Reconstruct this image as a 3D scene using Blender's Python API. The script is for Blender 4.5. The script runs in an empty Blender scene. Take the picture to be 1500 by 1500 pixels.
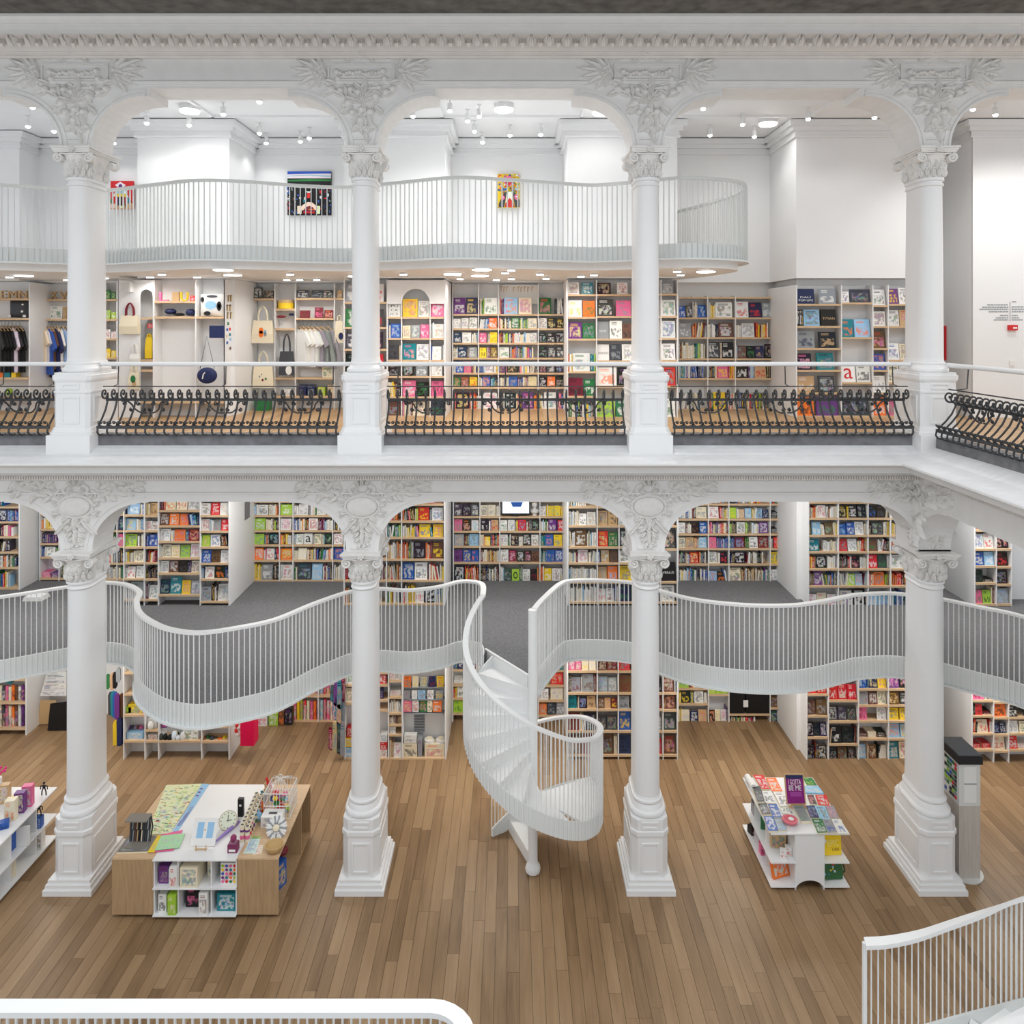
import bpy, math, random
from mathutils import Matrix, Vector
random.seed(7)
PI = math.pi
scene = bpy.context.scene
COL = scene.collection
# ------------------------------------------------------------------ camera
# photo: verticals parallel, vanishing point at (750,475) of 1500x1500, focal length 1125 px
F, CX, HY, CH = 1125.0, 750.0, 475.0, 8.136
cam = bpy.data.cameras.new('camera')
cam.sensor_width = 36.0
cam.lens = F / 1500 * 36
cam.shift_y = -(750 - HY) / 1500
cam.clip_end = 100
camo = bpy.data.objects.new('camera', cam)
COL.objects.link(camo)
camo.location = (0, 0, CH)
camo.rotation_euler = (PI / 2, 0, 0)
scene.camera = camo
# ------------------------------------------------------------------ world, light, exposure
w = bpy.data.worlds.new('world')
scene.world = w
w.use_nodes = True
w.node_tree.nodes['Background'].inputs[0].default_value = (0.95, 0.975, 1.0, 1)
w.node_tree.nodes['Background'].inputs[1].default_value = 0.72
vs = scene.view_settings
vs.view_transform = 'Standard'
vs.look = 'None'
vs.gamma = 1
vs.exposure = 0.25
vs.use_curve_mapping = False


def light(kind, name, loc, power, size=0.1, sizey=None, color=(1, 0.97, 0.93), rot=(0, 0, 0), cone=None):
    l = bpy.data.lights.new(name, kind)
    l.energy = power
    l.color = color
    if kind == 'AREA':
        l.shape = 'RECTANGLE'
        l.size = size
        l.size_y = sizey or size
    else:
        l.shadow_soft_size = size
    if kind == 'SPOT':
        l.spot_size = cone or 2.4
        l.spot_blend = 0.6
    o = bpy.data.objects.new(name, l)
    o.location = loc
    o.rotation_euler = rot
    COL.objects.link(o)
    return o


# the glazed roof over the atrium (above and in front of the arcade)
light('AREA', 'skylight', (0, 3.9, 13.6), 620, 18, 6.5, (0.97, 0.985, 1.0))
# ceiling lighting of the storeys behind the arcade (downlights of mezzanine and ground floor)
for x in (-8.4, -4.2, 0, 4.2, 8.4):
    light('AREA', 'mezzanine_downlights', (x, 13.6, 5.5), 52, 1.6, 1.0, (1, 0.965, 0.92))
    light('AREA', 'ground_downlights', (x, 13.7, 2.52), 46, 2.2, 0.6, (1, 0.96, 0.9))

# ------------------------------------------------------------------ helpers


def PW(px, py, Y):
    """photo pixel on the plane at depth Y -> world point"""
    return Vector(((px - CX) * Y / F, Y, CH - (py - HY) * Y / F))


def s2l(c):
    return tuple(((v / 12.92) if v <= 0.04045 else ((v + 0.055) / 1.055) ** 2.4) for v in c)


class MB:
    def __init__(self):
        self.v, self.f, self.fc, self.fa, self.uv, self.xf = [], [], [], [], [], None

    def add(self, verts, faces, col=None, acc=None, uvs=None):
        b = len(self.v)
        if self.xf is not None:
            self.v += [tuple(self.xf @ Vector(p)) for p in verts]
        else:
            self.v += [tuple(p) for p in verts]
        for i, f in enumerate(faces):
            self.f.append([b + k for k in f])
            self.fc.append(col)
            self.fa.append(acc or col)
            self.uv.append(uvs[i] if uvs else None)
        return self

    def box(self, x0, x1, y0, y1, z0, z1, col=None, acc=None, front=None, skip=()):
        v = [(x0, y0, z0), (x1, y0, z0), (x1, y1, z0), (x0, y1, z0), (x0, y0, z1), (x1, y0, z1), (x1, y1, z1), (x0, y1, z1)]
        f = [(0, 1, 5, 4), (1, 2, 6, 5), (2, 3, 7, 6), (3, 0, 4, 7), (4, 5, 6, 7), (3, 2, 1, 0)]
        uvs = None
        if front is not None:
            q = [(0, 0, front), (1, 0, front), (1, 1, front), (0, 1, front)]
            uvs = [q, None, None, None, None, None]
        if skip:
            keep = [i for i in range(6) if i not in skip]
            f = [f[i] for i in keep]
            uvs = [uvs[i] for i in keep] if uvs else None
        return self.add(v, f, col, acc, uvs)

    def cbox(self, c, s, **k):
        return self.box(c[0] - s[0] / 2, c[0] + s[0] / 2, c[1] - s[1] / 2, c[1] + s[1] / 2, c[2] - s[2] / 2, c[2] + s[2] / 2, **k)

    def loft(self, rings, closed=True, cap=True, col=None):
        n = len(rings[0])
        v = [p for r in rings for p in r]
        f = []
        m = n if closed else n - 1
        for i in range(len(rings) - 1):
            for j in range(m):
                k = (j + 1) % n
                f.append((i * n + j, i * n + k, (i + 1) * n + k, (i + 1) * n + j))
        if cap and closed:
            f.append(tuple(range(n - 1, -1, -1)))
            f.append(tuple((len(rings) - 1) * n + j for j in range(n)))
        return self.add(v, f, col)

    def tube(self, path, r, n=6, col=None, closed=False, cap=True):
        path = [Vector(p) for p in path]
        rings = []
        N = len(path)
        up = None
        for i, p in enumerate(path):
            a = path[(i - 1) % N] if (i or closed) else p
            b = path[(i + 1) % N] if (i < N - 1 or closed) else p
            t = (b - a).normalized()
            if up is None:
                up = Vector((0, 0, 1)) if abs(t.z) < 0.9 else Vector((1, 0, 0))
            s = t.cross(up)
            if s.length < 1e-4:
                s = t.orthogonal()
            s.normalize()
            up = s.cross(t).normalized()
            rr = r[i] if isinstance(r, (list, tuple)) else r
            rings.append([p + s * math.cos(2 * PI * k / n) * rr + up * math.sin(2 * PI * k / n) * rr for k in range(n)])
        if closed:
            rings.append(rings[0])
        return self.loft(rings, True, cap and not closed, col)

    def ribbon(self, path, w, h, col=None):
        """flat bar following a path; width stays horizontal"""
        path = [Vector(p) for p in path]
        rings = []
        for i, p in enumerate(path):
            t = path[min(i + 1, len(path) - 1)] - path[max(i - 1, 0)]
            s = Vector((t.y, -t.x, 0)).normalized() * (w / 2)
            z = Vector((0, 0, h / 2))
            rings.append([p - s - z, p + s - z, p + s + z, p - s + z])
        return self.loft(rings, True, True, col)

    def prism(self, poly, axis, a, b, col=None):
        """2D polygon extruded along axis ('x','y','z') from a to b"""
        def m(u, v, t):
            return {'y': (u, t, v), 'x': (t, u, v), 'z': (u, v, t)}[axis]
        n = len(poly)
        v = [m(u, q, a) for u, q in poly] + [m(u, q, b) for u, q in poly]
        f = [tuple(range(n)), tuple(range(2 * n - 1, n - 1, -1))]
        for i in range(n):
            k = (i + 1) % n
            f.append((k, i, n + i, n + k))
        return self.add(v, f, col)

    def ball(self, c, r, nu=8, nv=5, col=None):
        rx, ry, rz = r if isinstance(r, (tuple, list)) else (r, r, r)
        rings = []
        for j in range(1, nv):
            t = PI * j / nv
            rings.append([(c[0] + rx * math.sin(t) * math.cos(2 * PI * k / nu), c[1] + ry * math.sin(t) * math.sin(2 * PI * k / nu), c[2] - rz * math.cos(t)) for k in range(nu)])
        b = len(self.v)
        self.loft(rings, True, True, col)
        return self

    def cyl(self, c, r, z0, z1, n=12, col=None, r2=None):
        r2 = r if r2 is None else r2
        a = [(c[0] + r * math.cos(2 * PI * k / n), c[1] + r * math.sin(2 * PI * k / n), z0) for k in range(n)]
        b = [(c[0] + r2 * math.cos(2 * PI * k / n), c[1] + r2 * math.sin(2 * PI * k / n), z1) for k in range(n)]
        return self.loft([a, b], True, True, col)

    def mesh(self, name, mat, smooth=False):
        me = bpy.data.meshes.new(name)
        me.from_pydata(self.v, [], self.f)
        if any(c is not None for c in self.fc):
            ca = me.attributes.new('col', 'FLOAT_COLOR', 'CORNER')
            aa = me.attributes.new('acc', 'FLOAT_COLOR', 'CORNER')
            ua = me.attributes.new('uvp', 'FLOAT_VECTOR', 'CORNER')
            cl, al, ul = [], [], []
            for f, c, a, u in zip(self.f, self.fc, self.fa, self.uv):
                c = c or (0.8, 0.8, 0.8)
                a = a or c
                for k in range(len(f)):
                    cl += [c[0], c[1], c[2], 1]
                    al += [a[0], a[1], a[2], 1]
                    ul += list(u[k]) if u else [-1, -1, 0]
            ca.data.foreach_set('color', cl)
            aa.data.foreach_set('color', al)
            ua.data.foreach_set('vector', ul)
        me.materials.append(mat)
        if smooth:
            me.polygons.foreach_set('use_smooth', [True] * len(me.polygons))
            try:
                me.set_sharp_from_angle(angle=math.radians(38))
            except Exception:
                pass
        me.update()
        return me


WLOC = {}


def tag(o, label=None, cat=None, group=None, kind=None):
    if label:
        o['label'] = label
    if cat:
        o['category'] = cat
    if group:
        o['group'] = group
    if kind:
        o['kind'] = kind
    return o


def thing(name, loc, label=None, cat=None, group=None, kind=None, rz=0):
    o = bpy.data.objects.new(name, None)
    o.empty_display_size = 0.1
    COL.objects.link(o)
    o.location = loc
    o.rotation_euler = (0, 0, rz)
    WLOC[o.name] = Vector(loc)
    return tag(o, label, cat, group, kind)


def mobj(name, me, parent=None, loc=(0, 0, 0), rz=0, world=False):
    """object from a mesh datablock; world=True: the coordinates are world ones although it has a parent"""
    o = bpy.data.objects.new(name, me)
    COL.objects.link(o)
    if parent is not None:
        o.parent = parent
        if world:
            loc = Vector(loc) - WLOC[parent.name]
    o.location = loc
    o.rotation_euler = (0, 0, rz)
    WLOC[o.name] = (Vector(loc) + WLOC[parent.name]) if parent is not None else Vector(loc)
    return o


def part(name, mb, mat, parent, smooth=False, label=None, world=True, kind=None):
    o = mobj(name, mb.mesh(name, mat, smooth), parent, world=world)
    if label:
        o['label'] = label
    if kind:
        o['kind'] = kind
    return o


def struct(name, mb, mat, label, cat='structure', smooth=False):
    o = mobj(name, mb.mesh(name, mat, smooth))
    return tag(o, label, cat, None, 'structure')


def single(name, mb, mat, label, cat, base, group=None, smooth=False):
    """a thing that is one mesh, authored in local coordinates round its base point"""
    o = mobj(name, mb.mesh(name, mat, smooth), None, base)
    return tag(o, label, cat, group)


def catmull(pts, n=8):
    pts = [Vector(p) for p in pts]
    out = []
    for i in range(len(pts) - 1):
        p0 = pts[i - 1] if i else pts[0] * 2 - pts[1]
        p1, p2 = pts[i], pts[i + 1]
        p3 = pts[i + 2] if i + 2 < len(pts) else pts[-1] * 2 - pts[-2]
        for k in range(n):
            t = k / n
            out.append(0.5 * ((2 * p1) + (p2 - p0) * t + (2 * p0 - 5 * p1 + 4 * p2 - p3) * t * t + (3 * p1 - p0 - 3 * p2 + p3) * t ** 3))
    out.append(pts[-1])
    return out


def resample(path, step):
    path = [Vector(p) for p in path]
    L = sum((path[i + 1] - path[i]).length for i in range(len(path) - 1))
    n = max(1, round(L / step))
    st = L / n
    out, acc, i = [path[0].copy()], 0.0, 0
    need = st
    while len(out) < n and i < len(path) - 1:
        seg = (path[i + 1] - path[i]).length
        if seg > 0 and acc + seg >= need:
            out.append(path[i].lerp(path[i + 1], (need - acc) / seg))
            need += st
        else:
            acc += seg
            i += 1
    out.append(path[-1].copy())
    return out


# ------------------------------------------------------------------ materials
def mat_new(name, rgb, rough=0.5, metal=0.0, spec=0.3):
    m = bpy.data.materials.new(name)
    m.use_nodes = True
    b = m.node_tree.nodes['Principled BSDF']
    b.inputs['Base Color'].default_value = (*rgb, 1)
    b.inputs['Roughness'].default_value = rough
    b.inputs['Metallic'].default_value = metal
    b.inputs['Specular IOR Level'].default_value = spec
    return m, m.node_tree, b


def N(nt, t, **k):
    n = nt.nodes.new(t)
    for a, v in k.items():
        setattr(n, a, v)
    return n


def math_n(nt, op, a, b=None, c=None):
    n = nt.nodes.new('ShaderNodeMath')
    n.operation = op
    for i, x in enumerate((a, b, c)):
        if x is None:
            continue
        if isinstance(x, (int, float)):
            n.inputs[i].default_value = x
        else:
            nt.links.new(x, n.inputs[i])
    return n.outputs[0]


def noisy(name, rgb, rough, amt=0.06, scale=6.0, bump=0.0, bscale=60, stretch=(1, 1, 1), metal=0.0, spec=0.3):
    m, nt, b = mat_new(name, rgb, rough, metal, spec)
    tc = N(nt, 'ShaderNodeTexCoord')
    mp = N(nt, 'ShaderNodeMapping')
    mp.inputs['Scale'].default_value = stretch
    nt.links.new(tc.outputs['Object'], mp.inputs['Vector'])
    nz = N(nt, 'ShaderNodeTexNoise')
    nz.inputs['Scale'].default_value = scale
    nz.inputs['Detail'].default_value = 5
    nt.links.new(mp.outputs[0], nz.inputs['Vector'])
    cr = N(nt, 'ShaderNodeValToRGB')
    cr.color_ramp.elements[0].position = 0.3
    cr.color_ramp.elements[1].position = 0.7
    cr.color_ramp.elements[0].color = (*[c * (1 - amt) for c in rgb], 1)
    cr.color_ramp.elements[1].color = (*[min(1, c * (1 + amt)) for c in rgb], 1)
    nt.links.new(nz.outputs['Fac'], cr.inputs['Fac'])
    nt.links.new(cr.outputs['Color'], b.inputs['Base Color'])
    if bump:
        n2 = N(nt, 'ShaderNodeTexNoise')
        n2.inputs['Scale'].default_value = bscale
        nt.links.new(mp.outputs[0], n2.inputs['Vector'])
        bp = N(nt, 'ShaderNodeBump')
        bp.inputs['Strength'].default_value = bump
        bp.inputs['Distance'].default_value = 0.01
        nt.links.new(n2.outputs['Fac'], bp.inputs['Height'])
        nt.links.new(bp.outputs[0], b.inputs['Normal'])
    return m


M = {}
M['wall'] = noisy('white_wall_paint', (0.82, 0.825, 0.83), 0.6, 0.01, 2)
M['white'] = noisy('white_gloss_paint', (0.80, 0.805, 0.81), 0.35, 0.01, 3)
M['plaster'] = noisy('white_plaster', (0.77, 0.765, 0.755), 0.6, 0.025, 5, 0.05, 40)
M['ornament'] = noisy('ornament_plaster', (0.76, 0.75, 0.73), 0.6, 0.05, 14)
M['ledge'] = noisy('cornice_top', (0.76, 0.775, 0.79), 0.5, 0.05, 5, stretch=(1, 3, 1))
M['cream'] = noisy('cream_frieze', (0.75, 0.715, 0.68), 0.6, 0.05, 3)
M['steel'] = noisy('white_steel', (0.80, 0.81, 0.81), 0.3, 0.01, 3)
M['steelgrey'] = noisy('pale_grey_steel', (0.66, 0.675, 0.66), 0.35, 0.01, 3)
M['fascia'] = noisy('pale_fascia', (0.74, 0.77, 0.765), 0.3, 0.02, 3)
M['iron'] = noisy('dark_iron', (0.052, 0.054, 0.058), 0.45, 0.2, 30, metal=0.3, spec=0.5)
M['kerb'] = noisy('grey_stone_kerb', (0.17, 0.17, 0.18), 0.6, 0.25, 6, 0.2, 40)
M['concrete'] = noisy('raw_concrete', (0.13, 0.125, 0.115), 0.8, 0.35, 5, 0.4, 30, stretch=(1, 1, 2))
M['carpet'] = noisy('grey_carpet', (0.175, 0.177, 0.185), 0.95, 0.35, 70, 0.5, 300, spec=0.05)
M['oak'] = noisy('shelf_oak', (0.62, 0.44, 0.27), 0.5, 0.12, 9, stretch=(1, 12, 12))
M['tableoak'] = noisy('table_oak', (0.42, 0.28, 0.155), 0.5, 0.14, 5, stretch=(7, 7, 0.6))
M['black'] = noisy('black_plastic', (0.02, 0.02, 0.022), 0.45, 0.1, 10)
M['soffit'] = noisy('soffit_paint', (0.80, 0.79, 0.775), 0.5, 0.01, 3)


def plank_mat(name, dark, mid, lightc, rough=0.42):
    m, nt, b = mat_new(name, mid, rough, 0, 0.35)
    tc = N(nt, 'ShaderNodeTexCoord')
    oi = N(nt, 'ShaderNodeObjectInfo')
    ge = N(nt, 'ShaderNodeNewGeometry')
    rnd = math_n(nt, 'FRACT', math_n(nt, 'ADD', oi.outputs['Random'], ge.outputs['Random Per Island']))
    ps = N(nt, 'ShaderNodeVectorMath', operation='ADD')
    cb = N(nt, 'ShaderNodeCombineXYZ')
    nt.links.new(math_n(nt, 'MULTIPLY', rnd, 53.0), cb.inputs[2])
    nt.links.new(tc.outputs['Object'], ps.inputs[0])
    nt.links.new(cb.outputs[0], ps.inputs[1])
    mp = N(nt, 'ShaderNodeMapping')
    mp.inputs['Scale'].default_value = (22, 1.3, 22)
    nt.links.new(ps.outputs[0], mp.inputs['Vector'])
    nz = N(nt, 'ShaderNodeTexNoise')
    nz.inputs['Scale'].default_value = 1.0
    nz.inputs['Detail'].default_value = 6
    nz.inputs['Distortion'].default_value = 0.6
    nt.links.new(mp.outputs[0], nz.inputs['Vector'])
    m2 = N(nt, 'ShaderNodeMapping')
    m2.inputs['Scale'].default_value = (5, 0.8, 5)
    nt.links.new(ps.outputs[0], m2.inputs['Vector'])
    n2 = N(nt, 'ShaderNodeTexNoise')
    n2.inputs['Scale'].default_value = 1.2
    nt.links.new(m2.outputs[0], n2.inputs['Vector'])
    v = math_n(nt, 'ADD', math_n(nt, 'MULTIPLY', nz.outputs['Fac'], 0.5), math_n(nt, 'MULTIPLY', rnd, 0.42))
    v = math_n(nt, 'ADD', v, math_n(nt, 'MULTIPLY', math_n(nt, 'SUBTRACT', n2.outputs['Fac'], 0.5), 0.5))
    cr = N(nt, 'ShaderNodeValToRGB')
    cr.color_ramp.elements[0].position = 0.12
    cr.color_ramp.elements[1].position = 0.85
    cr.color_ramp.elements[0].color = (*dark, 1)
    cr.color_ramp.elements[1].color = (*lightc, 1)
    e = cr.color_ramp.elements.new(0.48)
    e.color = (*mid, 1)
    nt.links.new(v, cr.inputs['Fac'])
    nt.links.new(cr.outputs['Color'], b.inputs['Base Color'])
    return m


M['plank'] = plank_mat('oak_floor_planks', (0.165, 0.098, 0.048), (0.29, 0.183, 0.096), (0.385, 0.258, 0.145))
M['plank_up'] = plank_mat('light_oak_floor_planks', (0.36, 0.21, 0.10), (0.50, 0.32, 0.165), (0.58, 0.39, 0.22))


def emis(name, rgb, s):
    m = bpy.data.materials.new(name)
    m.use_nodes = True
    b = m.node_tree.nodes['Principled BSDF']
    b.inputs['Emission Color'].default_value = (*rgb, 1)
    b.inputs['Emission Strength'].default_value = s
    return m


M['lamp'] = emis('lamp_glow', (1, 0.98, 0.95), 9)


def paint_mat():
    """plain colour taken from the mesh attribute 'col'"""
    m, nt, b = mat_new('coloured_goods', (0.8, 0.8, 0.8), 0.5)
    a = N(nt, 'ShaderNodeAttribute', attribute_name='col')
    nt.links.new(a.outputs['Color'], b.inputs['Base Color'])
    return m


def print_mat():
    """printed cover: ground colour 'col', print colour 'acc', face coordinates 'uvp' (u, v, seed)"""
    m, nt, b = mat_new('printed_cover', (0.8, 0.8, 0.8), 0.4)
    L = nt.links.new
    ac = N(nt, 'ShaderNodeAttribute', attribute_name='col')
    aa = N(nt, 'ShaderNodeAttribute', attribute_name='acc')
    au = N(nt, 'ShaderNodeAttribute', attribute_name='uvp')
    sx = N(nt, 'ShaderNodeSeparateXYZ')
    L(au.outputs['Vector'], sx.inputs[0])
    u, v, s = sx.outputs
    inside = math_n(nt, 'GREATER_THAN', u, -0.5)
    cb = N(nt, 'ShaderNodeCombineXYZ')
    L(u, cb.inputs[0])
    L(v, cb.inputs[1])
    L(math_n(nt, 'MULTIPLY', s, 41.0), cb.inputs[2])
    nz = N(nt, 'ShaderNodeTexNoise')
    nz.inputs['Scale'].default_value = 4.6
    nz.inputs['Detail'].default_value = 5.0
    L(cb.outputs[0], nz.inputs['Vector'])

    def rng(x, lo, hi):
        return math_n(nt, 'MULTIPLY', math_n(nt, 'GREATER_THAN', x, lo), math_n(nt, 'LESS_THAN', x, hi))
    r2 = math_n(nt, 'FRACT', math_n(nt, 'MULTIPLY', s, 7.13))
    # picture
    pic = math_n(nt, 'MINIMUM', math_n(nt, 'MAXIMUM', math_n(nt, 'MULTIPLY', math_n(nt, 'SUBTRACT', nz.outputs['Fac'], 0.44), 6.0), 0.0), 0.72)
    pic = math_n(nt, 'MULTIPLY', pic, math_n(nt, 'MULTIPLY', rng(u, 0.1, 0.9), rng(v, 0.1, math_n(nt, 'ADD', 0.5, math_n(nt, 'MULTIPLY', r2, 0.4)))))
    # title bars
    bar = math_n(nt, 'MULTIPLY', rng(math_n(nt, 'FRACT', math_n(nt, 'MULTIPLY', v, 13.0)), 0.3, 0.7), math_n(nt, 'GREATER_THAN', v, math_n(nt, 'ADD', 0.72, math_n(nt, 'MULTIPLY', r2, 0.1))))
    bar = math_n(nt, 'MULTIPLY', bar, math_n(nt, 'MULTIPLY', rng(u, 0.15, math_n(nt, 'ADD', 0.5, math_n(nt, 'MULTIPLY', r2, 0.38))), math_n(nt, 'LESS_THAN', v, 0.93)))
    mk = math_n(nt, 'MULTIPLY', math_n(nt, 'MAXIMUM', pic, bar), inside)
    mk = math_n(nt, 'MULTIPLY', mk, math_n(nt, 'GREATER_THAN', s, 0.001))
    mx = N(nt, 'ShaderNodeMix', data_type='RGBA')
    L(mk, mx.inputs[0])
    L(ac.outputs['Color'], mx.inputs[6])
    L(aa.outputs['Color'], mx.inputs[7])
    # extra hue wobble inside the pictures of some covers
    n2 = N(nt, 'ShaderNodeTexNoise')
    n2.inputs['Scale'].default_value = 5.5
    L(cb.outputs[0], n2.inputs['Vector'])
    mx2 = N(nt, 'ShaderNodeMix', data_type='RGBA')
    L(math_n(nt, 'MULTIPLY', math_n(nt, 'MULTIPLY', pic, math_n(nt, 'MULTIPLY', inside, math_n(nt, 'GREATER_THAN', s, 0.001))), math_n(nt, 'MULTIPLY', math_n(nt, 'GREATER_THAN', r2, 0.3), 0.6)), mx2.inputs[0])
    L(mx.outputs[2], mx2.inputs[6])
    hs = N(nt, 'ShaderNodeHueSaturation')
    hs.inputs['Saturation'].default_value = 1.6
    L(n2.outputs['Color'], hs.inputs['Color'])
    L(hs.outputs['Color'], mx2.inputs[7])
    L(mx2.outputs[2], b.inputs['Base Color'])
    return m


M['paint'] = paint_mat()
M['print'] = print_mat()

PALN = dict(k='black', d='charcoal', e='grey', w='white', i='cream', a='tan', u='brown', m='maroon', r='red', o='orange', y='yellow',
            l='lime green', g='green', t='teal', c='pale blue', b='blue', n='navy', v='purple', p='pink')
PAL = {k: s2l(c) for k, c in dict(
    k=(.10, .10, .11), d=(.26, .27, .29), e=(.58, .60, .62), w=(.90, .90, .89), i=(.90, .86, .76), a=(.78, .65, .48), u=(.42, .29, .21), m=(.47, .13, .18), r=(.82, .18, .19),
    o=(.93, .47, .18), y=(.94, .80, .18), l=(.62, .78, .25), g=(.18, .47, .27), t=(.15, .50, .55), c=(.58, .75, .88), b=(.18, .36, .68), n=(.13, .17, .33), v=(.42, .22, .50), p=(.89, .42, .60)).items()}
# ================================================================== THE SETTING
A, B = 14.35, 15.70           # front planes of projecting blocks / of the recessed bays
ZM, ZU, ZB = 2.88, 6.395, 9.40  # mezzanine, upper gallery and top balcony floor levels
COLX = [-6.329, -2.174, 1.981, 6.136]
YC = 11.44                    # column axis depth
YF, YBK = 11.15, 11.73        # arcade wall front / back face

# ---- ground floor of oak planks
fl = struct('floor', MB().box(-11.4, 11.4, 4.0, 16.3, -0.12, -0.021), M['black'], 'oak plank floor of the ground-floor shop')
LENS = (1.1, 1.6, 2.1, 2.6)
PWID = 0.155
pm = {}
for L_ in LENS:
    pm[L_] = MB().box(-PWID / 2 + 0.002, PWID / 2 - 0.002, 0.0015, L_ - 0.0015, -0.02, 0).mesh('plank', M['plank'])
planks = []
rp = random.Random(3)
x = -11.3
while x < 11.3:
    y = 6.2 - rp.random() * 2.4
    while y < 16.0:
        L_ = rp.choice(LENS)
        planks.append((x, y, L_))
        y += L_
    x += PWID


def plank_key(p):
    cy = p[1] + p[2] / 2
    vis = abs(p[0]) < 7.2 * cy / 10.8 and p[1] + p[2] > 8.9
    return (0 if vis else 1, cy)


planks.sort(key=plank_key)
rest = MB()
for i, (x, y, L_) in enumerate(planks):
    if i < 300:
        mobj('plank', pm[L_], fl, (x, y, 0))
    elif y < 16:
        rest.box(x - PWID / 2 + 0.002, x + PWID / 2 - 0.002, y + 0.0015, min(y + L_, 16.25) - 0.0015, -0.02, 0)
o = part('floor_planks', rest, M['plank'], fl, kind='stuff')

# ---- back wall of the building: recess wall, projecting blocks
wb = struct('wall_back', MB().box(-11.4, 11.4, 16.02, 16.3, 0, 12.2), M['wall'], 'white back wall behind the shelves of all three storeys')
BLK = [(-11.4, -9.75, 15.2), (-7.27, -5.28, A), (-3.14, -1.25, A), (1.04, 3.09, A), (5.42, 7.6, A), (8.6, 11.4, A)]
for (x0, x1, yf) in BLK:
    m = MB()
    m.box(x0 + 0.02, x1 - 0.02, yf + 0.33, 16.03, 0.0, ZU + 2.6)
    if x0 > 8:
        m.box(x0, x1, yf, 16.03, ZU, 9.0)
    m.box({-7.27: -7.0, 5.42: 5.31}.get(x0, x0), x1, yf, 16.03, 9.0, 12.0)
    part('wall_block', m, M['wall'], wb)
part('recess_wall', MB().box(-11.4, 11.4, 15.82, 16.03, 9.0, 12.0), M['wall'], wb)
# crown mouldings on top of the third storey walls
cm = MB()


def crown_run(x0, y0, x1, y1):
    for d, z0, z1 in ((0.05, 11.62, 11.66), (0.03, 11.66, 11.74), (0.09, 11.74, 11.82), (0.16, 11.82, 11.93)):
        if abs(y1 - y0) < 1e-6:
            cm.box(min(x0, x1) - d, max(x0, x1) + d, y0 - d, y0 + 0.01, z0, z1)
        else:
            s = -1 if x1 < 0.5 * (x0 + x1) + 1e9 and x0 < 0 else 1
            cm.box(x0 - d, x0 + d, min(y0, y1), max(y0, y1), z0, z1)


for (x0, x1, yf) in BLK:
    x0 = {-7.27: -7.0, 5.42: 5.31}.get(x0, x0)
    crown_run(x0, yf, x1, yf)
    crown_run(x0, yf, x0, 15.8)
    crown_run(x1, yf, x1, 15.8)
crown_run(-11.3, 15.82, 11.3, 15.82)
struct('trim_1', cm, M['wall'], 'stepped white crown moulding round the top storey walls')

# ---- ceilings
struct('ceiling', MB().box(-11.4, 11.4, 11.7, 16.3, 11.95, 12.2), M['wall'], 'white ceiling of the top storey with spotlights')
cb_ = MB()
for x in (-4.2, 0.0, 4.2):      # shallow framed coffers between the lamps
    for (a, b, c, d) in ((x - 1.3, x + 1.3, 12.5, 12.56), (x - 1.3, x + 1.3, 14.0, 14.06), (x - 1.3, x - 1.24, 12.5, 14.06), (x + 1.24, x + 1.3, 12.5, 14.06)):
        cb_.box(a, b, c, d, 11.91, 11.96)
struct('trim_2', cb_, M['wall'], 'thin white ceiling mouldings of the top storey')

# ---- upper gallery slab with planks
up = MB()
up.prism([(-11.4, 11.4), (6.2, 11.4), (6.2, 4.0), (11.4, 4.0), (11.4, 16.1), (-11.4, 16.1)], 'z', 5.75, ZU - 0.016)
fu = struct('floor_upper', up, M['wall'], 'light oak floor of the upper gallery behind the iron balustrade')
rp = random.Random(5)
me_ = {}
for L_ in (4.62, 2.1):
    me_[L_] = MB().box(-0.079, 0.079, 0.001, L_ - 0.001, -0.016, 0).mesh('plank', M['plank_up'])
x = -11.0
while x < 11.0:
    mobj('plank', me_[4.62], fu, (x, 11.45, ZU))
    x += 0.16
x = 6.38
while x < 11.2:
    for y in (5.14, 7.24, 9.34):
        mobj('plank', me_[2.1], fu, (x, y, ZU))
    x += 0.16

# ---- arcade walls with flat-topped arches (two storeys)


def arch_outline(x_left, x_right, ztop, zspring, zflat, rise, hw, rx, step, pier_bottom):
    """closed XZ outline of the arcade wall: piers at COLX, rounded corners, flat lintels"""
    pts = [(x_left, ztop), (x_left, zflat)]
    arcs = []
    for i, xc in enumerate(COLX):
        L, R = [], []
        for k in range(13):
            t = PI / 2 * k / 12
            L.append((xc - hw - rx + rx * math.sin(t), zspring + rise * math.cos(t)))
            R.append((xc + hw + rx - rx * math.cos(t), zspring + rise * math.sin(t)))
        pts.append((L[0][0] - step, zflat))
        pts.append((L[0][0] - step, L[0][1]))
        pts += L
        pts += [(xc - hw, pier_bottom), (xc + hw, pier_bottom)]
        pts += R
        pts.append((R[-1][0] + step, R[-1][1]))
        pts.append((R[-1][0] + step, zflat))
        arcs.append((L, R))
    pts += [(x_right, zflat), (x_right, ztop)]
    return pts, arcs


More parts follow.
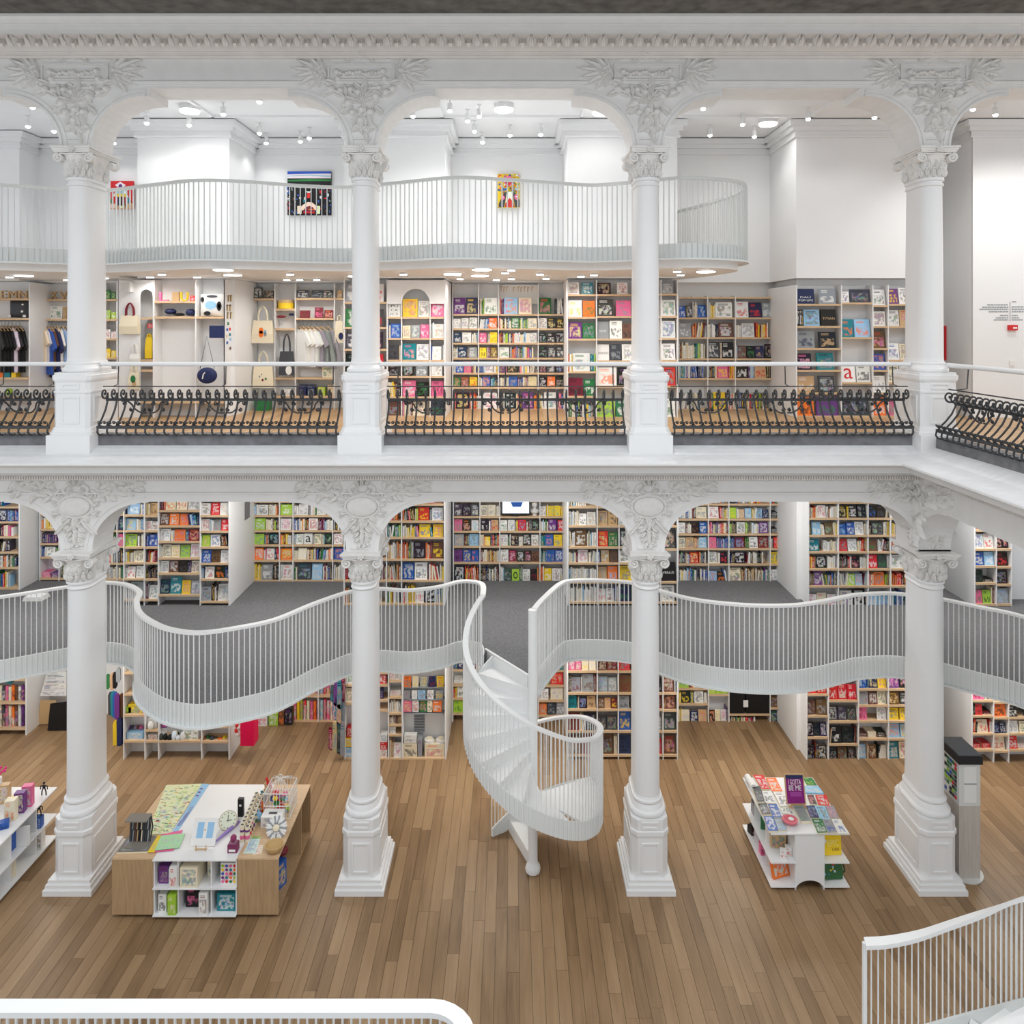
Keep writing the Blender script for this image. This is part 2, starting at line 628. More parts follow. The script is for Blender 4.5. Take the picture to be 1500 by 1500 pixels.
def leaf(mb, cx, cz, ang, L, W, H=0.03, curl=0.0):
    """one carved leaf lying on the face (u right, v up), ridge towards the viewer"""
    st = [(0, .25, .5), (.25, .85, 1), (.5, 1, 1.1), (.75, .75, .9), (1, .08, .35)]
    ca, sa = math.cos(ang), math.sin(ang)
    v = []
    for t, ww, hh in st:
        off = curl * t * t * L
        for k, h in ((-1, 0.0), (-.5, .75), (0, .45), (.5, .75), (1, 0.0)):
            u, q = t * L, k * ww * W / 2 + off
            v.append((cx + u * ca - q * sa, -(H * 1.7 * hh * h), cz + u * sa + q * ca))
    f = []
    for i in range(4):
        for j in range(4):
            f.append((i * 5 + j, i * 5 + j + 1, (i + 1) * 5 + j + 1, (i + 1) * 5 + j))
    mb.add(v, f)


def dome(mb, cx, cz, r, h, n=9):
    h *= 1.5
    rings = []
    for t in (0, .35, .7, .93):
        a = math.acos(min(1, t)) if False else t * PI / 2
        rings.append([(cx + r * math.cos(a) * math.cos(2 * PI * k / n), -h * math.sin(a), cz + r * math.cos(a) * math.sin(2 * PI * k / n)) for k in range(n)])
    v = [p for q in rings for p in q]
    f = []
    for i in range(3):
        for j in range(n):
            f.append((i * n + j, i * n + (j + 1) % n, (i + 1) * n + (j + 1) % n, (i + 1) * n + j))
    f.append(tuple(3 * n + j for j in range(n)))
    mb.add(v, f)


def ringarc(mb, cx, cz, rx, rz, r, a0=0, a1=2 * PI, n=20, spiral=0.0):
    p = []
    for k in range(n + 1):
        t = a0 + (a1 - a0) * k / n
        q = 1 - spiral * k / n
        p.append((cx + rx * q * math.cos(t), -r * 0.6, cz + rz * q * math.sin(t)))
    mb.tube(p, [r * (1 - 0.5 * spiral * k / n) for k in range(n + 1)], 6)


def upper_relief():
    """carved spandrel over an upper column, origin: column axis on the wall face at photo y=130"""
    q = 0.00991 / 6.82
    U = lambda x: (x - 735) * q
    V = lambda y: (478 - y) * q
    m = MB()
    dome(m, U(712), V(148), 52 * q, 0.05)
    dome(m, U(712), V(148), 25 * q, 0.075)
    for s in (-1, 1):
        leaf(m, U(712 + s * 45), V(165), PI * (0.5 - s * 0.62), 110 * q, 55 * q, .035)
        leaf(m, U(735 + s * 260), V(175), PI / 2 * (1 - s), 130 * q, 75 * q, .03)
        leaf(m, U(735 + s * 400), V(185), PI / 2 * (1 - s) + s * .5, 110 * q, 80 * q, .035)
    for (x0, x1, y0, y1) in ((390, 1060, 228, 246), (390, 1060, 385, 402), (390, 408, 247, 384), (1042, 1060, 247, 384)):
        m.box(U(x0), U(x1), -0.025, 0.0, V(y1), V(y0))
    r = random.Random(11)
    for i in range(13):
        dome(m, U(520 + i * 32), V(325 + r.uniform(-14, 14)), r.uniform(20, 30) * q, 0.035, 7)
    m.box(U(510), U(930), -0.02, 0, V(372), V(352))
    for x, y in ((480, 312), (945, 306), (495, 382), (962, 382)):
        dome(m, U(x), V(y), 34 * q, 0.045)
    for s, cx in ((-1, 345), (1, 1100)):
        for a, L_, w_ in ((0, 330, 80), (.32, 290, 95), (.7, 230, 95), (1.15, 170, 80), (-.3, 300, 90), (-.62, 270, 100), (-1.0, 220, 95), (-1.4, 160, 80)):
            a2 = a if s > 0 else PI - a
            leaf(m, U(cx), V(312), a2, L_ * q, w_ * q, .045, 0.12 * s)
        for k in range(5):
            dome(m, U(cx + s * r.uniform(20, 120)), V(312 + r.uniform(-35, 35)), r.uniform(14, 24) * q, 0.05, 7)
    for k in range(9):
        a = PI * (0.12 + 0.095 * k)
        leaf(m, U(735), V(625), a, r.uniform(190, 225) * q, 62 * q, .05, r.uniform(-.1, .1))
    for x, y, rr in ((430, 487, 48), (520, 500, 40), (600, 622, 44), (622, 490, 36), (700, 515, 40), (872, 556, 44), (905, 470, 34), (980, 520, 46), (1040, 480, 40), (730, 690, 40), (722, 792, 38), (818, 715, 42), (640, 715, 34), (760, 870, 24), (725, 900, 22)):
        dome(m, U(x), V(y), rr * q, 0.05)
    for x, y, a, L_ in ((560, 560, 2.7, 150), (930, 560, .4, 150), (640, 650, -2.4, 130), (850, 650, -.7, 140), (735, 700, -PI / 2, 240), (690, 720, -1.9, 150), (785, 720, -1.2, 150), (480, 430, 2.9, 130), (1010, 430, .2, 130)):
        leaf(m, U(x), V(y), a, L_ * q, 70 * q, .05)
    for k in range(46):
        t = r.random()
        yy = 440 + 470 * t
        leaf(m, U(735 + r.uniform(-1, 1) * (330 * (1 - t) ** 1.5 + 40)), V(yy), r.uniform(-PI, PI), r.uniform(90, 140) * q, r.uniform(55, 80) * q, .04, r.uniform(-.3, .3))
    for s in (-1, 1):
        for k in range(9):
            leaf(m, U(735 + s * r.uniform(330, 560)), V(r.uniform(215, 420)), (0 if s > 0 else PI) + r.uniform(-1.2, 1.2), r.uniform(100, 160) * q, r.uniform(70, 100) * q, .045, r.uniform(-.2, .2))
    m.box(U(640), U(830), -0.02, 0, V(988), V(976))
    return m.mesh('carved_relief', M['ornament'], True)


def lower_relief():
    q = 0.00991 / 7.14
    U = lambda x: (x - 740) * q
    V = lambda y: (393 - y) * q
    m = MB()
    n = 24
    rings = []
    for t, h in ((1, 0.0), (.93, .05), (.8, .065)):
        rings.append([(U(740 + 165 * t * math.cos(2 * PI * k / n)), -h, V(440 - 105 * t * math.sin(2 * PI * k / n))) for k in range(n)])
    m.loft(rings, True, True)
    ringarc(m, U(740), V(440), 178 * q, 116 * q, 0.022)
    r = random.Random(4)
    for s in (-1, 1):
        ringarc(m, U(740 + s * 70), V(275), 75 * q, 60 * q, 0.024, PI / 2, PI / 2 - s * 4.6, 18, .7)
        ringarc(m, U(740 + s * 165), V(330), 60 * q, 55 * q, 0.02, PI / 2, PI / 2 - s * 4.2, 16, .7)
        leaf(m, U(740 + s * 30), V(230), PI / 2 - s * .5, 110 * q, 55 * q, .05)
        for k in range(40):
            t = k / 39
            x = 740 + s * (215 + 410 * t)
            y = 225 + 95 * math.sin(k * 2.1) * (1 - .55 * t) + 30 * (1 - t)
            a = (0 if s > 0 else PI) + r.uniform(-1.1, 1.1)
            leaf(m, U(x), V(y), a, r.uniform(85, 135) * q, r.uniform(55, 80) * q, .035, r.uniform(-.25, .25))
        for k in range(5):
            ringarc(m, U(740 + s * (250 + 75 * k)), V(235 + 22 * (-1) ** k), 40 * q, 40 * q, 0.010, 0, s * 5, 14, .6)
        for k in range(4):
            leaf(m, U(740 + s * (60 + 28 * k)), V(565 + 30 * k), -PI / 2 + s * .6, 110 * q, 55 * q, .04, s * .2)
        for k in range(3):
            leaf(m, U(740 + s * 35), V(650 + 55 * k), -PI / 2 + s * (.7 - .1 * k), (100 - 15 * k) * q, 55 * q, .04, s * .2)
    for k in range(22):
        a = 2 * PI * k / 22
        leaf(m, U(740 + 185 * math.cos(a)), V(440 - 122 * math.sin(a)), a + .5 * (-1) ** k, r.uniform(70, 100) * q, 55 * q, .04, .2 * (-1) ** k)
    for k in range(16):
        leaf(m, U(740 + r.uniform(-75, 75)), V(570 + 17 * k), -PI / 2 + r.uniform(-1.2, 1.2), 85 * q, 50 * q, .035, r.uniform(-.3, .3))
    leaf(m, U(740), V(225), PI / 2, 95 * q, 60 * q, .06)
    leaf(m, U(740), V(550), -PI / 2, 150 * q, 80 * q, .05)
    leaf(m, U(740), V(680), -PI / 2, 170 * q, 70 * q, .045)
    m.box(U(620), U(820), -0.015, 0, V(884), V(870))
    return m.mesh('carved_relief', M['ornament'], True)


def archivolt(mb, arc, nrm, off0, off1, d):
    """raised band parallel to an arch edge; nrm=+1/-1 chooses the side of the masonry"""
    ins, out = [], []
    for i, (x, z) in enumerate(arc):
        a = arc[max(i - 1, 0)]
        b = arc[min(i + 1, len(arc) - 1)]
        t = Vector((b[0] - a[0], b[1] - a[1])).normalized()
        nn = Vector((-t.y, t.x)) * nrm
        ins.append((x + nn.x * off0, z + nn.y * off0))
        out.append((x + nn.x * off1, z + nn.y * off1))
    n = len(arc)
    v = [(x, YF - d, z) for x, z in ins] + [(x, YF - d, z) for x, z in out] + [(x, YF + .002, z) for x, z in ins] + [(x, YF + .002, z) for x, z in out]
    f = []
    for i in range(n - 1):
        f += [(i, i + 1, n + i + 1, n + i), (2 * n + i, 2 * n + i + 1, i + 1, i), (n + i, n + i + 1, 3 * n + i + 1, 3 * n + i)]
    mb.add(v, f)


# upper arcade
out_u, arcs_u = arch_outline(-11.4, 11.4, 12.3, 10.70, 11.56, 0.745, 0.225, 0.79, 0.06, 10.66)
# (entablature continues straight past the fourth column)
aw = MB().prism(out_u, 'y', YF, YBK)
wu = struct('wall_arcade_upper', aw, M['plaster'], 'white plaster arcade wall over the upper columns', smooth=False)
# lower arcade
XR = 6.136 + 0.235
out_l, arcs_l = arch_outline(-11.4, XR, 6.1, 4.86, 5.56, 0.685, 0.235, 0.78, 0.03, 4.80)
# right end stops at the corner column: cut the last right-hand arch away
cut = out_l.index((COLX[3] + 0.235, 4.80))
out_l = out_l[:cut + 1] + [(XR, 6.1)]
aw = MB().prism(out_l, 'y', YF, YBK)
# side wing: wall along Y from the corner column towards the camera
WX0, WX1 = 5.86, 6.371
pts = [(YBK, 6.1), (YBK, 4.80), (YF, 4.80)]
for k in range(13):
    t = PI / 2 * k / 12
    pts.append((YF - 0.78 + 0.78 * math.cos(t), 4.86 + 0.685 * math.sin(t)))
pts += [(YF - 0.81, 5.56), (4.5, 5.56), (4.5, 6.1)]
wl = struct('wall_arcade_lower', aw, M['plaster'], 'white plaster arcade wall over the ground-floor columns')
part('wing_wall', MB().prism(pts, 'x', WX0, WX1), M['plaster'], wl)
av = MB()
for L, R in arcs_u:
    archivolt(av, L, 1, 0.0, 0.035, 0.02)
    archivolt(av, L, 1, 0.06, 0.10, 0.012)
    archivolt(av, R, 1, 0.0, 0.035, 0.02)
    archivolt(av, R, 1, 0.06, 0.10, 0.012)
part('arch_moulding', av, M['plaster'], wu)
av = MB()
for i, (L, R) in enumerate(arcs_l):
    archivolt(av, L, 1, 0.07, 0.085, 0.01)
    if i < 3:
        archivolt(av, R, 1, 0.07, 0.085, 0.01)
    # sunk panels drawn as frames on the soffit sides
part('arch_moulding', av, M['plaster'], wl)
ru, rl = upper_relief(), lower_relief()
for xc in COLX:
    mobj('carved_relief', ru, wu, (xc, YF, PW(0, 130, YF).z))
    mobj('carved_relief', rl, wl, (xc, YF, PW(0, 735, YF).z))
mobj('carved_relief', rl, wl, (WX0, YC - 0.25, PW(0, 735, YF).z), -PI / 2)

# entablature of the upper arcade: mouldings seen from below


def moulding(name, prof, x0, x1, mat, parent):
    """profile [(y,z)...] swept along X"""
    v = [(x0, y, z) for y, z in prof] + [(x1, y, z) for y, z in prof]
    n = len(prof)
    f = [(i, i + 1, n + i + 1, n + i) for i in range(n - 1)]
    f = [tuple(reversed(q)) for q in f]
    return part(name, MB().add(v, f), mat, parent)


def ZP(y, Y):
    return CH - (y - HY) * Y / F


for nm, prof, mt in (
    ('architrave_band', [(YF, ZP(124, YF)), (11.13, ZP(123, 11.13)), (11.12, ZP(119, 11.12)), (YF, ZP(117, YF))], M['plaster']),
    ('bed_moulding', [(YF, ZP(86, YF)), (11.09, ZP(85.5, 11.09)), (11.09, ZP(82, 11.09)), (11.05, ZP(81, 11.05)), (11.05, ZP(76, 11.05)), (11.02, ZP(75, 11.02)), (11.0, ZP(73, 11.0))], M['cream']),
    ('egg_band', [(11.0, ZP(73, 11.0)), (10.96, ZP(66, 10.96)), (10.88, ZP(57, 10.88)), (10.76, ZP(49.5, 10.76))], M['cream']),
    ('corona', [(10.76, ZP(49.5, 10.76)), (10.74, ZP(48.5, 10.74)), (10.74, ZP(38.5, 10.74)), (10.70, ZP(38, 10.70)), (10.70, ZP(35, 10.70)), (10.66, ZP(34.5, 10.66)), (10.62, ZP(24, 10.62)), (10.58, ZP(23, 10.58)), (10.58, ZP(19.5, 10.58))], M['plaster']),
):
    moulding(nm, prof, -11.4, 11.4, mt, wu)
eg = MB()
dome(eg, 0, 0, 0.085, 0.06, 10)
for k in range(5):
    a = PI / 2 + 2 * PI * k / 5
    leaf(eg, 0.0, -0.045, a, 0.05, 0.035, 0.085)
for s in (-1, 1):
    eg.box(s * 0.108 - 0.012, s * 0.108 + 0.012, -0.04, 0.01, -0.09, 0.10)
ege = eg.mesh('rosette', M['cream'], True)
x = -10.9 + 0.04
while x < 11.2:
    o = mobj('rosette', ege, wu, (x, 10.905, ZP(62, 10.905)))
    o.rotation_euler = (-0.75, 0, 0)
    o.scale = (1.1, 1.2, 1.35)
    x += 0.253
# raw concrete beam and ceiling edge over the arcade
struct('ceiling_concrete', MB().box(-11.4, 11.4, 7.6, 11.9, ZP(19.5, 10.58), 12.9), M['concrete'], 'dark raw concrete ceiling edge above the white cornice')

# cornice of the lower arcade, running along the front and turning along the wing


def cornice(prof, mat, name):
    """prof: (outward offset, z); swept along the front (Y=face-off) and the wing (X=WX-off)"""
    v, f = [], []
    n = len(prof)
    for d, z in prof:
        v.append((-11.4, YF - d, z))
    for d, z in prof:
        v.append((5.99 - d, YF - d, z))
    for d, z in prof:
        v.append((5.99 - d, 4.5, z))
    for s in range(2):
        for i in range(n - 1):
            f.append((s * n + i, s * n + i + 1, (s + 1) * n + i + 1, (s + 1) * n + i))
    f = [tuple(reversed(q)) for q in f]
    return part(name, MB().add(v, f), mat, wl)


cornice([(0.0, ZP(724, YF)), (.03, ZP(723.5, YF)), (.03, ZP(721.5, YF)), (0.0, ZP(720.5, YF))], M['plaster'], 'architrave_band')
cornice([(0.0, ZP(705, YF)), (.1, ZP(703, 11.05)), (.1, 6.04), (.42, 6.045), (.45, 6.06), (.45, 6.13), (.48, 6.135), (.52, 6.16), (.56, 6.17), (.6, 6.185), (.62, 6.2), (.66, 6.205), (.66, 6.23)], M['plaster'], 'cornice_moulding')
cornice([(.66, 6.23), (.45, 6.25), (.23, 6.282), (-.05, 6.385), (-0.35, 6.39)], M['ledge'], 'cornice_ledge')
dn = MB()
x = -11.0
while x < 5.85:
    dn.box(x, x + 0.02, 11.02, 11.06, ZP(702.5, 11.03), ZP(697.5, 11.03))
    x += 0.036
y = 4.8
while y < 11.0:
    dn.box(5.85, 5.88, y, y + 0.02, ZP(702.5, 11.03), ZP(697.5, 11.03))
    y += 0.036
part('dentil_course', dn, M['cream'], wl, kind='stuff')
part('slab_face', MB().box(-11.4, 5.9, 11.3, 11.44, 5.9, 6.36).box(6.05, 6.3, 4.5, 11.3, 5.9, 6.36), M['wall'], wl)

# grey stone kerbs between the upper plinths
for i in range(4):
    x0 = COLX[i - 1] + 0.30 if i else -11.2
    x1 = COLX[i] - 0.30
    struct('trim_%d' % (3 + i), MB().box(x0, x1, 11.17, 11.45, 6.33, 6.525), M['kerb'], 'grey stone kerb under the balustrade, bay %s' % ('left of the first column', 'between first and second column', 'between second and third column', 'between third and fourth column')[i])
struct('trim_7', MB().box(6.02, 6.3, 4.6, 10.9, 6.33, 6.525), M['kerb'], 'grey stone kerb under the balustrade along the right wing')

# ---- mezzanine slab with the winding edge
ZR = 3.895


def rail_pts(l, z=ZR):
    o = []
    for px, py in l:
        Y = (CH - z) * F / (py - HY)
        o.append(Vector(((px - CX) * Y / F, Y, 0)))
    return o


left_px = [(-230, 893), (-100, 884), (0, 873), (100, 858), (150, 852), (185, 855), (204, 866), (200, 880), (205, 897), (227, 912), (253, 921), (293, 925), (347, 918), (403, 906), (457, 884), (499, 869), (518, 864.5), (555, 861), (598, 863), (643, 858), (670, 851)]
ptsL = rail_pts(left_px) + [Vector((-0.70, 12.72, 0)), Vector((-0.52, 12.62, 0)), Vector((-0.46, 12.40, 0)), Vector((-0.456, 12.05, 0))]
right_px = [(793.6, 878), (819, 855), (838, 849), (880, 848.6), (925, 852), (964, 863), (1000, 873), (1040, 880), (1100, 885), (1160, 885), (1200, 880), (1236, 873), (1256, 869.5), (1296, 867.5), (1325, 869), (1379, 876), (1432, 887), (1500, 902)]
ptsR = [Vector((0.33, 11.46, 0))] + rail_pts(right_px) + [Vector((7.75, 10.3, 0)), Vector((7.9, 9.2, 0))]
pathL = catmull(ptsL, 8)
pathR = catmull(ptsR, 8)
poly = [(p.x, p.y) for p in pathL[:-3]] + [(-0.40, 12.42), (0.26, 11.52)] + [(p.x, p.y) for p in pathR[1:]] + [(11.4, 9.2), (11.4, 16.1), (-11.4, 16.1)]
fm = struct('floor_mezzanine', MB().prism(poly, 'z', 2.60, ZM), M['carpet'], 'grey carpeted mezzanine floor with a winding white edge')
# underside (ground-floor ceiling)
part('underside', MB().prism(poly, 'z', 2.575, 2.60), M['wall'], fm)


def fascia(path, zt, zb, thick, mat, name, parent, off=0.0, lip=0.05):
    """upright band along a path, with a small lip at the bottom"""
    m = MB()
    rings = []
    for i, p in enumerate(path):
        t = path[min(i + 1, len(path) - 1)] - path[max(i - 1, 0)]
        s = Vector((t.y, -t.x, 0)).normalized()   # outward (towards viewer) for left-to-right paths
        a, b = p + s * off, p + s * (off + thick)
        c = p + s * (off + thick + lip)
        rings.append([(a.x, a.y, zt), (b.x, b.y, zt), (b.x, b.y, zb + 0.03), (c.x, c.y, zb + 0.03), (c.x, c.y, zb), (a.x, a.y, zb)])
    m.loft(rings, True, True)
    return part(name, m, mat, parent, smooth=False)


fascia(pathL[:-3], ZM + 0.012, 2.56, 0.02, M['fascia'], 'edge_band', fm, -0.01)
fascia(pathR[1:], ZM + 0.012, 2.56, 0.02, M['fascia'], 'edge_band', fm, -0.01)
part('stair_edge', MB().prism([(-0.42, 12.44), (0.26, 11.50), (0.23, 11.48), (-0.45, 12.42)], 'z', 2.56, ZM + 0.012), M['steel'], fm)

bal_cache = {}


def baluster_mesh(w_, d_, mat):
    k = (w_, d_, mat.name)
    if k not in bal_cache:
        bal_cache[k] = MB().box(-w_ / 2, w_ / 2, -d_ / 2, d_ / 2, 0, 1).mesh('baluster', mat)
    return bal_cache[k]


def railing(root, path, zr, zb, step, mat, w_=0.012, d_=0.015, rw=0.085, rh=0.035, outset=0.03, skip_ends=False):
    """handrail over thin upright bars; zr/zb: height or function(index fraction)"""
    fz = zr if callable(zr) else (lambda t: zr)
    fb = zb if callable(zb) else (lambda t: zb)
    if zr != 'path':
        path = resample(path, .06)
    n = len(path)
    if zr == 'path':
        zl = [p.z for p in path]
        path = resample(path, .05)
        n = len(path)
        fz = lambda t: path[min(n - 1, round(t * (n - 1)))].z
        fb = lambda t: fz(t) - zb
    rail = [Vector((p.x, p.y, fz(i / (n - 1)) - rh / 2)) for i, p in enumerate(path)]
    part('handrail', MB().ribbon(rail, rw, rh), mat, root, smooth=True)
    pr = resample(path, step)
    me = baluster_mesh(w_, d_, mat)
    N_ = len(pr)
    for i, p in enumerate(pr):
        t = pr[min(i + 1, N_ - 1)] - pr[max(i - 1, 0)]
        s = Vector((t.y, -t.x, 0)).normalized() * outset
        fr = i / (N_ - 1)
        z0, z1 = fb(fr), fz(fr) - rh * 0.9
        o = mobj('baluster', me, root, (p.x + s.x, p.y + s.y, z0), math.atan2(t.y, t.x), world=True)
        o.scale = (1, 1, z1 - z0)
    return root


rt = thing('mezzanine_railing', (-4.3, 10.6, 2.57), 'winding white steel railing of the mezzanine left of the spiral stair', 'railing', 'white bar railings')
railing(rt, pathL, ZR, 2.575, 0.072, M['steel'])
rt = thing('mezzanine_railing', (3.6, 11.6, 2.57), 'winding white steel railing of the mezzanine right of the spiral stair', 'railing', 'white bar railings')
railing(rt, pathR, ZR, 2.575, 0.072, M['steel'])

# ---- top balcony
bal_px = [(-160, 262), (0, 268.5), (60, 273), (120, 276.5), (165, 276), (230, 268), (290, 262), (360, 264), (440, 270), (510, 272), (580, 266), (667, 258), (740, 261), (800, 265), (870, 269), (935, 264), (1007, 258)]
ptsB = []
for px, py in bal_px:
    Y = (10.45 - CH) * F / (HY - py)
    ptsB.append(Vector(((px - CX) * Y / F, Y, 0)))
ptsB += [Vector((3.45, 12.22, 0)), Vector((3.82, 12.62, 0)), Vector((3.93, 13.15, 0)), Vector((3.85, 13.9, 0)), Vector((3.62, 14.9, 0)), Vector((3.3, 15.8, 0))]
pathB = catmull(ptsB, 8)
poly = [(p.x, p.y) for p in pathB] + [(-11.4, 15.9)]
if pathB[0].x > -11.4:
    poly = [(-11.4, pathB[0].y)] + poly
fb_ = struct('floor_balcony', MB().prism(poly, 'z', 9.16, ZB), M['wall'], 'white top balcony slab with a winding edge')
fascia(pathB, ZB + 0.005, 9.145, 0.02, M['fascia'], 'edge_band', fb_, -0.01, 0.05)
ins = []
for i, p in enumerate(pathB):
    t = pathB[min(i + 1, len(pathB) - 1)] - pathB[max(i - 1, 0)]
    s = Vector((t.y, -t.x, 0)).normalized()
    ins.append(p - s * 0.12)
poly2 = [(-11.4, ins[0].y)] + [(p.x, p.y) for p in ins] + [(-11.4, 15.9)]
part('soffit', MB().prism(poly2, 'z', 9.03, 9.17), M['soffit'], fb_)
rt = thing('balcony_railing', (0, 12.1, 9.15), 'pale grey steel railing along the winding top balcony', 'railing', 'white bar railings')
railing(rt, pathB, 10.45, 9.17, 0.087, M['steelgrey'], 0.014, 0.02, 0.06, 0.05)

# ---- right end wall of the upper gallery and side door recess
wr = MB()
wr.box(8.6, 11.4, 14.33, 14.36, ZU, 12.0)
struct('wall_right', wr, M['wall'], 'white wall of the right wing with small printed text')
# ================================================================== COLUMNS


def stadium(r, e, z, n=9, cx=0.0, cy=0.0):
    p = []
    for k in range(n + 1):
        a = PI + PI * k / n
        p.append((cx + r * math.cos(a), cy - e + r * math.sin(a), z))
    for k in range(n + 1):
        a = PI * k / n
        p.append((cx + r * math.cos(a), cy + e + r * math.sin(a), z))
    return p


def octo(hw, hd, c, z):
    return [(-hw + c, -hd, z), (hw - c, -hd, z), (hw, -hd + c, z), (hw, hd - c, z), (hw - c, hd, z), (-hw + c, hd, z), (-hw, hd - c, z), (-hw, -hd + c, z)]


def rect(hw, hd, z):
    return [(-hw, -hd, z), (hw, -hd, z), (hw, hd, z), (-hw, hd, z)]


def frame_panel(m, hw, z0, z1, yf, t=0.025, d=0.012):
    for (a, b, c, q) in ((-hw, hw, z0, z0 + t), (-hw, hw, z1 - t, z1), (-hw, -hw + t, z0 + t, z1 - t), (hw - t, hw, z0 + t, z1 - t)):
        m.box(a, b, yf - d, yf, c, q)


def side_panel(m, hd, z0, z1, xf, t=0.03, d=0.012):
    s = 1 if xf > 0 else -1
    for (a, b, c, q) in ((-hd, hd, z0, z0 + t), (-hd, hd, z1 - t, z1), (-hd, -hd + t, z0 + t, z1 - t), (hd - t, hd, z0 + t, z1 - t)):
        x0, x1 = sorted((xf, xf + s * d))
        m.box(x0, x1, a, b, c, q)


E = 0.165


def capital_parts(z0, z1):
    """bell, leaves, volutes and abacus between z0 (neck) and z1 (top); local to the column axis"""
    h = z1 - z0
    P = []
    bell = MB().loft([stadium(.165, E, z0), stadium(.172, E, z0 + .3 * h), stadium(.185, E, z0 + .55 * h), stadium(.225, E, z0 + .74 * h), stadium(.24, E, z0 + .78 * h)])
    P.append(('capital_bell', bell, M['ornament'], True))
    lv = MB()
    ring = stadium(.172, E, 0, 7)
    n = len(ring)
    for row, (zz, L_, w_) in enumerate(((z0 + .03 * h, .30 * h, .075), (z0 + .22 * h, .38 * h, .07))):
        for i in range(n):
            p = Vector(ring[i])
            q = Vector(ring[(i + 1) % n])
            mid = (p + q) / 2 if row else p
            t = (Vector(ring[(i + 1) % n]) - Vector(ring[i - 1]))
            ang = math.atan2(t.y, t.x)
            lv.xf = Matrix.Translation((mid.x, mid.y, zz)) @ Matrix.Rotation(ang, 4, 'Z')
            leaf(lv, 0, 0, PI / 2, L_, w_, .04)
            lv.xf = lv.xf @ Matrix.Translation((0, -.03, L_ * .9))
            lv.ball((0, 0, 0), (.022, .02, .018), 6, 4)
    lv.xf = None
    P.append(('acanthus_leaves', lv, M['ornament'], True))
    ab = MB()
    for hw, hd, za, zb in ((.255, .42, .80, .86), (.27, .435, .86, .93), (.29, .455, .93, 1.0)):
        # concave-sided abacus
        pts = []
        for (ax, ay), (bx, by) in (((-hw, -hd), (hw, -hd)), ((hw, -hd), (hw, hd)), ((hw, hd), (-hw, hd)), ((-hw, hd), (-hw, -hd))):
            for k in range(6):
                t = k / 6
                x, y = ax + (bx - ax) * t, ay + (by - ay) * t
                s = math.sin(PI * t) * .035
                if ay == by:
                    y -= math.copysign(s, y)
                else:
                    x -= math.copysign(s, x)
                pts.append((x, y))
        ab.loft([[(x, y, z0 + za * h) for x, y in pts], [(x, y, z0 + zb * h) for x, y in pts]])
    for s in (-1, 1):
        for k in range(5):
            a = 2 * PI * k / 5
            ab.ball((.03 * math.cos(a), s * .43, z0 + .9 * h + .03 * math.sin(a)), (.022, .02, .022), 6, 4)
        ab.ball((0, s * .44, z0 + .9 * h), (.018, .02, .018), 6, 4)
    P.append(('abacus', ab, M['ornament'], False))
    for sx in (-1, 1):
        for sy in (-1, 1):
            v = MB()
            path = []
            nn = 26
            for k in range(nn + 1):
                t = k / nn
                r = .068 * (1 - .82 * t)
                a = PI / 2 - sx * t * 2 * PI * 1.75
                path.append((sx * .215 + r * math.cos(a), sy * .365, z0 + .64 * h + r * math.sin(a)))
            v.tube(path, [.02 * (1 - .45 * k / nn) for k in range(nn + 1)], 6)
            v.ball((sx * .215, sy * .375, z0 + .64 * h), (.02, .02, .02), 6, 4)
            # body of the volute behind the spiral
            cyl = [[(sx * .215 + .06 * math.cos(2 * PI * k / 14), sy * .355 - sy * d, z0 + .64 * h + .06 * math.sin(2 * PI * k / 14)) for k in range(14)] for d in (0, .13)]
            v.loft(cyl)
            v.tube([(sx * .2, sy * .36, z0 + .78 * h), (sx * .1, sy * .375, z0 + .755 * h), (0, sy * .38, z0 + .75 * h)], .014, 6)
            P.append(('volute', v, M['ornament'], True))
    return P


def lower_column_parts():
    P = []
    m = MB()
    for hw, hd, z0, z1 in ((.35, .525, 0, .075), (.335, .51, .075, .085), (.325, .50, .085, .135), (.315, .49, .135, .145), (.30, .475, .145, .195)):
        m.loft([rect(hw, hd, z0), rect(hw, hd, z1)])
    P.append(('plinth_base', m, M['white'], False))
    m = MB()
    c = .085
    m.loft([octo(.262, .435, c, .19), octo(.262, .435, c, .79)])
    m.loft([octo(.272, .445, c, .79), octo(.276, .449, c, .81), octo(.276, .449, c, .86), octo(.268, .441, c, .875)])
    m.loft([octo(.262, .435, c, .87), octo(.262, .435, c, 1.03)])
    frame_panel(m, .125, .27, .70, -.435)
    frame_panel(m, .125, .90, 1.0, -.435)
    for xf in (.262, -.262):
        side_panel(m, .30, .27, .70, xf)
    P.append(('plinth', m, M['white'], False))
    prof = [(.245, 1.03), (.262, 1.045), (.27, 1.075), (.262, 1.105), (.242, 1.12), (.232, 1.125), (.225, 1.15), (.21, 1.19), (.2, 1.205), (.214, 1.215), (.22, 1.235), (.212, 1.255), (.196, 1.262), (.188, 1.29)]
    m = MB().loft([stadium(r, E, z) for r, z in prof])
    P.append(('base_moulding', m, M['white'], True))
    m = MB().loft([stadium(r, E, z, 12) for r, z in ((.184, 1.28), (.181, 1.6), (.179, 2.4), (.174, 3.3), (.166, 4.33))])
    P.append(('shaft', m, M['white'], True))
    m = MB().loft([stadium(r, E, z) for r, z in ((.166, 4.28), (.182, 4.29), (.188, 4.305), (.182, 4.32), (.168, 4.33), (.168, 4.355), (.186, 4.365), (.192, 4.38), (.186, 4.40), (.165, 4.41))])
    P.append(('neck_ring', m, M['white'], True))
    return P + capital_parts(4.40, 4.84)


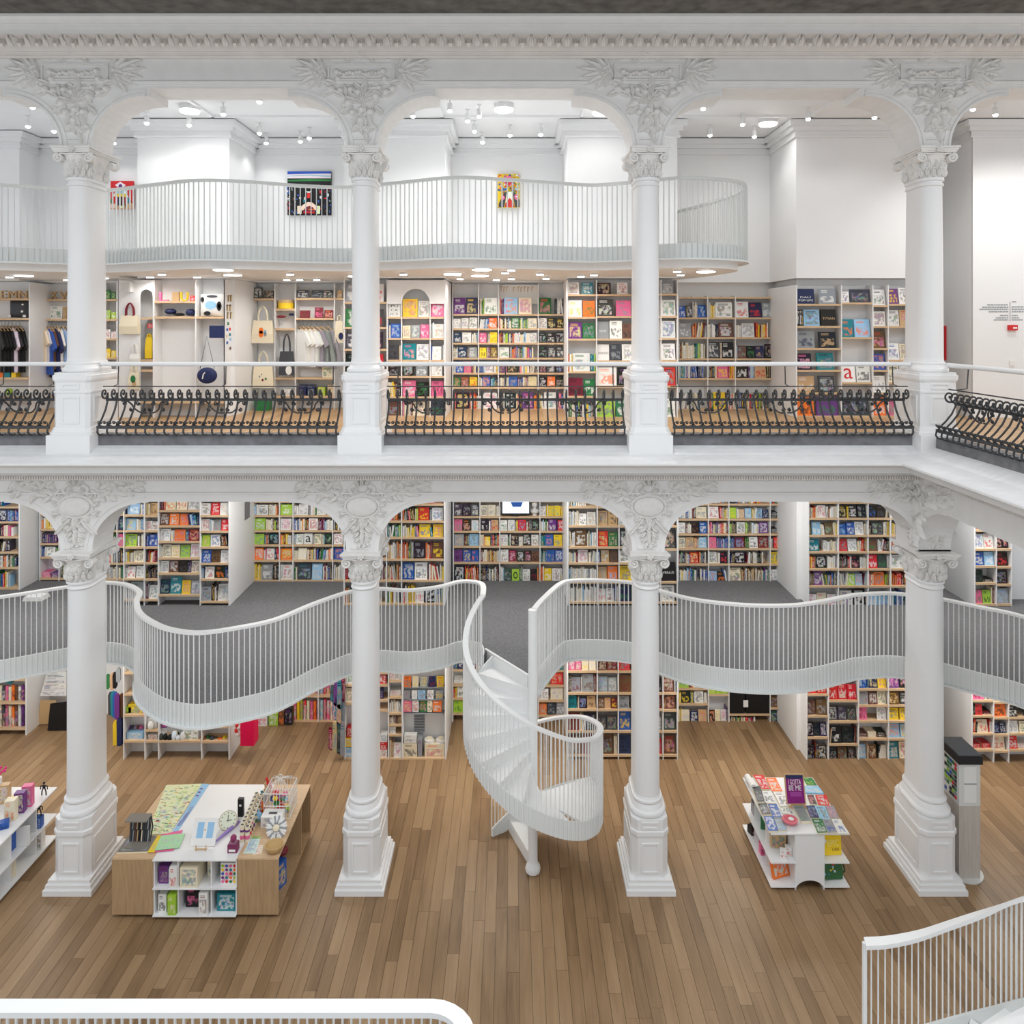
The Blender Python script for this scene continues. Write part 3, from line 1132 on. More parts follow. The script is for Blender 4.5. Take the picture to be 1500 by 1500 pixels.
def upper_column_parts():
    P = []
    m = MB().loft([rect(.313, .50, 6.25), rect(.313, .50, 6.55)])
    m.loft([octo(.30, .48, .05, 6.55), octo(.30, .48, .05, 6.585), octo(.285, .465, .05, 6.60), octo(.275, .45, .05, 6.64), octo(.265, .44, .05, 6.66)])
    P.append(('plinth_base', m, M['white'], False))
    m = MB().loft([octo(.258, .43, .05, 6.65), octo(.258, .43, .05, 7.15)])
    frame_panel(m, .13, 6.71, 7.10, -.43)
    for xf in (.258, -.258):
        side_panel(m, .30, 6.71, 7.10, xf)
    m.loft([octo(.268, .44, .05, 7.15), octo(.268, .44, .05, 7.175), octo(.258, .43, .05, 7.18), octo(.258, .43, .05, 7.30), octo(.27, .44, .05, 7.315), octo(.28, .45, .05, 7.345), octo(.28, .45, .05, 7.40), octo(.262, .43, .05, 7.41), octo(.262, .43, .05, 7.44)])
    frame_panel(m, .13, 7.2, 7.29, -.43)
    P.append(('plinth', m, M['white'], False))
    prof = [(.232, 7.44), (.245, 7.455), (.25, 7.475), (.243, 7.495), (.225, 7.505), (.212, 7.52), (.2, 7.545), (.205, 7.555), (.207, 7.57), (.2, 7.585), (.186, 7.59), (.18, 7.64)]
    m = MB().loft([stadium(r, E, z) for r, z in prof])
    P.append(('base_moulding', m, M['white'], True))
    m = MB().loft([stadium(r, E, z, 12) for r, z in ((.177, 7.62), (.175, 8.2), (.17, 9.0), (.158, 10.17))])
    P.append(('shaft', m, M['white'], True))
    m = MB().loft([stadium(r, E, z) for r, z in ((.158, 10.14), (.176, 10.15), (.182, 10.165), (.176, 10.185), (.16, 10.19), (.16, 10.215), (.182, 10.225), (.188, 10.245), (.182, 10.265), (.16, 10.275))])
    P.append(('neck_ring', m, M['white'], True))
    return P + capital_parts(10.265, 10.70)


LP = [(n, mb.mesh(n, mt, sm)) for n, mb, mt, sm in lower_column_parts()]
UP = [(n, mb.mesh(n, mt, sm)) for n, mb, mt, sm in upper_column_parts()]


def add_column_parts(lst, t, dz):
    cap = None
    for n, me in lst:
        if n in ('acanthus_leaves', 'abacus', 'volute'):
            mobj(n, me, cap)
        else:
            o = mobj('capital' if n == 'capital_bell' else n, me, t, (0, 0, dz))
            if n == 'capital_bell':
                cap = o


ordn = ['leftmost', 'second from left', 'third from left', 'rightmost']
for i, xc in enumerate(COLX):
    t = thing('ground_column', (xc, YC, 0), '%s of the four tall white columns standing on the ground floor' % ordn[i], 'column', 'ground-floor columns')
    add_column_parts(LP, t, 0.0)
    t = thing('gallery_column', (xc, YC, 6.28), '%s of the four white columns standing on the upper gallery ledge' % ordn[i], 'column', 'upper gallery columns')
    add_column_parts(UP, t, -6.28)

# ================================================================== IRON BALUSTRADES
KZ = 6.525


def iron_profile():
    p = []
    cx, cz = .09, .60       # volute centre (forward, up)
    n = 22
    for k in range(n + 1):
        t = k / n
        a = PI + 2 * PI * 1.45 * (1 - t)       # ends at the back of the volute
        r = .012 + .078 * t
        p.append((cx + r * math.cos(a), cz + r * math.sin(a)))
    for d, z in ((.0, .53), (.012, .46), (.06, .36), (.14, .26), (.22, .18), (.275, .11), (.285, .06), (.255, .02), (.2, .004), (.14, .012)):
        p.append((d, z))
    return p


ip = iron_profile()
bm = MB().tube([(0, -d, z) for d, z in ip], [.007 + .007 * min(1, k / 14) for k in range(len(ip))], 6)
bm.ball((0, -.09, .60), (.014, .018, .018), 6, 4)
bar_me = bm.mesh('bar', M['iron'], True)
# pair of curls on a U, between two bars, on the lower rail
sm_ = MB()
for s in (-1, 1):
    path = []
    for k in range(15):
        t = k / 14
        a = -PI / 2 + s * PI * .5 * t
        path.append((.052 * math.cos(a) if False else s * .055 * math.sin(PI / 2 * t), 0, .058 - .058 * math.cos(PI / 2 * t)))
    for k in range(1, 15):
        t = k / 14
        a = (0 if s > 0 else PI) + s * 2 * PI * .95 * t
        r = .028 * (1 - .7 * t)
        path.append((s * .055 - s * .028 + r * math.cos(a), 0, .058 + r * math.sin(a)))
    sm_.tube(path, .006, 5)
    sm_.ball((s * .03, 0, .06), .011, 6, 4)
curl_me = sm_.mesh('curl', M['iron'], True)
# larger scroll cluster below the upper rail
lg = MB()
for s in (-1, 1):
    path = [(s * .02, 0, -.20), (s * .10, 0, -.19), (s * .17, 0, -.13), (s * .2, 0, -.06), (s * .25, 0, -.01), (s * .33, 0, -.01)]
    lg.tube(catmull(path, 5), .0105, 5)
    for (cx, cz, r0, d) in ((s * .30, -.045, .035, s), (s * .10, -.05, .035, -s), (s * .045, -.15, .03, s), (s * .22, -.15, .03, -s)):
        sp = [(cx + r0 * (1 - .75 * k / 14) * math.cos(PI / 2 + d * 2 * PI * 1.2 * k / 14), 0, cz + r0 * (1 - .75 * k / 14) * math.sin(PI / 2 + d * 2 * PI * 1.2 * k / 14)) for k in range(15)]
        lg.tube(sp, .0085, 5)
        lg.ball((cx, 0, cz), .012, 6, 4)
big_me = lg.mesh('scroll', M['iron'], True)


def lean(z):
    """forward offset of the bars at height z above the kerb"""
    for (d0, z0), (d1, z1) in zip(ip[23:], ip[24:]):
        if z1 <= z <= z0:
            return d0 + (d1 - d0) * (z0 - z) / (z0 - z1)
    return 0.0


def balustrade(origin, L, rz, label, handrail=True):
    t = thing('iron_balustrade', origin, label, 'balustrade', 'wrought iron balustrades', rz=rz)
    n = max(2, round(L / .139))
    st = L / n
    for i in range(n + 1):
        mobj('bar', bar_me, t, (i * st, 0, 0))
    for nm, z, d, r in (('top_rail', .70, .09, .008), ('upper_rail', .50, lean(.50), .012), ('lower_rail', .125, lean(.125), .013), ('foot_rail', .006, .2, .008)):
        m = MB()
        hh = r * (1.6 if nm in ('upper_rail', 'lower_rail') else 1)
        m.box(-.02, L + .02, -d - r, -d + r, z - hh, z + hh)
        part(nm, m, M['iron'], t, world=False)
    for i in range(n):
        o = mobj('curl', curl_me, t, ((i + .5) * st, -lean(.17), .135))
        o.rotation_euler = (.75, 0, 0)
        o.scale = (1.15, 1.3, 1.3)
    k = max(1, round(L / 1.15))
    for j in range(k):
        o = mobj('scroll', big_me, t, ((j + .5) * L / k, -lean(.40) - .005, .49))
        o.rotation_euler = (.42, 0, 0)
        o.scale = (1.05, 1.4, 1.05)
    return t


bl = ['iron balustrade with scrolled bars left of the first gallery column', 'iron balustrade with scrolled bars between first and second gallery columns', 'iron balustrade with scrolled bars between second and third gallery columns', 'iron balustrade with scrolled bars between third and fourth gallery columns']
hl = ['left of the first gallery column', 'between the first and second gallery columns', 'between the second and third gallery columns', 'between the third and fourth gallery columns']
for i in range(4):
    x0 = COLX[i - 1] + .36 if i else -9.9
    x1 = COLX[i] - .36
    balustrade((x0, 11.34, KZ), x1 - x0, 0, bl[i])
    y = 11.42
    t = thing('gallery_handrail', ((x0 + x1) / 2, y, KZ + .70), 'round white handrail on thin black posts ' + hl[i], 'handrail', 'white gallery handrails')
    part('rail', MB().tube([(x0 - .15, y, 7.545), (x1 + .15, y, 7.545)], .034, 10), M['white'], t, True)
    nn = 3 if i else 5
    for k in range(nn):
        xx = x0 + .12 + (x1 - x0 - .24) * k / (nn - 1)
        part('post', MB().tube([(xx, 11.25, KZ + .70), (xx, y - .02, KZ + .72), (xx, y, 7.53)], .009, 6), M['iron'], t)
balustrade((6.2, 10.72, KZ), 5.4, -PI / 2, 'iron balustrade with scrolled bars running along the right wing')
t = thing('gallery_handrail', (6.3, 8, KZ + .70), 'round white handrail on thin black posts along the right wing', 'handrail', 'white gallery handrails')
part('rail', MB().tube([(6.3, 11.1, 7.545), (6.3, 5.3, 7.545)], .034, 10), M['white'], t, True)
for k in range(4):
    yy = 10.6 - k * 1.5
    part('post', MB().tube([(6.11, yy, KZ + .70), (6.28, yy, KZ + .72), (6.3, yy, 7.53)], .009, 6), M['iron'], t)

# ================================================================== SPIRAL STAIR
SX, SY, SR = .31, 11.4, 1.0


def lerp_tab(tab, a):
    for (a0, z0), (a1, z1) in zip(tab, tab[1:]):
        if a0 <= a <= a1:
            return z0 + (z1 - z0) * (a - a0) / (a1 - a0)
    return tab[-1][1] if a > tab[-1][0] else tab[0][1]


RT = [(128, 3.895), (140, 3.895), (180, 3.47), (225, 3.10), (270, 2.70), (300, 2.45), (330, 2.28), (360, 2.17), (400, 2.0), (450, 1.70), (488, 1.28)]
TT = [(128, 2.90), (270, 1.60), (295, 1.39), (315, 1.25), (335, 1.17), (360, 1.15), (388, 1.13), (400, 1.04), (488, .16)]
st = thing('spiral_staircase', (SX, SY, 0), 'white steel spiral staircase winding round a slim pole to the mezzanine', 'staircase')


def sp(a, r=SR):
    return Vector((SX + r * math.cos(math.radians(a)), SY + r * math.sin(math.radians(a)), 0))


m = MB()
rings = [[(SX + r * math.cos(2 * PI * k / 16), SY + r * math.sin(2 * PI * k / 16), z) for k in range(16)] for r, z in ((.075, 0), (.105, .02), (.115, .06), (.105, .11), (.075, .15), (.07, .2), (.07, 3.9), (.06, 3.905))]
m.loft(rings)
part('newel_post', m, M['steel'], st, True)


def wedge(a0, a1, z0, z1, r0=.06, r1=SR + .004):
    n = 9
    pts = [tuple(sp(a0 + (a1 - a0) * k / n, r1)[:2]) for k in range(n + 1)] + [tuple(sp(a1, r0)[:2]), tuple(sp(a0, r0)[:2])]
    return MB().prism(pts, 'z', z0, z1)


for i in range(10):
    a0, a1 = 128 + 19 * i, 128 + 19 * (i + 1)
    zt = 2.88 - .173 * (i + 1)
    if i < 9:
        part('tread', wedge(a0 - 1, a1, zt - .03, zt), M['steel'], st)
    part('riser', wedge(a0 - .7, a0 + .3, zt, zt + .15), M['steel'], st)
part('landing', wedge(317, 352, 1.12, 1.15).prism([tuple(sp(352 + 36 * k / 9, SR + .004)[:2]) for k in range(10)] + [tuple(sp(388, .06)[:2]), tuple(sp(352, .06)[:2])], 'z', 1.12, 1.15), M['steel'], st)
for i in range(6):
    a0, a1 = 388 + 16.6 * i, 388 + 16.6 * (i + 1)
    zt = 1.15 - .192 * (i + 1)
    if i < 5:
        part('tread', wedge(a0 - 1, a1, zt - .03, zt), M['steel'], st)
    part('riser', wedge(a0 - .7, a0 + .3, max(zt, 0), zt + .17), M['steel'], st)
# outer stringer band
rings = []
for k in range(121):
    a = 128 + 360 * k / 120
    zb = max(lerp_tab(TT, a) - .29, .0)
    zt = max(lerp_tab(TT, a) - .03, .06)
    p, q = sp(a, SR - .005), sp(a, SR + .02)
    rings.append([(p.x, p.y, zb), (q.x, q.y, zb), (q.x, q.y, zt), (p.x, p.y, zt)])
part('stringer', MB().loft(rings), M['fascia'], st, True)
# underside plate of the flight
rings = []
for k in range(61):
    a = 128 + 190 * k / 60
    zz = lerp_tab(TT, a) - .27
    p, q = sp(a, .06), sp(a, SR)
    rings.append([(p.x, p.y, zz), (q.x, q.y, zz), (q.x, q.y, zz + .02), (p.x, p.y, zz + .02)])
part('soffit_plate', MB().loft(rings), M['steel'], st, True)
path = [sp(a, SR + .0) for a in [140 + 348 * k / 90 for k in range(91)]]
n_ = len(path) - 1
railing(st, path, lambda t: lerp_tab(RT, 140 + 348 * t), lambda t: max(lerp_tab(TT, 140 + 348 * t) - .285, 0.0), .062, M['steel'], outset=.03)

# ================================================================== FOREGROUND: near railing and near stair
pn = [Vector((-4.2, 4.78, 0)), Vector((-2.4, 4.78, 0))] + [Vector((-.5 + .24 * math.sin(PI / 2 * k / 8), 4.54 + .24 * math.cos(PI / 2 * k / 8), 0)) for k in range(9)] + [Vector((-.26, 4.0, 0)), Vector((-.26, 3.6, 0))]
rt = thing('mezzanine_railing', (-2.0, 4.78, 2.6), 'white railing with rounded corner along the bottom left edge of the photo', 'railing', 'white bar railings')
pn2 = [Vector((p.x, p.y, 0)) for p in pn]
railing(rt, pn2, ZR, 2.6, .055, M['steel'], rw=.10, outset=-.02)
struct('floor_mezzanine_near', MB().prism([(p.x, p.y) for p in pn2] + [(-4.2, 3.6)], 'z', 2.58, ZM), M['carpet'], 'near mezzanine slab under the bottom left railing')

sn = thing('curved_staircase', (4.2, 6.4, 0), 'white curved staircase with bar railing rising out of the bottom right corner', 'staircase')
# path of the outer (far) side, from the newel up to the near right
cp = [PW(px, py, Y) for px, py, Y in ((1267, 1379, 7.25), (1300, 1377, 7.2), (1345, 1368, 7.1), (1395, 1351, 6.95), (1450, 1332, 6.75), (1500, 1313, 6.5))] + [Vector((4.46, 6.15, 3.62)), Vector((4.58, 5.6, 3.88)), Vector((4.6, 4.8, 3.9))]
pc = resample(catmull(cp, 8), .05)


railing(sn, pc, 'path', .92, .062, M['steel'], rw=.11, rh=.04, outset=-.03)
part('newel', MB().box(3.31, 3.345, 7.235, 7.265, 0.0, 2.3), M['steel'], sn)
# stringer and steps following the rail, on the near side of the path
rings = []
n_ = len(pc)
inner = []
for i, p in enumerate(pc):
    t = pc[min(i + 1, n_ - 1)] - pc[max(i - 1, 0)]
    s = Vector((t.y, -t.x, 0)).normalized()
    z = p.z - .86
    a, b = p - s * .02, p + s * .02
    inner.append((p, s, z))
    rings.append([(a.x, a.y, z - .34), (b.x, b.y, z - .34), (b.x, b.y, z), (a.x, a.y, z)])
part('stringer', MB().loft(rings), M['fascia'], sn, True)
for k in range(10):
    i0 = min(int(k * n_ / 10), n_ - 1)
    i1 = min(int((k + 1) * n_ / 10), n_ - 1)
    if i1 <= i0:
        continue
    p0, s0, z0 = inner[i0]
    p1, s1, z1 = inner[i1]
    zt = z0 - .04
    pts = [(p0 + s0 * .02)[:2], (p1 + s1 * .02)[:2], (p1 + s1 * .95)[:2], (p0 + s0 * .95)[:2]]
    pts = [tuple(q) for q in pts]
    part('step', MB().prism(pts, 'z', zt - .24, zt), M['steel'], sn)
# ================================================================== BOOKCASES AND BOOKS
BOOKS = []        # every book: dict with geometry, colours, label
rb = random.Random(21)
SPAL = dict(
    x='r y b g w o p v k t w l c u m n i w w e d a i w'.split(), W='w w w i w e w i w c'.split(), K='k d k n d k u m w'.split(), R='r r o r y w w m i k'.split(),
    B='b n c b t w v b'.split(), G='g l g t e w i'.split(), O='o y a r a w i e'.split(), Y='y y w i o y'.split(), V='v n v e w m v'.split(),
    M='w i r b k w g y e m w o n c w'.split(), U='u a i u a m w i'.split(), P='p w w m v r e i'.split())
ORD = ['1st', '2nd', '3rd', '4th', '5th', '6th', '7th', '8th', '9th', '10th', '11th', '12th', '13th', '14th', '15th', '16th', '17th', '18th', '19th', '20th']


def jitter(c, a=.12):
    k = 1 + rb.uniform(-a, a)
    return tuple(max(0.004, min(.92, v * k + rb.uniform(-.012, .012))) for v in c)


def parse_cell(spec):
    out = []
    for tk in spec.split():
        if tk[0] == 'F':
            body, txt = (tk.split('"', 1) + [''])[:2]
            txt = txt.rstrip('"').replace('_', ' ')
            body = body[1:]
            wf = 1.0
            if '*' in body:
                body, q = body.split('*')
                wf = float(q)
            c, a = (body.split('/') + [None])[:2]
            out.append(('F', c, a or rb.choice('wkieuyrb'), wf, txt))
        elif tk[0] == 'S':
            n = ''.join(ch for ch in tk if ch.isdigit())
            out.append(('S', int(n), tk[-1]))
        elif tk[0] == 'G':
            out.append(('G', float(tk[1:] or 1)))
        elif tk[0] == 'H':      # flat pile
            out.append(('H', int(tk[1]), tk[2], tk[3] if len(tk) > 3 else 'w'))
    return out


def add_book(kind, x, y, z, wd, ht, th, c, a, tilt=0.0, lean_=0.0, unit='', row=0, idx=0, txt='', yaw=0.0):
    BOOKS.append(dict(kind=kind, x=x, y=y, z=z, w=wd, h=ht, t=th, c=jitter(PAL[c]), a=PAL[a], cn=c, an=a, tilt=tilt, lean=lean_, unit=unit, row=row, idx=idx, txt=txt, seed=rb.uniform(.02, .98), yaw=yaw))


def fill_cell(spec, x0, x1, yf, z, clear, unit, row, counter):
    """books of one shelf cell: x0..x1 wide, standing on z, 'clear' metres high, front edge of shelf at yf"""
    toks = parse_cell(spec)
    if not toks:
        return
    items = []
    for tk in toks:
        if tk[0] == 'F':
            h = min(clear * rb.uniform(.80, .90), .34)
            items.append([('F',) + tk[1:], min(h * rb.uniform(.70, .80), .27) * tk[3], h])
        elif tk[0] == 'S':
            pal = SPAL[tk[2]] if tk[2] in SPAL else None
            for k in range(tk[1]):
                c = rb.choice(pal) if pal else (tk[2] if rb.random() < .7 else rb.choice('wkie'))
                h = min(clear * rb.uniform(.64, .86), .32)
                items.append([('S', c), rb.uniform(.018, .036), h])
        elif tk[0] == 'G':
            items.append([('G',), .06 * tk[1], 0])
        else:
            items.append([tk, .19, 0])
    W = (x1 - x0) - .012
    tot = sum(i[1] + (.012 if i[0][0] in 'FH' else .001) for i in items)
    k = W / tot
    if k > 1.25:
        k = 1.25
    gapx = max(0, W - tot * k) / max(1, len(items))
    x = x0 + .006
    lean_left = 0
    for it in items:
        w_ = it[1] * k
        if it[0][0] == 'F':
            _, c, a, wf, txt = it[0]
            wd = w_ * .98
            ht = min(it[2], max(wd * 1.5, it[2] * .8))
            counter[0] += 1
            add_book('F', x + w_ / 2, yf + .03 + rb.uniform(0, .02), z, wd, ht, rb.uniform(.015, .035), c, a, rb.uniform(.10, .2), 0, unit, row, counter[0], txt, rb.uniform(-.05, .05))
            x += w_ + .012 * k + gapx
        elif it[0][0] == 'S':
            d = rb.uniform(.035, .06)
            if lean_left == 0 and rb.random() < .05:
                lean_left = rb.randint(2, 4)
                la = rb.choice((-1, 1)) * rb.uniform(.08, .17)
            ln = 0
            if lean_left > 0:
                lean_left -= 1
                ln = la
            counter[1] += 1
            add_book('S', x + w_ / 2, yf + d, z, w_ * .94, it[2], rb.uniform(.13, .19), it[0][1], rb.choice('wkiy'), 0, ln, unit, row, counter[1])
            x += w_ + .001 * k + gapx * .3
        elif it[0][0] == 'G':
            x += w_
        else:
            zz = z
            for q in range(it[0][1]):
                th = rb.uniform(.02, .035)
                counter[2] += 1
                add_book('H', x + w_ / 2, yf + .05 + rb.uniform(0, .02), zz, w_ * .92, th, .2, it[0][2], it[0][3], 0, 0, unit, row, counter[2], yaw=rb.uniform(-.1, .1))
                zz += th
            x += w_ + .012 * k


def bookcase(name, label, unit, Y, px, z0, ztop, cols, depth=.30, back=True, side=None, base_gap=True, shelf_t=.036, xs=None):
    """px: photo x of the uprights; cols: per column (list of photo y of shelf tops, list of cell specs, top to bottom)"""
    k = Y / F
    X = xs or [(p - CX) * k for p in px]
    t = thing(name, ((X[0] + X[-1]) / 2, Y + depth / 2, z0), label, 'bookcase', 'white and oak bookcases')
    for i, x in enumerate(X):
        d1 = depth
        part('upright', MB().box(x - .009, x + .009, Y + .004, Y + d1, z0, ztop), M['white'], t)
    if side:
        for (xx, ya, yb) in side:
            part('side_panel', MB().box(xx - .012, xx + .012, ya, yb, z0, ztop), M['white'], t)
    if back:
        part('back_panel', MB().box(X[0], X[-1], Y + depth - .012, Y + depth, z0, ztop), M['white'], t)
    crow = {}
    for ci, (ys, specs) in enumerate(cols):
        xa, xb = X[ci] + .009, X[ci + 1] - .009
        zs = [CH - (y - HY) * k for y in ys]
        prev = ztop
        for r, z in enumerate(zs):
            part('shelf_board', MB().box(xa, xb, Y, Y + depth - .012, z - shelf_t, z), M['oak'], t)
            clear = prev - z - .01
            prev = z - shelf_t
            if r < len(specs) and specs[r]:
                fill_cell(specs[r], xa, xb, Y, z, min(clear, .42), unit, r, crow.setdefault(r, [0, 0, 0]))
    return t


ZT = 8.97
# ------------------------------------------------------------ upper gallery
bookcase('bookcase', 'upper bookcase in the recess between second and third gallery columns', 'upper centre recess', B, [663, 701, 730, 788.5, 828], ZU, ZT, [
    ([460, 481, 502, 524, 546, 567, 599], ['Fv/w Fn/y', 'Fw/e Fw/e Fw/k', 'Fn/w Fw/e S4W', 'S3W Fn/w S1U Fe/w', 'S2Y Fb/w Fp/r S5x', 'Fg/o Fu/o Fy/r', 'S2R Fk/y S6R']),
    ([460, 481, 502, 524, 546, 567, 599], ['S2R S2G Fw/g*1.2', 'S6M Fo/w', 'Fp/w S2P Fy/o', 'Fy/k S3V Fu/y', 'S4B Fw/v S3R', 'S2W Fb/o S5B', 'S3W Fw/p']),
    ([460, 481, 502, 524, 546, 567, 599], ['S2R S2B Fc/o*1.3 Fi/p*1.2 G2', 'S9x Fg/w S7G Fi/e', 'S10x S9W Fw/e', 'Fw/g S13x', 'S4x Fk/a S9x', 'S6W Fb/k S6x Fi/y', 'S4K Fk/w S4x Fv/p S3x']),
    ([460, 481, 502, 524, 546, 567, 599], ['Fg/r G1 S7K', 'Fw/u Fk/y Fk/y', 'Fk/e Fk/w Fk/e', 'Fk/g Fd/w Fd/w', 'Fd/r Fd/w Fk/b', 'Fk/w Fo/w Fk/u', 'S3x Fw/t S5x'])])
bookcase('bookcase', 'upper projecting bookcase behind the third gallery column', 'upper third-column case', A, [831.5, 874, 930, 968.5, 992.5], ZU, ZT, [
    ([431, 464, 496, 544, 580, 611], ['Fw/m Ft/w', 'Fw/y Fo/g', 'Fv/y Fg/k', 'S3Y Fw/g*1.3 S3G', 'Fm/k Fg/w*.7', 'S4G S8M']),
    ([431, 463, 496, 528, 565, 611], ['Fk/a*1.2 Fw/r', 'Fd/w Fp/e', 'Fe/w"NOW" Fw/k Fu/k', 'Fw/k"DESIGN" Fd/e Fw/e', 'Fw/o*1.2 Fk/v', 'Fl/k Fg/w']),
    ([430, 463, 495, 527, 565, 611], ['Fe/w', 'Fg/w', 'Fw/b', 'Fd/w', 'Fr/k', 'Fg/w']),
    ([430, 463, 495, 527, 565, 611], ['Fe/w*1.2', 'Fw/g*1.2', 'Fw/b', 'Fw/k', 'Fr/k', 'Fw/g'])])
bookcase('bookcase', 'upper bookcase in the recess between third and fourth gallery columns', 'upper right recess', B, [994, 1037, 1077.5, 1137], ZU, 8.72, [
    ([435, 465, 494, 525, 554, 599], ['Fr/w G1 Fg/w"1000x"', 'Fb/w*.8 S1K Fd/w*.7 S5W Fb/c', 'Fe/w S10M', 'S2P S7W S3G S3O', 'S13B', 'S12W']),
    ([435, 465, 494, 525, 554, 599], ['Fd/e Fm/a*1.3', 'S2W S3R Fw/k*1.2', 'S3W S3K Fu/w', 'Fd/w S1O Fk/w', 'S6K S2Y Fp/y S5O', 'S5x Fy/k S6R']),
    ([435, 465, 494, 525, 554, 599], ['Fc/b*1.2 G1 Fi/e*1.2', 'Fw/r Fn/r Fe/w', 'S3W Fw/e S7R', 'S2B Fu/k Fk/g Fn/a Fk/u', 'Fk/w S4B Fa/r S6K', 'S16x'])])
bookcase('bookcase', 'upper projecting bookcase left of the fourth gallery column', 'upper fourth-column case', A, [1167, 1233, 1279, 1301.5, 1338, 1372], ZU, 8.87, [
    ([445, 477.5, 510, 542, 575, 609], ['Fn/w*1.25"DALÍ_POP-UPS" Fe/w*1.25', 'S3K Fc/k Fk/a"TITIAN"', 'Fe/n*1.2 Fk/a*1.2', 'Fk/p Ft/k', 'Fa/w*1.2 Fd/e', 'Fo/k Fv/g*1.2']),
    ([443, 494, 560, 609], ['Fw/v*.6 Fd/k*1.6', 'Ft/o Fc/o*1.3', 'Fw/r"a" Fw/k', 'Fd/v*1.7']),
    ([447, 477.5, 510, 542, 575, 609], ['Fw/k', 'Fw/m', 'Fu/r', 'Fb/r', 'Fw/e', 'Fo/w']),
    ([445, 477.5, 527, 560, 609], ['Fv/y Fw/k', 'Fw/k Fa/r', 'Fw/b Fi/u', 'Fi/k Fw/g', 'Fp/u Fw/e']),
    ([445, 477.5, 527, 560, 609], ['Fv/y', 'Fw/k', 'Fw/b', 'Fi/k', 'Fp/u'])],
    side=[((1167 - CX) * A / F, A, 16.0)])
bookcase('bookcase', 'upper projecting bookcase with a round-topped niche behind second gallery column', 'upper niche case', A, [504, 535, 567, 588, 630, 651.5], ZU, 8.97, [
    ([442, 479, 511, 545, 577, 611], ['Fe/w', 'Fg/w', 'Fd/w', 'Fk/e', 'Fk/r', 'S6M']),
    ([442, 479, 511, 545, 577, 611], ['Fw/r', 'Fd/r', 'Fk/r', 'Fr/k', 'Fk/w', 'S6K']),
    ([464, 495, 527, 551, 581, 609], ['Fw/k"DRA_PU_CA_ICS"', 'S2B Fb/c', 'Fd/k S2W', 'Fk/e', 'S7M', 'Fu/d']),
    ([464, 495, 527, 551, 581, 609], ['Fy/o*1.3 Fw/u', 'Fi/a Fe/w Fp/w', 'Ft/p*1.1 Fw/e*1.1', 'Fk/e Fe/w', 'Fp/w Fk/g*1.2', 'S5P Fi/u']),
    ([464, 495, 527, 551, 581, 609], ['Fp/w', 'S2W Fw/a', 'S1B Fw/i S2W', 'Fw/e', 'Fp/m', 'Fd/g'])],
    side=[((651.5 - CX) * A / F, A, 16.0)])

# ------------------------------------------------------------ mezzanine
ZMT = 5.45
mz = lambda l, k: l + [l[-1]] if k else l
bookcase('bookcase', 'mezzanine bookcase projecting right of the first column', 'mezzanine left case', A, [181, 211, 231.5, 293, 335.5], ZM, ZMT, [
    ([730, 754, 777, 801, 824, 847.5, 878], ['S6x', 'S2B Fc/w S2B', 'Fc/y S3W S1B', 'Fl/k S3K', 'S6O Fi/u', 'S1O Fw/r Fw/e', 'S3W Fe/k']),
    ([730, 755, 777, 801, 824, 848, 878], ['S4M', 'S3Y Fa/u', 'Fw/r Fw/m', 'S2B Fb/w', 'S6R', 'S6K', 'S3V Fw/e']),
    ([724, 747.5, 770, 793, 817, 839.5, 871], ['S14x', 'S3R Fi/o Fi/r Fw/e', 'Fu/w Fo/w Fo/r S6B', 'Fw/e S2W Fo/r S2B Fm/o', 'S2W Fi/k Fi/y Fl/g Fw/p', 'Fw/e Fu/w Fk/d S2V Fi/v', 'Fn/g Ft/w*1.2 Fy/o Fe/w']),
    ([731, 755, 778, 801, 825, 848, 881], ['S10x', 'Fw/u Fr/w Fw/i', 'Fw/r S2W Fe/u Fr/w', 'Fl/y Fw/b S5K', 'Fb/w Fu/k Fw/e', 'S2B Fw/r Fk/o S2B', 'Fe/k S5x Fw/e'])],
    side=[((335.5 - CX) * A / F, A, 16.0)])
bookcase('bookcase', 'mezzanine bookcase in the recess left of the second column', 'mezzanine left recess', B, [371, 409, 429, 487, 522], ZM, ZMT, [
    ([734, 755, 777, 798, 820.5, 850], ['S8M', 'S2W Fw/k S3W S2O', 'Fl/w S3P S5x', 'Fl/g S3x Fk/t', 'Fo/w S2x Fw/r S3x', 'S6Y Fe/w S4K']),
    ([734, 755, 777, 798, 820.5, 850], ['S4M', 'Fl/w*1.3', 'Fw/p', 'S4R S2W', 'Fo/y*1.2', 'S2W Fw/r']),
    ([734, 755, 777, 798, 820.5, 850], ['S14M', 'S2W Fw/e S4G Fw/e S3Y', 'S4M S5R Fw/r S4V S5W', 'S2W Fw/g Fw/k*1.1"a" S1G Fi/g S2G Fk/g', 'S2W Fi/w S16x', 'S2G Fd/t*1.3 Fc/w S3V S2B S2K']),
    ([734, 755, 777, 798, 820.5, 850], ['S6x', 'S7x', 'S8x', 'Fw/r Fe/w', 'Fb/r Fw/t', 'S10W'])])
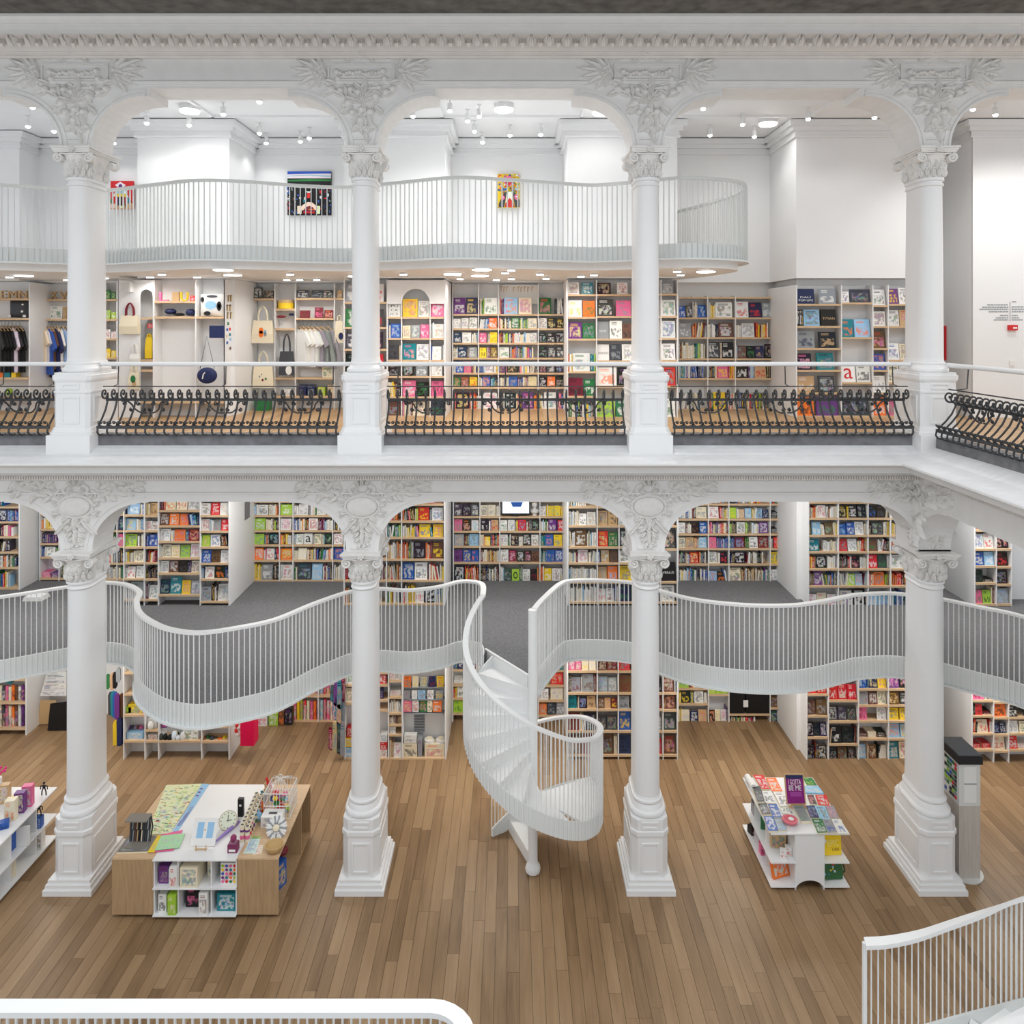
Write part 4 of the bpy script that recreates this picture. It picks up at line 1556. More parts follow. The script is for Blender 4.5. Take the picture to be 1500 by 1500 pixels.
bookcase('bookcase', 'mezzanine bookcase projecting behind the second column', 'mezzanine second-column case', A, [504, 535, 566, 588, 651], ZM, ZMT, [
    ([738, 763, 787, 819, 850, 884], ['S6x', 'S6x', 'S6R', 'S6x', 'S4R S3G', 'S7x']),
    ([738, 763, 787, 819, 850, 884], ['S6x', 'S6x', 'S6G', 'S7O', 'Fr/w S4V', 'S7K']),
    ([738, 763, 787, 819, 850, 884], ['S4R', 'S5R', 'S7G', 'S8O', 'S9O', 'S6M']),
    ([738, 763, 787, 819, 850, 884], ['S14R', 'S6R S3x Fr/y S1W Fw/b', 'S6R S5x Fy/b*1.2 S1B Fy/r', 'S3R S5M Fk/e S4R Fu/y', 'Fb/w Fw/k S11R', 'S5x S5Y Fw/r Fk/w S7x'])],
    side=[((651 - CX) * A / F, A, 16.0)])
bookcase('bookcase', 'mezzanine bookcase in the centre recess under the video screen', 'mezzanine centre recess', B, [664, 703, 732, 791, 831], ZM, ZMT, [
    ([733, 756.5, 778, 800, 823.5, 852], ['S9K', 'Fd/w Fk/d Fd/w', 'Fp/u Fk/o Fw/c', 'Fe/a S3K Fc/d', 'Fv/k Fb/y Fb/o', 'Fk/w S11R']),
    ([733, 756.5, 778, 800, 823.5, 852], ['S6W', 'Fi/k Fi/e S3W', 'Fk/w S2P Fa/r', 'S3Y Fy/w*.6 S6M', 'S12U', 'S12K']),
    ([733, 756.5, 778, 800, 823.5, 852], ['', '', 'Fw/g Fw/e S2O Fr/b*1.2 S2R S2K Fk/g', 'Fw/m S2G Fk/a S3W Fk/w Fw/u', 'Fw/m Fm/p Fk/w Fk/p Fu/k', 'S4W Fd/g Fl/k"o" S4G Fw/k Fk/m S2O']),
    ([733, 756.5, 778, 800, 823.5, 852], ['S8x', 'Fw/m S2R Fy/l Fy/l Fy/o', 'S4W S2G Fv/w S1V Fr/w', 'S3B Fb/r Fy/g S3B', 'S5B Fb/n Fb/w S3O', 'S3x Fy/w Fw/m S4B S2x'])])
bookcase('bookcase', 'mezzanine bookcase projecting behind the third column', 'mezzanine third-column case', A, [832, 875, 907, 945, 968, 992.5], ZM, ZMT, [
    ([742, 770, 801, 824.5, 852, 882], ['S8W', 'S9W Fw/k Fw/a', 'S5W Fu/w S7W', 'S4W S1P Fw/p S5W', 'S15W', 'S16W']),
    ([742, 770, 801, 824.5, 852, 882], ['S6U', 'Fa/u Fa/d', 'Fr/y*1.2 Fg/a', 'S2B Fa/w Fu/d', 'Fa/e Fo/c', 'Fw/r Fw/m S3B']),
    ([742, 770, 801, 824.5, 852, 882], ['S6W', 'Fw/e Fw/k', 'Fd/w Fw/a', 'Fw/k Fd/e', 'Fy/d Fl/w', 'Fn/g Fg/y']),
    ([742, 770, 805, 852, 882], ['Fw/e', 'Fe/k', 'Fd/a', 'Fk/r', 'Fw/k']),
    ([742, 770, 804, 852, 882], ['Fw/e', 'Fa/u', 'Fd/a*1.2', 'Fk/w*1.3"VENUS"', 'Fw/d'])],
    side=[((832 - CX) * A / F, A, 16.0)])
bookcase('bookcase', 'mezzanine bookcase in the recess between third and fourth columns', 'mezzanine right recess', B, [993.5, 1038, 1068, 1128.5, 1149], ZM, ZMT, [
    ([738, 760, 782, 803.5, 826, 857], ['S8x', 'S5M S5x Fi/e', 'Fw/e S4x Fk/u Fb/w', 'Fi/k Fa/u S4O Fc/w', 'S8x Fr/y S6x', 'S19M']),
    ([738, 760, 782, 803.5, 826, 857], ['S8x', 'Fw/r S5O', 'S12P', 'Fp/r S9B', 'Fw/k S2W Fk/r', 'Fc/r Fk/o S2x']),
    ([738, 760, 782, 803.5, 826, 857], ['S16M', 'Fl/y S2W Fa/i Fc/w S4Y Fc/k Fn/e', 'S2G S3K Fw/k S2G G1 S5W Fv/w', 'S4B Fm/b*1.2 S3G Fw/k Fm/u', 'S3K Fk/w S12K', 'Fi/k S17U S4B']),
    ([738, 760, 782, 803.5, 826, 857], ['S4M', 'H4kw', 'H4kw', 'S3K Fr/o', 'Fy/k G1', 'Fw/e G1'])])
bookcase('bookcase', 'mezzanine bookcase projecting left of the fourth column', 'mezzanine right case', A, [1184.5, 1228.5, 1272, 1305, 1340, 1372], ZM, ZMT, [
    ([735, 759, 784, 808, 833, 858, 891], ['S9x', 'S6O Fw/r S2R S4W', 'S3K Fc/w S2W Fu/g S3x', 'Ft/w G1 S7W', 'S2Y S2O Fk/w S2W S2W', 'S4K Fv/w S2R S9M', 'Fw/p Fi/p Fw/p']),
    ([735, 759, 784, 808, 833, 858, 891], ['S9x', 'Fk/y S1Y Fk/w Fk/d', 'Fb/c Fb/w Fw/e S2W', 'Fr/k Fw/e S2W S4R', 'S7K S3R Fk/r S4W', 'S4O S3W Fl/w Fc/o S3x', 'S2W Fw/v Fk/w']),
    ([735, 759, 784, 808, 833, 858, 891], ['S7x', 'Fk/b Fk/d S3R', 'S2K Fd/g S3R', 'Fu/g S3W S4K', 'Fr/w Fd/g S1W', 'S4R Fo/u S2x', 'Fc/w Fc/b']),
    ([735, 759, 784, 808, 833, 858, 891], ['S7x', 'S7Y', 'S7M', 'S8x', 'Fw/k S4K', 'S8R', 'S8B']),
    ([735, 759, 784, 808, 833, 858, 891], ['S7x', 'S7Y', 'S7M', 'S8x', 'S6K', 'S8R', 'S8B'])],
    side=[((1184.5 - CX) * A / F, A, 16.0)])
# far left and far right ends of the mezzanine
YL = 15.2
bookcase('bookcase', 'mezzanine bookcase at the left edge of the photo', 'mezzanine far-left case', YL, [-70, -30, 28], ZM, ZMT, [
    ([720, 742, 764, 786, 808.5, 831, 861], ['S8x'] * 7),
    ([720, 742, 764, 786, 808.5, 831, 861], ['S10x', 'S10x', 'Fw/k S2W Fn/w S5B', 'Fo/b S4x S5P', 'S14K', 'S4K Fd/w S8M', 'S3K S12M'])],
    side=[((28 - CX) * YL / F, YL, 16.0)])
bookcase('bookcase', 'mezzanine bookcase in the recess beside the first column', 'mezzanine first-column recess', 15.72, [58, 86, 118, 150, 171, 188], ZM, ZMT, [
    ([730, 753, 775, 796, 816, 847], ['S6x', 'S2Y Fi/b', 'S7Y', 'S8V', 'S3B Fw/k S2G', 'H4xw'.replace('x', 'p') + ' H3vw']),
    ([730, 753, 775, 796, 816, 847], ['S8x'] * 6),
    ([730, 753, 775, 796, 816, 847], ['S8x'] * 6),
    ([730, 753, 777, 800, 825, 848], ['S5x', 'S5x', 'Ft/w', 'S6G', 'S6O', 'S7W']),
    ([730, 753, 777, 800, 825, 848], ['S4x', 'S4x', 'Fn/g', 'Fp/r', 'S5K', 'S4G'])])
bookcase('bookcase', 'small mezzanine bookcase right of the fourth column beside the far wall', 'mezzanine far-right case', 14.3, [1428, 1460, 1482], ZM, 5.3, [
    ([747, 776, 804, 829, 854, 885], ['S7x', 'S6x', 'Fw/b Fw/r', 'Fb/w Fc/w', 'Fk/d H2kw', 'Fp/g Fl/k S3U']),
    ([747, 776, 804, 830, 856, 885], ['S5x', 'S5x', 'Fk/r', 'Fk/r*1.2', 'Fk/d', 'Fe/c'])],
    side=[((1428 - CX) * 14.3 / F, 14.3, 16.0)])

# ------------------------------------------------------------ ground floor
ZGT = 2.56
bookcase('bookcase', 'ground-floor bookcase of leather notebooks behind the third column', 'ground third-column case', A, [831.5, 875, 906, 945, 971.5, 992.5], 0, ZGT, [
    ([958, 983, 1015, 1039, 1071, 1106], ['S6P', 'Fp/w Fp/i Fi/y Fi/w', 'S3K Fe/m S1W Fe/u*1.2 S2U', 'Ft/k S2U Fk/b Fa/u', 'Fm/u S3R Fk/n', 'Fu/k Fm/u']),
    ([958, 983, 1015, 1039, 1071, 1106], ['S5U', 'Fu/a Fm/u', 'Fe/c*1.2 Fe/w', 'Fu/a Fa/o Fm/y', 'Fd/k Fd/u*1.2', 'Fu/k S2U']),
    ([958, 983, 1015, 1039, 1071, 1106], ['S5R', 'Fr/m Fm/r', 'Fu/m Fu/k', 'Fe/d Fd/e', 'Fb/y Fn/w', 'Fn/k Fk/y']),
    ([958, 983, 1015, 1039, 1071, 1106], ['S5K', 'S4U', 'Fd/n Fk/w', 'Fv/p Fm/u', 'Fi/u Fe/w', 'Fm/r Fr/u']),
    ([958, 985, 1015, 1040, 1071, 1106], ['S5U', 'Fu/a', 'Fu/a S2W', 'S2U Fu/o*1.1', 'Fd/e*1.3', 'Fu/r*1.3'])])
bookcase('bookcase', 'ground-floor bookcase in the recess between third and fourth columns', 'ground right recess', B, [994, 1038, 1068, 1128.5, 1149], 0, 2.3, [
    ([985, 1008.5, 1031, 1062], ['S8x', 'Fl/g S6R Fc/w', 'S2Y Fk/y S3M Fw/k S2W', 'S3Y Fi/w Fn/w Fa/o']),
    ([985, 1017, 1062], ['S6x', 'Fl/y Fl/g Fl/w', 'S2K Fk/o Fi/y Fw/p S2V']),
    ([985, 1046, 1062], ['S12M', '', 'S9x S4O']),
    ([985, 1015, 1037, 1062], ['S4M', 'S4M', 'Fu/k', 'Fn/g*1.2'])])
bookcase('bookcase', 'ground-floor bookcase of boxed notebooks left of the fourth column', 'ground right case', A, [1182, 1214, 1258, 1302, 1338, 1370], 0, ZGT, [
    ([985, 1017, 1048.5, 1080, 1114], ['S5R', 'Fr/w Fr/i', 'Fu/k Fu/e', 'Fk/w Fk/d Fn/w', 'Fk/d S3K Fk/w']),
    ([990, 1026, 1056.6, 1090, 1114], ['S6R', 'Fr/w Fr/i Fr/w', 'Fd/w Fd/e Fd/k', 'S2U Fk/w Fk/d S3K', 'Fk/d Fu/k Fk/u']),
    ([975, 1009, 1033, 1056, 1082, 1113], ['S6B', 'Fb/c S2B Fn/y Fy/o', 'Fe/u Fu/w Fi/g', 'Fp/m G3 Fw/e', 'H3uw H3iw H3kw', 'Fc/w S2U Fu/a S2K Fi/w']),
    ([975, 1009, 1033, 1056, 1082, 1113], ['S6P', 'Fv/p Fk/p', 'Fu/y Fd/w', 'Fy/k Fy/u', 'Fc/o Fc/y', 'Ft/i Fi/r']),
    ([975, 1009, 1033, 1056, 1082, 1113], ['S6P', 'S5K', 'S5U', 'S5Y', 'S5B', 'S5U'])],
    side=[((1182 - CX) * A / F, A, 16.0)])
bookcase('bookcase', 'ground-floor shelves at the right edge behind the kiosk', 'ground far-right case', 14.25, [1424, 1456, 1478, 1530], 0, 2.5, [
    ([1000, 1026, 1048.5, 1074.5, 1098], ['S6x', 'Fp/m S3K', 'S3R Fr/k H2kr', 'S3R Fi/r S2R', 'H3rw H3rw']),
    ([1000, 1028, 1051, 1076, 1100], ['S4x', 'S4M', 'Fo/k*1.4', 'Fk/b Fn/w', 'Fi/r']),
    ([1000, 1030, 1051, 1074.5, 1098], ['S9x', 'Fk/u H2ku', 'Fk/w H2kw', 'Fw/e Fi/g Fw/r', 'Fr/w H3wr H2wr'])],
    side=[((1424 - CX) * 14.25 / F, 14.25, 16.0)])
bookcase('bookcase', 'ground-floor shelves right of the fourth column beside the kiosk', 'ground kiosk recess', 15.4, [1352, 1380, 1404], 0, 2.4, [
    ([1012, 1038, 1062, 1085], ['S5x'] * 4),
    ([1012, 1032, 1056, 1078], ['S6R', 'Fw/k*1.3', 'Fd/w Fe/k', 'Fe/w Fc/v'])])
bookcase('bookcase', 'ground-floor bookcase in the centre recess behind the spiral stair', 'ground centre recess', B, [663, 700, 745, 789, 829], 0, ZGT, [
    ([958, 981, 1003, 1023, 1045, 1070], ['S7x', 'S2B Fn/w S3V', 'H3we Fw/u', 'S2R Fw/k S2W', 'Fl/g Fy/k S2B', '']),
    ([958, 981, 1003, 1023, 1045, 1070], ['S7x'] * 6),
    ([958, 981, 1003, 1023, 1045, 1070], ['S7x'] * 6),
    ([958, 982, 1004, 1026, 1048, 1070], ['S6x', 'Fn/k Fr/w Ft/g', 'Fl/g Fr/o*1.2', 'Fw/e Fi/w*1.2', 'Fo/e Fd/e Fe/w', 'Fu/k Fd/k'])])
bookcase('gift_shelf', 'ground-floor gift shelves with greeting cards right of the second column', 'ground second-column case', A, [505, 537, 569, 589, 652.5], 0, ZGT, [
    ([962, 1003, 1030, 1111], ['S6x', 'Fw/g', 'Fi/u Fk/p', '']),
    ([962, 985, 1003, 1025, 1040, 1111], ['S5x', 'Fb/w Fn/w', 'Fo/w Fr/w', 'S3Y Fn/k', '', '']),
    ([970, 997, 1021, 1044.5, 1061.5, 1076, 1111], ['S4x', 'Fw/r Fw/m', 'H4wr', 'S10W', 'S9U', 'Fw/e', 'S4U Fw/p']),
    ([970, 1111], ['S16M', ''])],
    side=[((652.5 - CX) * A / F, A, 16.0)])
bookcase('gift_shelf', 'ground-floor low gift shelves under the mezzanine bulge right of the first column', 'ground left case', A, [181, 212, 232, 295, 335.5], 0, ZGT, [
    ([985, 1016, 1047, 1085], ['', '', '', '']),
    ([985, 1016, 1069, 1085], ['', '', '', '']),
    ([985, 1016, 1085], ['', '', '']),
    ([985, 1016, 1064, 1086], ['', '', '', ''])],
    side=[((335.5 - CX) * A / F, A, 15.9)])
bookcase('gift_shelf', 'ground-floor shelves of wrapping paper rolls in the recess left of second column', 'ground paper recess', B, [428, 466, 505, 540], 0, 2.3, [
    ([985, 1019, 1057], ['', '', '']), ([985, 1019, 1057], ['', '', '']), ([985, 1019, 1057], ['', '', ''])])
bookcase('gift_shelf', 'ground-floor shelves of wrapping paper rolls at the left photo edge', 'ground far-left case', YL, [-60, -10, 38], 0, 2.5, [
    ([995, 1029, 1067], ['', '', '']), ([995, 1029, 1067], ['', '', ''])],
    side=[((38 - CX) * YL / F, YL, 16.0)])

# ------------------------------------------------------------ make the books


def book_geo(mb, b, local):
    """cover (printed), spine side and page block; local: origin at the foot of the book"""
    x, y, z = (0, 0, 0) if local else (b['x'], b['y'], b['z'])
    c, a, s = b['c'], b['a'], 0 if b['txt'] else b['seed']
    pg = (.72, .69, .62)
    if b['kind'] == 'F':
        mb.xf = Matrix.Translation((x, y, z)) @ Matrix.Rotation(b['yaw'], 4, 'Z') @ Matrix.Rotation(-b['tilt'], 4, 'X')
        w2, h, t = b['w'] / 2, b['h'], b['t']
        mb.box(-w2, w2, 0, .004, 0, h, c, a, front=s)
        mb.box(-w2, -w2 + .004, .004, t, 0, h, c, c)
        mb.box(-w2 + .004, w2 - .004, .004, t, .003, h - .003, pg, pg)
        mb.box(-w2, w2, t, t + .003, 0, h, c, c)
    elif b['kind'] == 'S':
        mb.xf = Matrix.Translation((x, y, z)) @ Matrix.Rotation(b['lean'], 4, 'Y')
        w2, h, t = b['w'] / 2, b['h'], b['t']
        if local:
            z0 = abs(math.sin(b['lean'])) * w2
            mb.xf = mb.xf @ Matrix.Translation((0, 0, z0))
        mb.box(-w2, w2, 0, .004, 0, h, c, a, front=s)
        mb.box(-w2, -w2 + .003, .004, t, 0, h, c, c, skip=(0,))
        mb.box(w2 - .003, w2, .004, t, 0, h, c, c, skip=(0,))
        mb.box(-w2 + .003, w2 - .003, .004, t - .004, .003, h - .004, pg, pg, skip=(0,))
    else:
        mb.xf = Matrix.Translation((x, y, z)) @ Matrix.Rotation(b['yaw'], 4, 'Z')
        w2, h, t = b['w'] / 2, b['h'], b['t']
        mb.box(-w2, w2, 0, .004, 0, h, c, a, front=s)
        mb.box(-w2, w2, .004, t, 0, .003, c, c)
        mb.box(-w2, w2, .004, t, h - .003, h, c, c)
        mb.box(-w2 + .003, w2 - .003, .004, t - .003, .003, h - .003, pg, pg)
    mb.xf = None


def text_part(txt, parent, width, height, at, col, tiltm, name='title', align='CENTER', maxh=None):
    """flat lettering as a mesh, on the local XZ plane of its parent"""
    cu = bpy.data.curves.new('lettering', 'FONT')
    cu.body = txt
    cu.align_x = align
    cu.align_y = 'CENTER'
    cu.resolution_u = 2
    cu.extrude = 0.0
    tmp = bpy.data.objects.new('lettering', cu)
    COL.objects.link(tmp)
    dg = bpy.context.evaluated_depsgraph_get()
    me0 = tmp.evaluated_get(dg).to_mesh()
    vs_ = [v.co.copy() for v in me0.vertices]
    fs = [tuple(p.vertices) for p in me0.polygons]
    tmp.evaluated_get(dg).to_mesh_clear()
    bpy.data.objects.remove(tmp)
    bpy.data.curves.remove(cu)
    if not vs_:
        return None
    xs_ = [v.x for v in vs_]
    ys_ = [v.y for v in vs_]
    sx = width / max(1e-6, max(xs_) - min(xs_))
    sy = height / max(1e-6, max(ys_) - min(ys_))
    cx, cy = (max(xs_) + min(xs_)) / 2, (max(ys_) + min(ys_)) / 2
    m = MB()
    m.xf = tiltm @ Matrix.Translation(at)
    m.add([((v.x - cx) * sx, 0, (v.y - cy) * sy) for v in vs_], fs, col, col)
    return part(name, m, M['paint'], parent, world=False)


def weight(b):
    wgt = b['w'] * b['h'] / b['y'] ** 2
    return wgt * (3 if b['txt'] else 1)


VIS = []
for b in BOOKS:
    q = (b['x'] * F / b['y'] + CX, HY - (b['z'] - CH) * F / b['y'])
    b['in'] = -5 < q[0] < 1505 and not (ZMT > b['z'] > 4.55 and True)
    # hidden behind the columns (about 40 px wide)
    for xc in COLX:
        pc_ = CX + xc * F / YC
        if abs(q[0] - pc_) < 14:
            b['in'] = False
order = sorted([b for b in BOOKS if b['in']], key=lambda b: -weight(b))
top = order[:300]
topid = set(id(b) for b in top)
ROWN = ['top', 'second', 'third', 'fourth', 'fifth', 'sixth', 'seventh']
stuff = MB()
KINDW = dict(F='face-out book', S='spine-out book', H='flat-lying book')
for b in BOOKS:
    if id(b) not in topid:
        book_geo(stuff, b, False)
for b in top:
    m = MB()
    book_geo(m, b, True)
    lab = '%s %s with %s print, %s from left, %s shelf, %s' % (PALN[b['cn']], KINDW[b['kind']], PALN[b['an']] if b['an'] != b['cn'] else 'darker', ORD[min(b['idx'], 20) - 1], ROWN[b['row']], b['unit'])
    lab = lab.replace('from left', 'such from left')
    if b['txt'] and len(b['txt']) > 1 and b['txt'] not in ('VENUS', 'TITIAN'):
        pass
    o = single('book', m, M['print'], lab, 'book', (b['x'], b['y'], b['z']), 'books on the shelves')
    if b['txt']:
        tm = Matrix.Rotation(b['yaw'], 4, 'Z') @ Matrix.Rotation(-b['tilt'], 4, 'X')
        words = b['txt'].split()
        if len(words) == 1 and len(words[0]) == 1:
            text_part(words[0], o, b['w'] * .62, b['h'] * .6, (0, -.002, b['h'] * .48), b['a'], tm)
        else:
            hh = .17 * b['h']
            for i_, wd in enumerate(words):
                text_part(wd, o, b['w'] * (.8 if len(wd) > 4 else .6), hh * .8, (0, -.002, b['h'] * (.82 if len(words) > 2 else .45) - i_ * hh * 1.3), b['a'], tm)
o = mobj('shelved_books', stuff.mesh('shelved_books', M['print']))
tag(o, 'packed rows of smaller books standing on all the shelves', 'books', None, 'stuff')
print('BOOKS', len(BOOKS), 'top', len(top), 'facs', sum(1 for b in top if b['kind'] == 'F'))
# ================================================================== LAMPS
def spot_parts():
    st_ = MB().cyl((0, 0), .012, .12, .2, 8).cyl((0, 0), .04, .19, .2, 10)
    bd = MB().cyl((0, 0), .045, 0, .12, 12)
    ln = MB().ball((0, 0, -.008), (.041, .041, .03), 12, 6)
    return [('stem', st_.mesh('stem', M['white'])), ('body', bd.mesh('body', M['white'], True)), ('lens', ln.mesh('lens', M['lamp']))]


def disc_parts(r, hh=.09, dd=.03):
    a = MB().cyl((0, 0), r, .0, hh, 20)
    b = MB().cyl((0, 0), r * .93, -dd, 0, 20, r2=r * .97)
    return [('rim', a.mesh('rim', M['white'], True)), ('diffuser', b.mesh('diffuser', M['lamp']))]


SPP, DSP, DWN = spot_parts(), disc_parts(.17), disc_parts(.065, .02, .012)
DSL = disc_parts(.16, .02, .012)
top_spots = [(48, 157), (41, 185), (79, 192), (167, 210), (215, 180), (277, 183), (327, 167), (380, 149), (380, 195), (390, 213), (440, 207), (453, 202), (605, 170), (659, 162), (702, 170), (685, 177), (695, 192), (707, 208), (747, 198), (792, 197), (843, 150), (1030, 159), (1040, 198), (1088, 182), (1105, 200), (1184, 174), (1281, 172), (1425, 160), (1458, 168)]
top_discs = [(278, 162), (738, 160), (882, 165), (1125, 181)]
low_discs = [(35, 404), (327, 395.5), (341, 403), (663, 401.5), (706, 395), (703, 404), (1034, 398)]
low_spots = [(14, 416), (98, 411), (154, 407.5), (220, 407.5), (237, 402), (289, 409), (425, 402), (420, 412), (439, 411), (464, 410), (515, 404.5), (591, 402), (749, 396), (740, 400), (791, 402), (674, 408.5), (727, 411), (749, 408.5), (800, 408), (851, 405), (870, 403), (992, 398), (997, 403)]


def place_lamps(lst, zc, parts, name, fmt, drop, power, cone, size, grp):
    lst = sorted(lst)
    for i, (px, py) in enumerate(lst):
        z = zc - drop
        Y = min(max((z - CH) * F / (HY - py), 12.2), 15.3)
        x = (px - CX) * Y / F
        if any(a_ - .1 < x < b_ + .1 for a_, b_, _ in BLK):
            Y = min(Y, 14.12)
        elif zc < 10:
            Y = min(Y, 15.0)
        x = (px - CX) * Y / F
        t = thing(name, (x, Y, z), fmt % ORDW[i], 'lamp', grp)
        last = None
        for n, me in parts:
            last = mobj(n, me, last if n in ('lens', 'diffuser') else t)
        if power:
            light('SPOT', name + '_light', (x, Y, z - .04), power * (1 if Y < 13.4 else .5 if zc < 10 else .36), size, cone=cone, color=(1, .985, .97) if zc > 10 else (1, .97, .93))


ORDW = ['first', 'second', 'third', 'fourth', 'fifth', 'sixth', 'seventh', 'eighth', 'ninth', 'tenth', 'eleventh', 'twelfth', '13th', '14th', '15th', '16th', '17th', '18th', '19th', '20th', '21st', '22nd', '23rd', '24th', '25th', '26th', '27th', '28th', '29th', '30th']
LP_TOP, LP_LOW = 44, 24
place_lamps(top_spots, 11.95, SPP, 'ceiling_spotlight', '%s small white spotlight from the left on the top-storey ceiling', .2, LP_TOP, 2.2, .05, 'top-storey spotlights')
place_lamps(top_discs, 11.95, DSP, 'round_ceiling_lamp', '%s large round lamp from the left on the top-storey ceiling', .09, LP_TOP * 1.6, 3.0, .15, 'top-storey round lamps')
place_lamps(low_discs, 9.03, DSL, 'round_ceiling_lamp', '%s large round lamp from the left under the winding balcony', .02, LP_LOW * 1.6, 3.0, .15, 'round lamps under the balcony')
place_lamps(low_spots, 9.03, DWN, 'downlight', '%s small downlight from the left under the winding balcony', .03, LP_LOW, 2.9, .05, 'downlights under the balcony')
for k, (x, y) in enumerate(((9.4, 12.6), (9.4, 9.0))):
    light('SPOT', 'wing_light', (x, y, 11.6), 150, .1, cone=2.9)
# ================================================================== GOODS
rg = random.Random(77)


def C(code, j=.0):
    return PAL[code] if not j else tuple(max(.005, min(.9, v * (1 + rg.uniform(-j, j)))) for v in PAL[code])


def gbox(name, label, cat, px0, px1, py0, py1, Y, depth, col, acc=None, group=None, seed=None, tilt=0.0, yaw=0.0, z=None):
    """a boxed article whose front face covers the photo rectangle at depth Y"""
    a, b = PW(px0, py0, Y), PW(px1, py1, Y)
    base = Vector(((a.x + b.x) / 2, Y, b.z if z is None else z))
    m = MB()
    m.xf = Matrix.Rotation(yaw, 4, 'Z') @ Matrix.Rotation(-tilt, 4, 'X')
    w2, h = abs(b.x - a.x) / 2, a.z - b.z
    m.box(-w2, w2, 0, depth, 0, h, col, acc or col, front=seed if seed is not None else (rg.uniform(.05, .95) if acc else 0))
    return single(name, m, M['print'], label, cat, base, group)


def frame_card(name, label, cat, px0, px1, py0, py1, Y, col, acc, tilt=.12):
    o = gbox(name, label, cat, px0, px1, py0, py1, Y, .015, col, acc, tilt=tilt)
    return o


def shirt_mesh(col, long=False):
    m = MB()
    L_ = .72
    prof = [(-.10, 0), (-.20, -.05), (-.36, -.30), (-.26, -.36), (-.21, -.22), (-.22, -L_), (.22, -L_), (.21, -.22), (.26, -.36), (.36, -.30), (.20, -.05), (.10, 0), (.05, -.04), (-.05, -.04)]
    if long:
        prof[2], prof[3] = (-.40, -.62), (-.30, -.65)
        prof[8], prof[9] = (.30, -.65), (.40, -.62)
    n = len(prof)
    # soft body: front and back sheets bulge in the middle
    v = [(x, -.015 - .025 * (1 - abs(x) / .4), z) for x, z in prof] + [(x, .015 + .025 * (1 - abs(x) / .4), z) for x, z in prof]
    f = [tuple(range(n - 1, -1, -1)), tuple(range(n, 2 * n))]
    for i in range(n):
        k = (i + 1) % n
        f.append((i, k, n + k, n + i))
    m.add(v, f, col, col)
    return m


def garment(px, pytop, Y, col, label, yaw, long=False, scale=1.0, cat='shirt', grp='clothes on the rails'):
    p = PW(px, pytop, Y)
    t = thing('hanging_shirt', (p.x, p.y, p.z), label, cat, grp, rz=yaw)
    m = shirt_mesh(col, long)
    m.v = [(x * scale, y, z * scale) for x, y, z in m.v]
    part('garment', m, M['paint'], t, world=False)
    h = MB().tube([(-.19 * scale, 0, -.045 * scale), (0, 0, .05), (.19 * scale, 0, -.045 * scale)], .012, 6, C('a')).tube([(0, 0, .05), (0, 0, .085), (.02, 0, .10), (.02, 0, .12), (0, 0, .13)], .005, 5, C('e'))
    part('hanger', h, M['paint'], t, world=False)
    return t


def tote(px0, px1, pyb0, pyb1, pyh, Y, col, label, print_=None, cat='bag', depth=.07, strap=None):
    """cloth bag: tapered body with two strap loops"""
    a, b = PW(px0, pyb0, Y), PW(px1, pyb1, Y)
    hz_ = PW(px0, pyh, Y).z
    w2, h = (b.x - a.x) / 2, a.z - b.z
    t = thing('tote_bag', ((a.x + b.x) / 2, Y, b.z), label, cat, 'hanging bags')
    m = MB()
    m.loft([[(-w2, -depth / 2, 0), (w2, -depth / 2, 0), (w2, depth / 2, 0), (-w2, depth / 2, 0)],
            [(-w2 * .98, -depth * .6, h * .4), (w2 * .98, -depth * .6, h * .4), (w2 * .98, depth / 2, h * .4), (-w2 * .98, depth / 2, h * .4)],
            [(-w2 * .86, -depth * .2, h), (w2 * .86, -depth * .2, h), (w2 * .86, depth * .2, h), (-w2 * .86, depth * .2, h)]], col=col)
    part('body', m, M['paint'], t, world=False)
    hh = hz_ - b.z
    for s in (-1, 1):
        q = catmull([Vector((-w2 * .42, s * depth * .2, h * .97)), Vector((-w2 * .36, s * .02, h + (hh - h) * .6)), Vector((0, s * .01, hh)), Vector((w2 * .36, s * .02, h + (hh - h) * .6)), Vector((w2 * .42, s * depth * .2, h * .97))], 5)
        part('strap', MB().tube(q, .012, 5, strap or col), M['paint'], t, world=False)
    if print_:
        for (u, v, r, c) in print_:
            n = 10
            pts = [(u * w2 + r * w2 * math.cos(2 * PI * k / n), -depth * .62, v * h + r * w2 * 1.5 * math.sin(2 * PI * k / n)) for k in range(n)]
            part('print', MB().add(pts + [(x, y - .003, z) for x, y, z in pts], [tuple(range(n, 2 * n))] + [(k, (k + 1) % n, n + (k + 1) % n, n + k) for k in range(n)], C(c), C(c)), M['paint'], t, world=False)
    return t


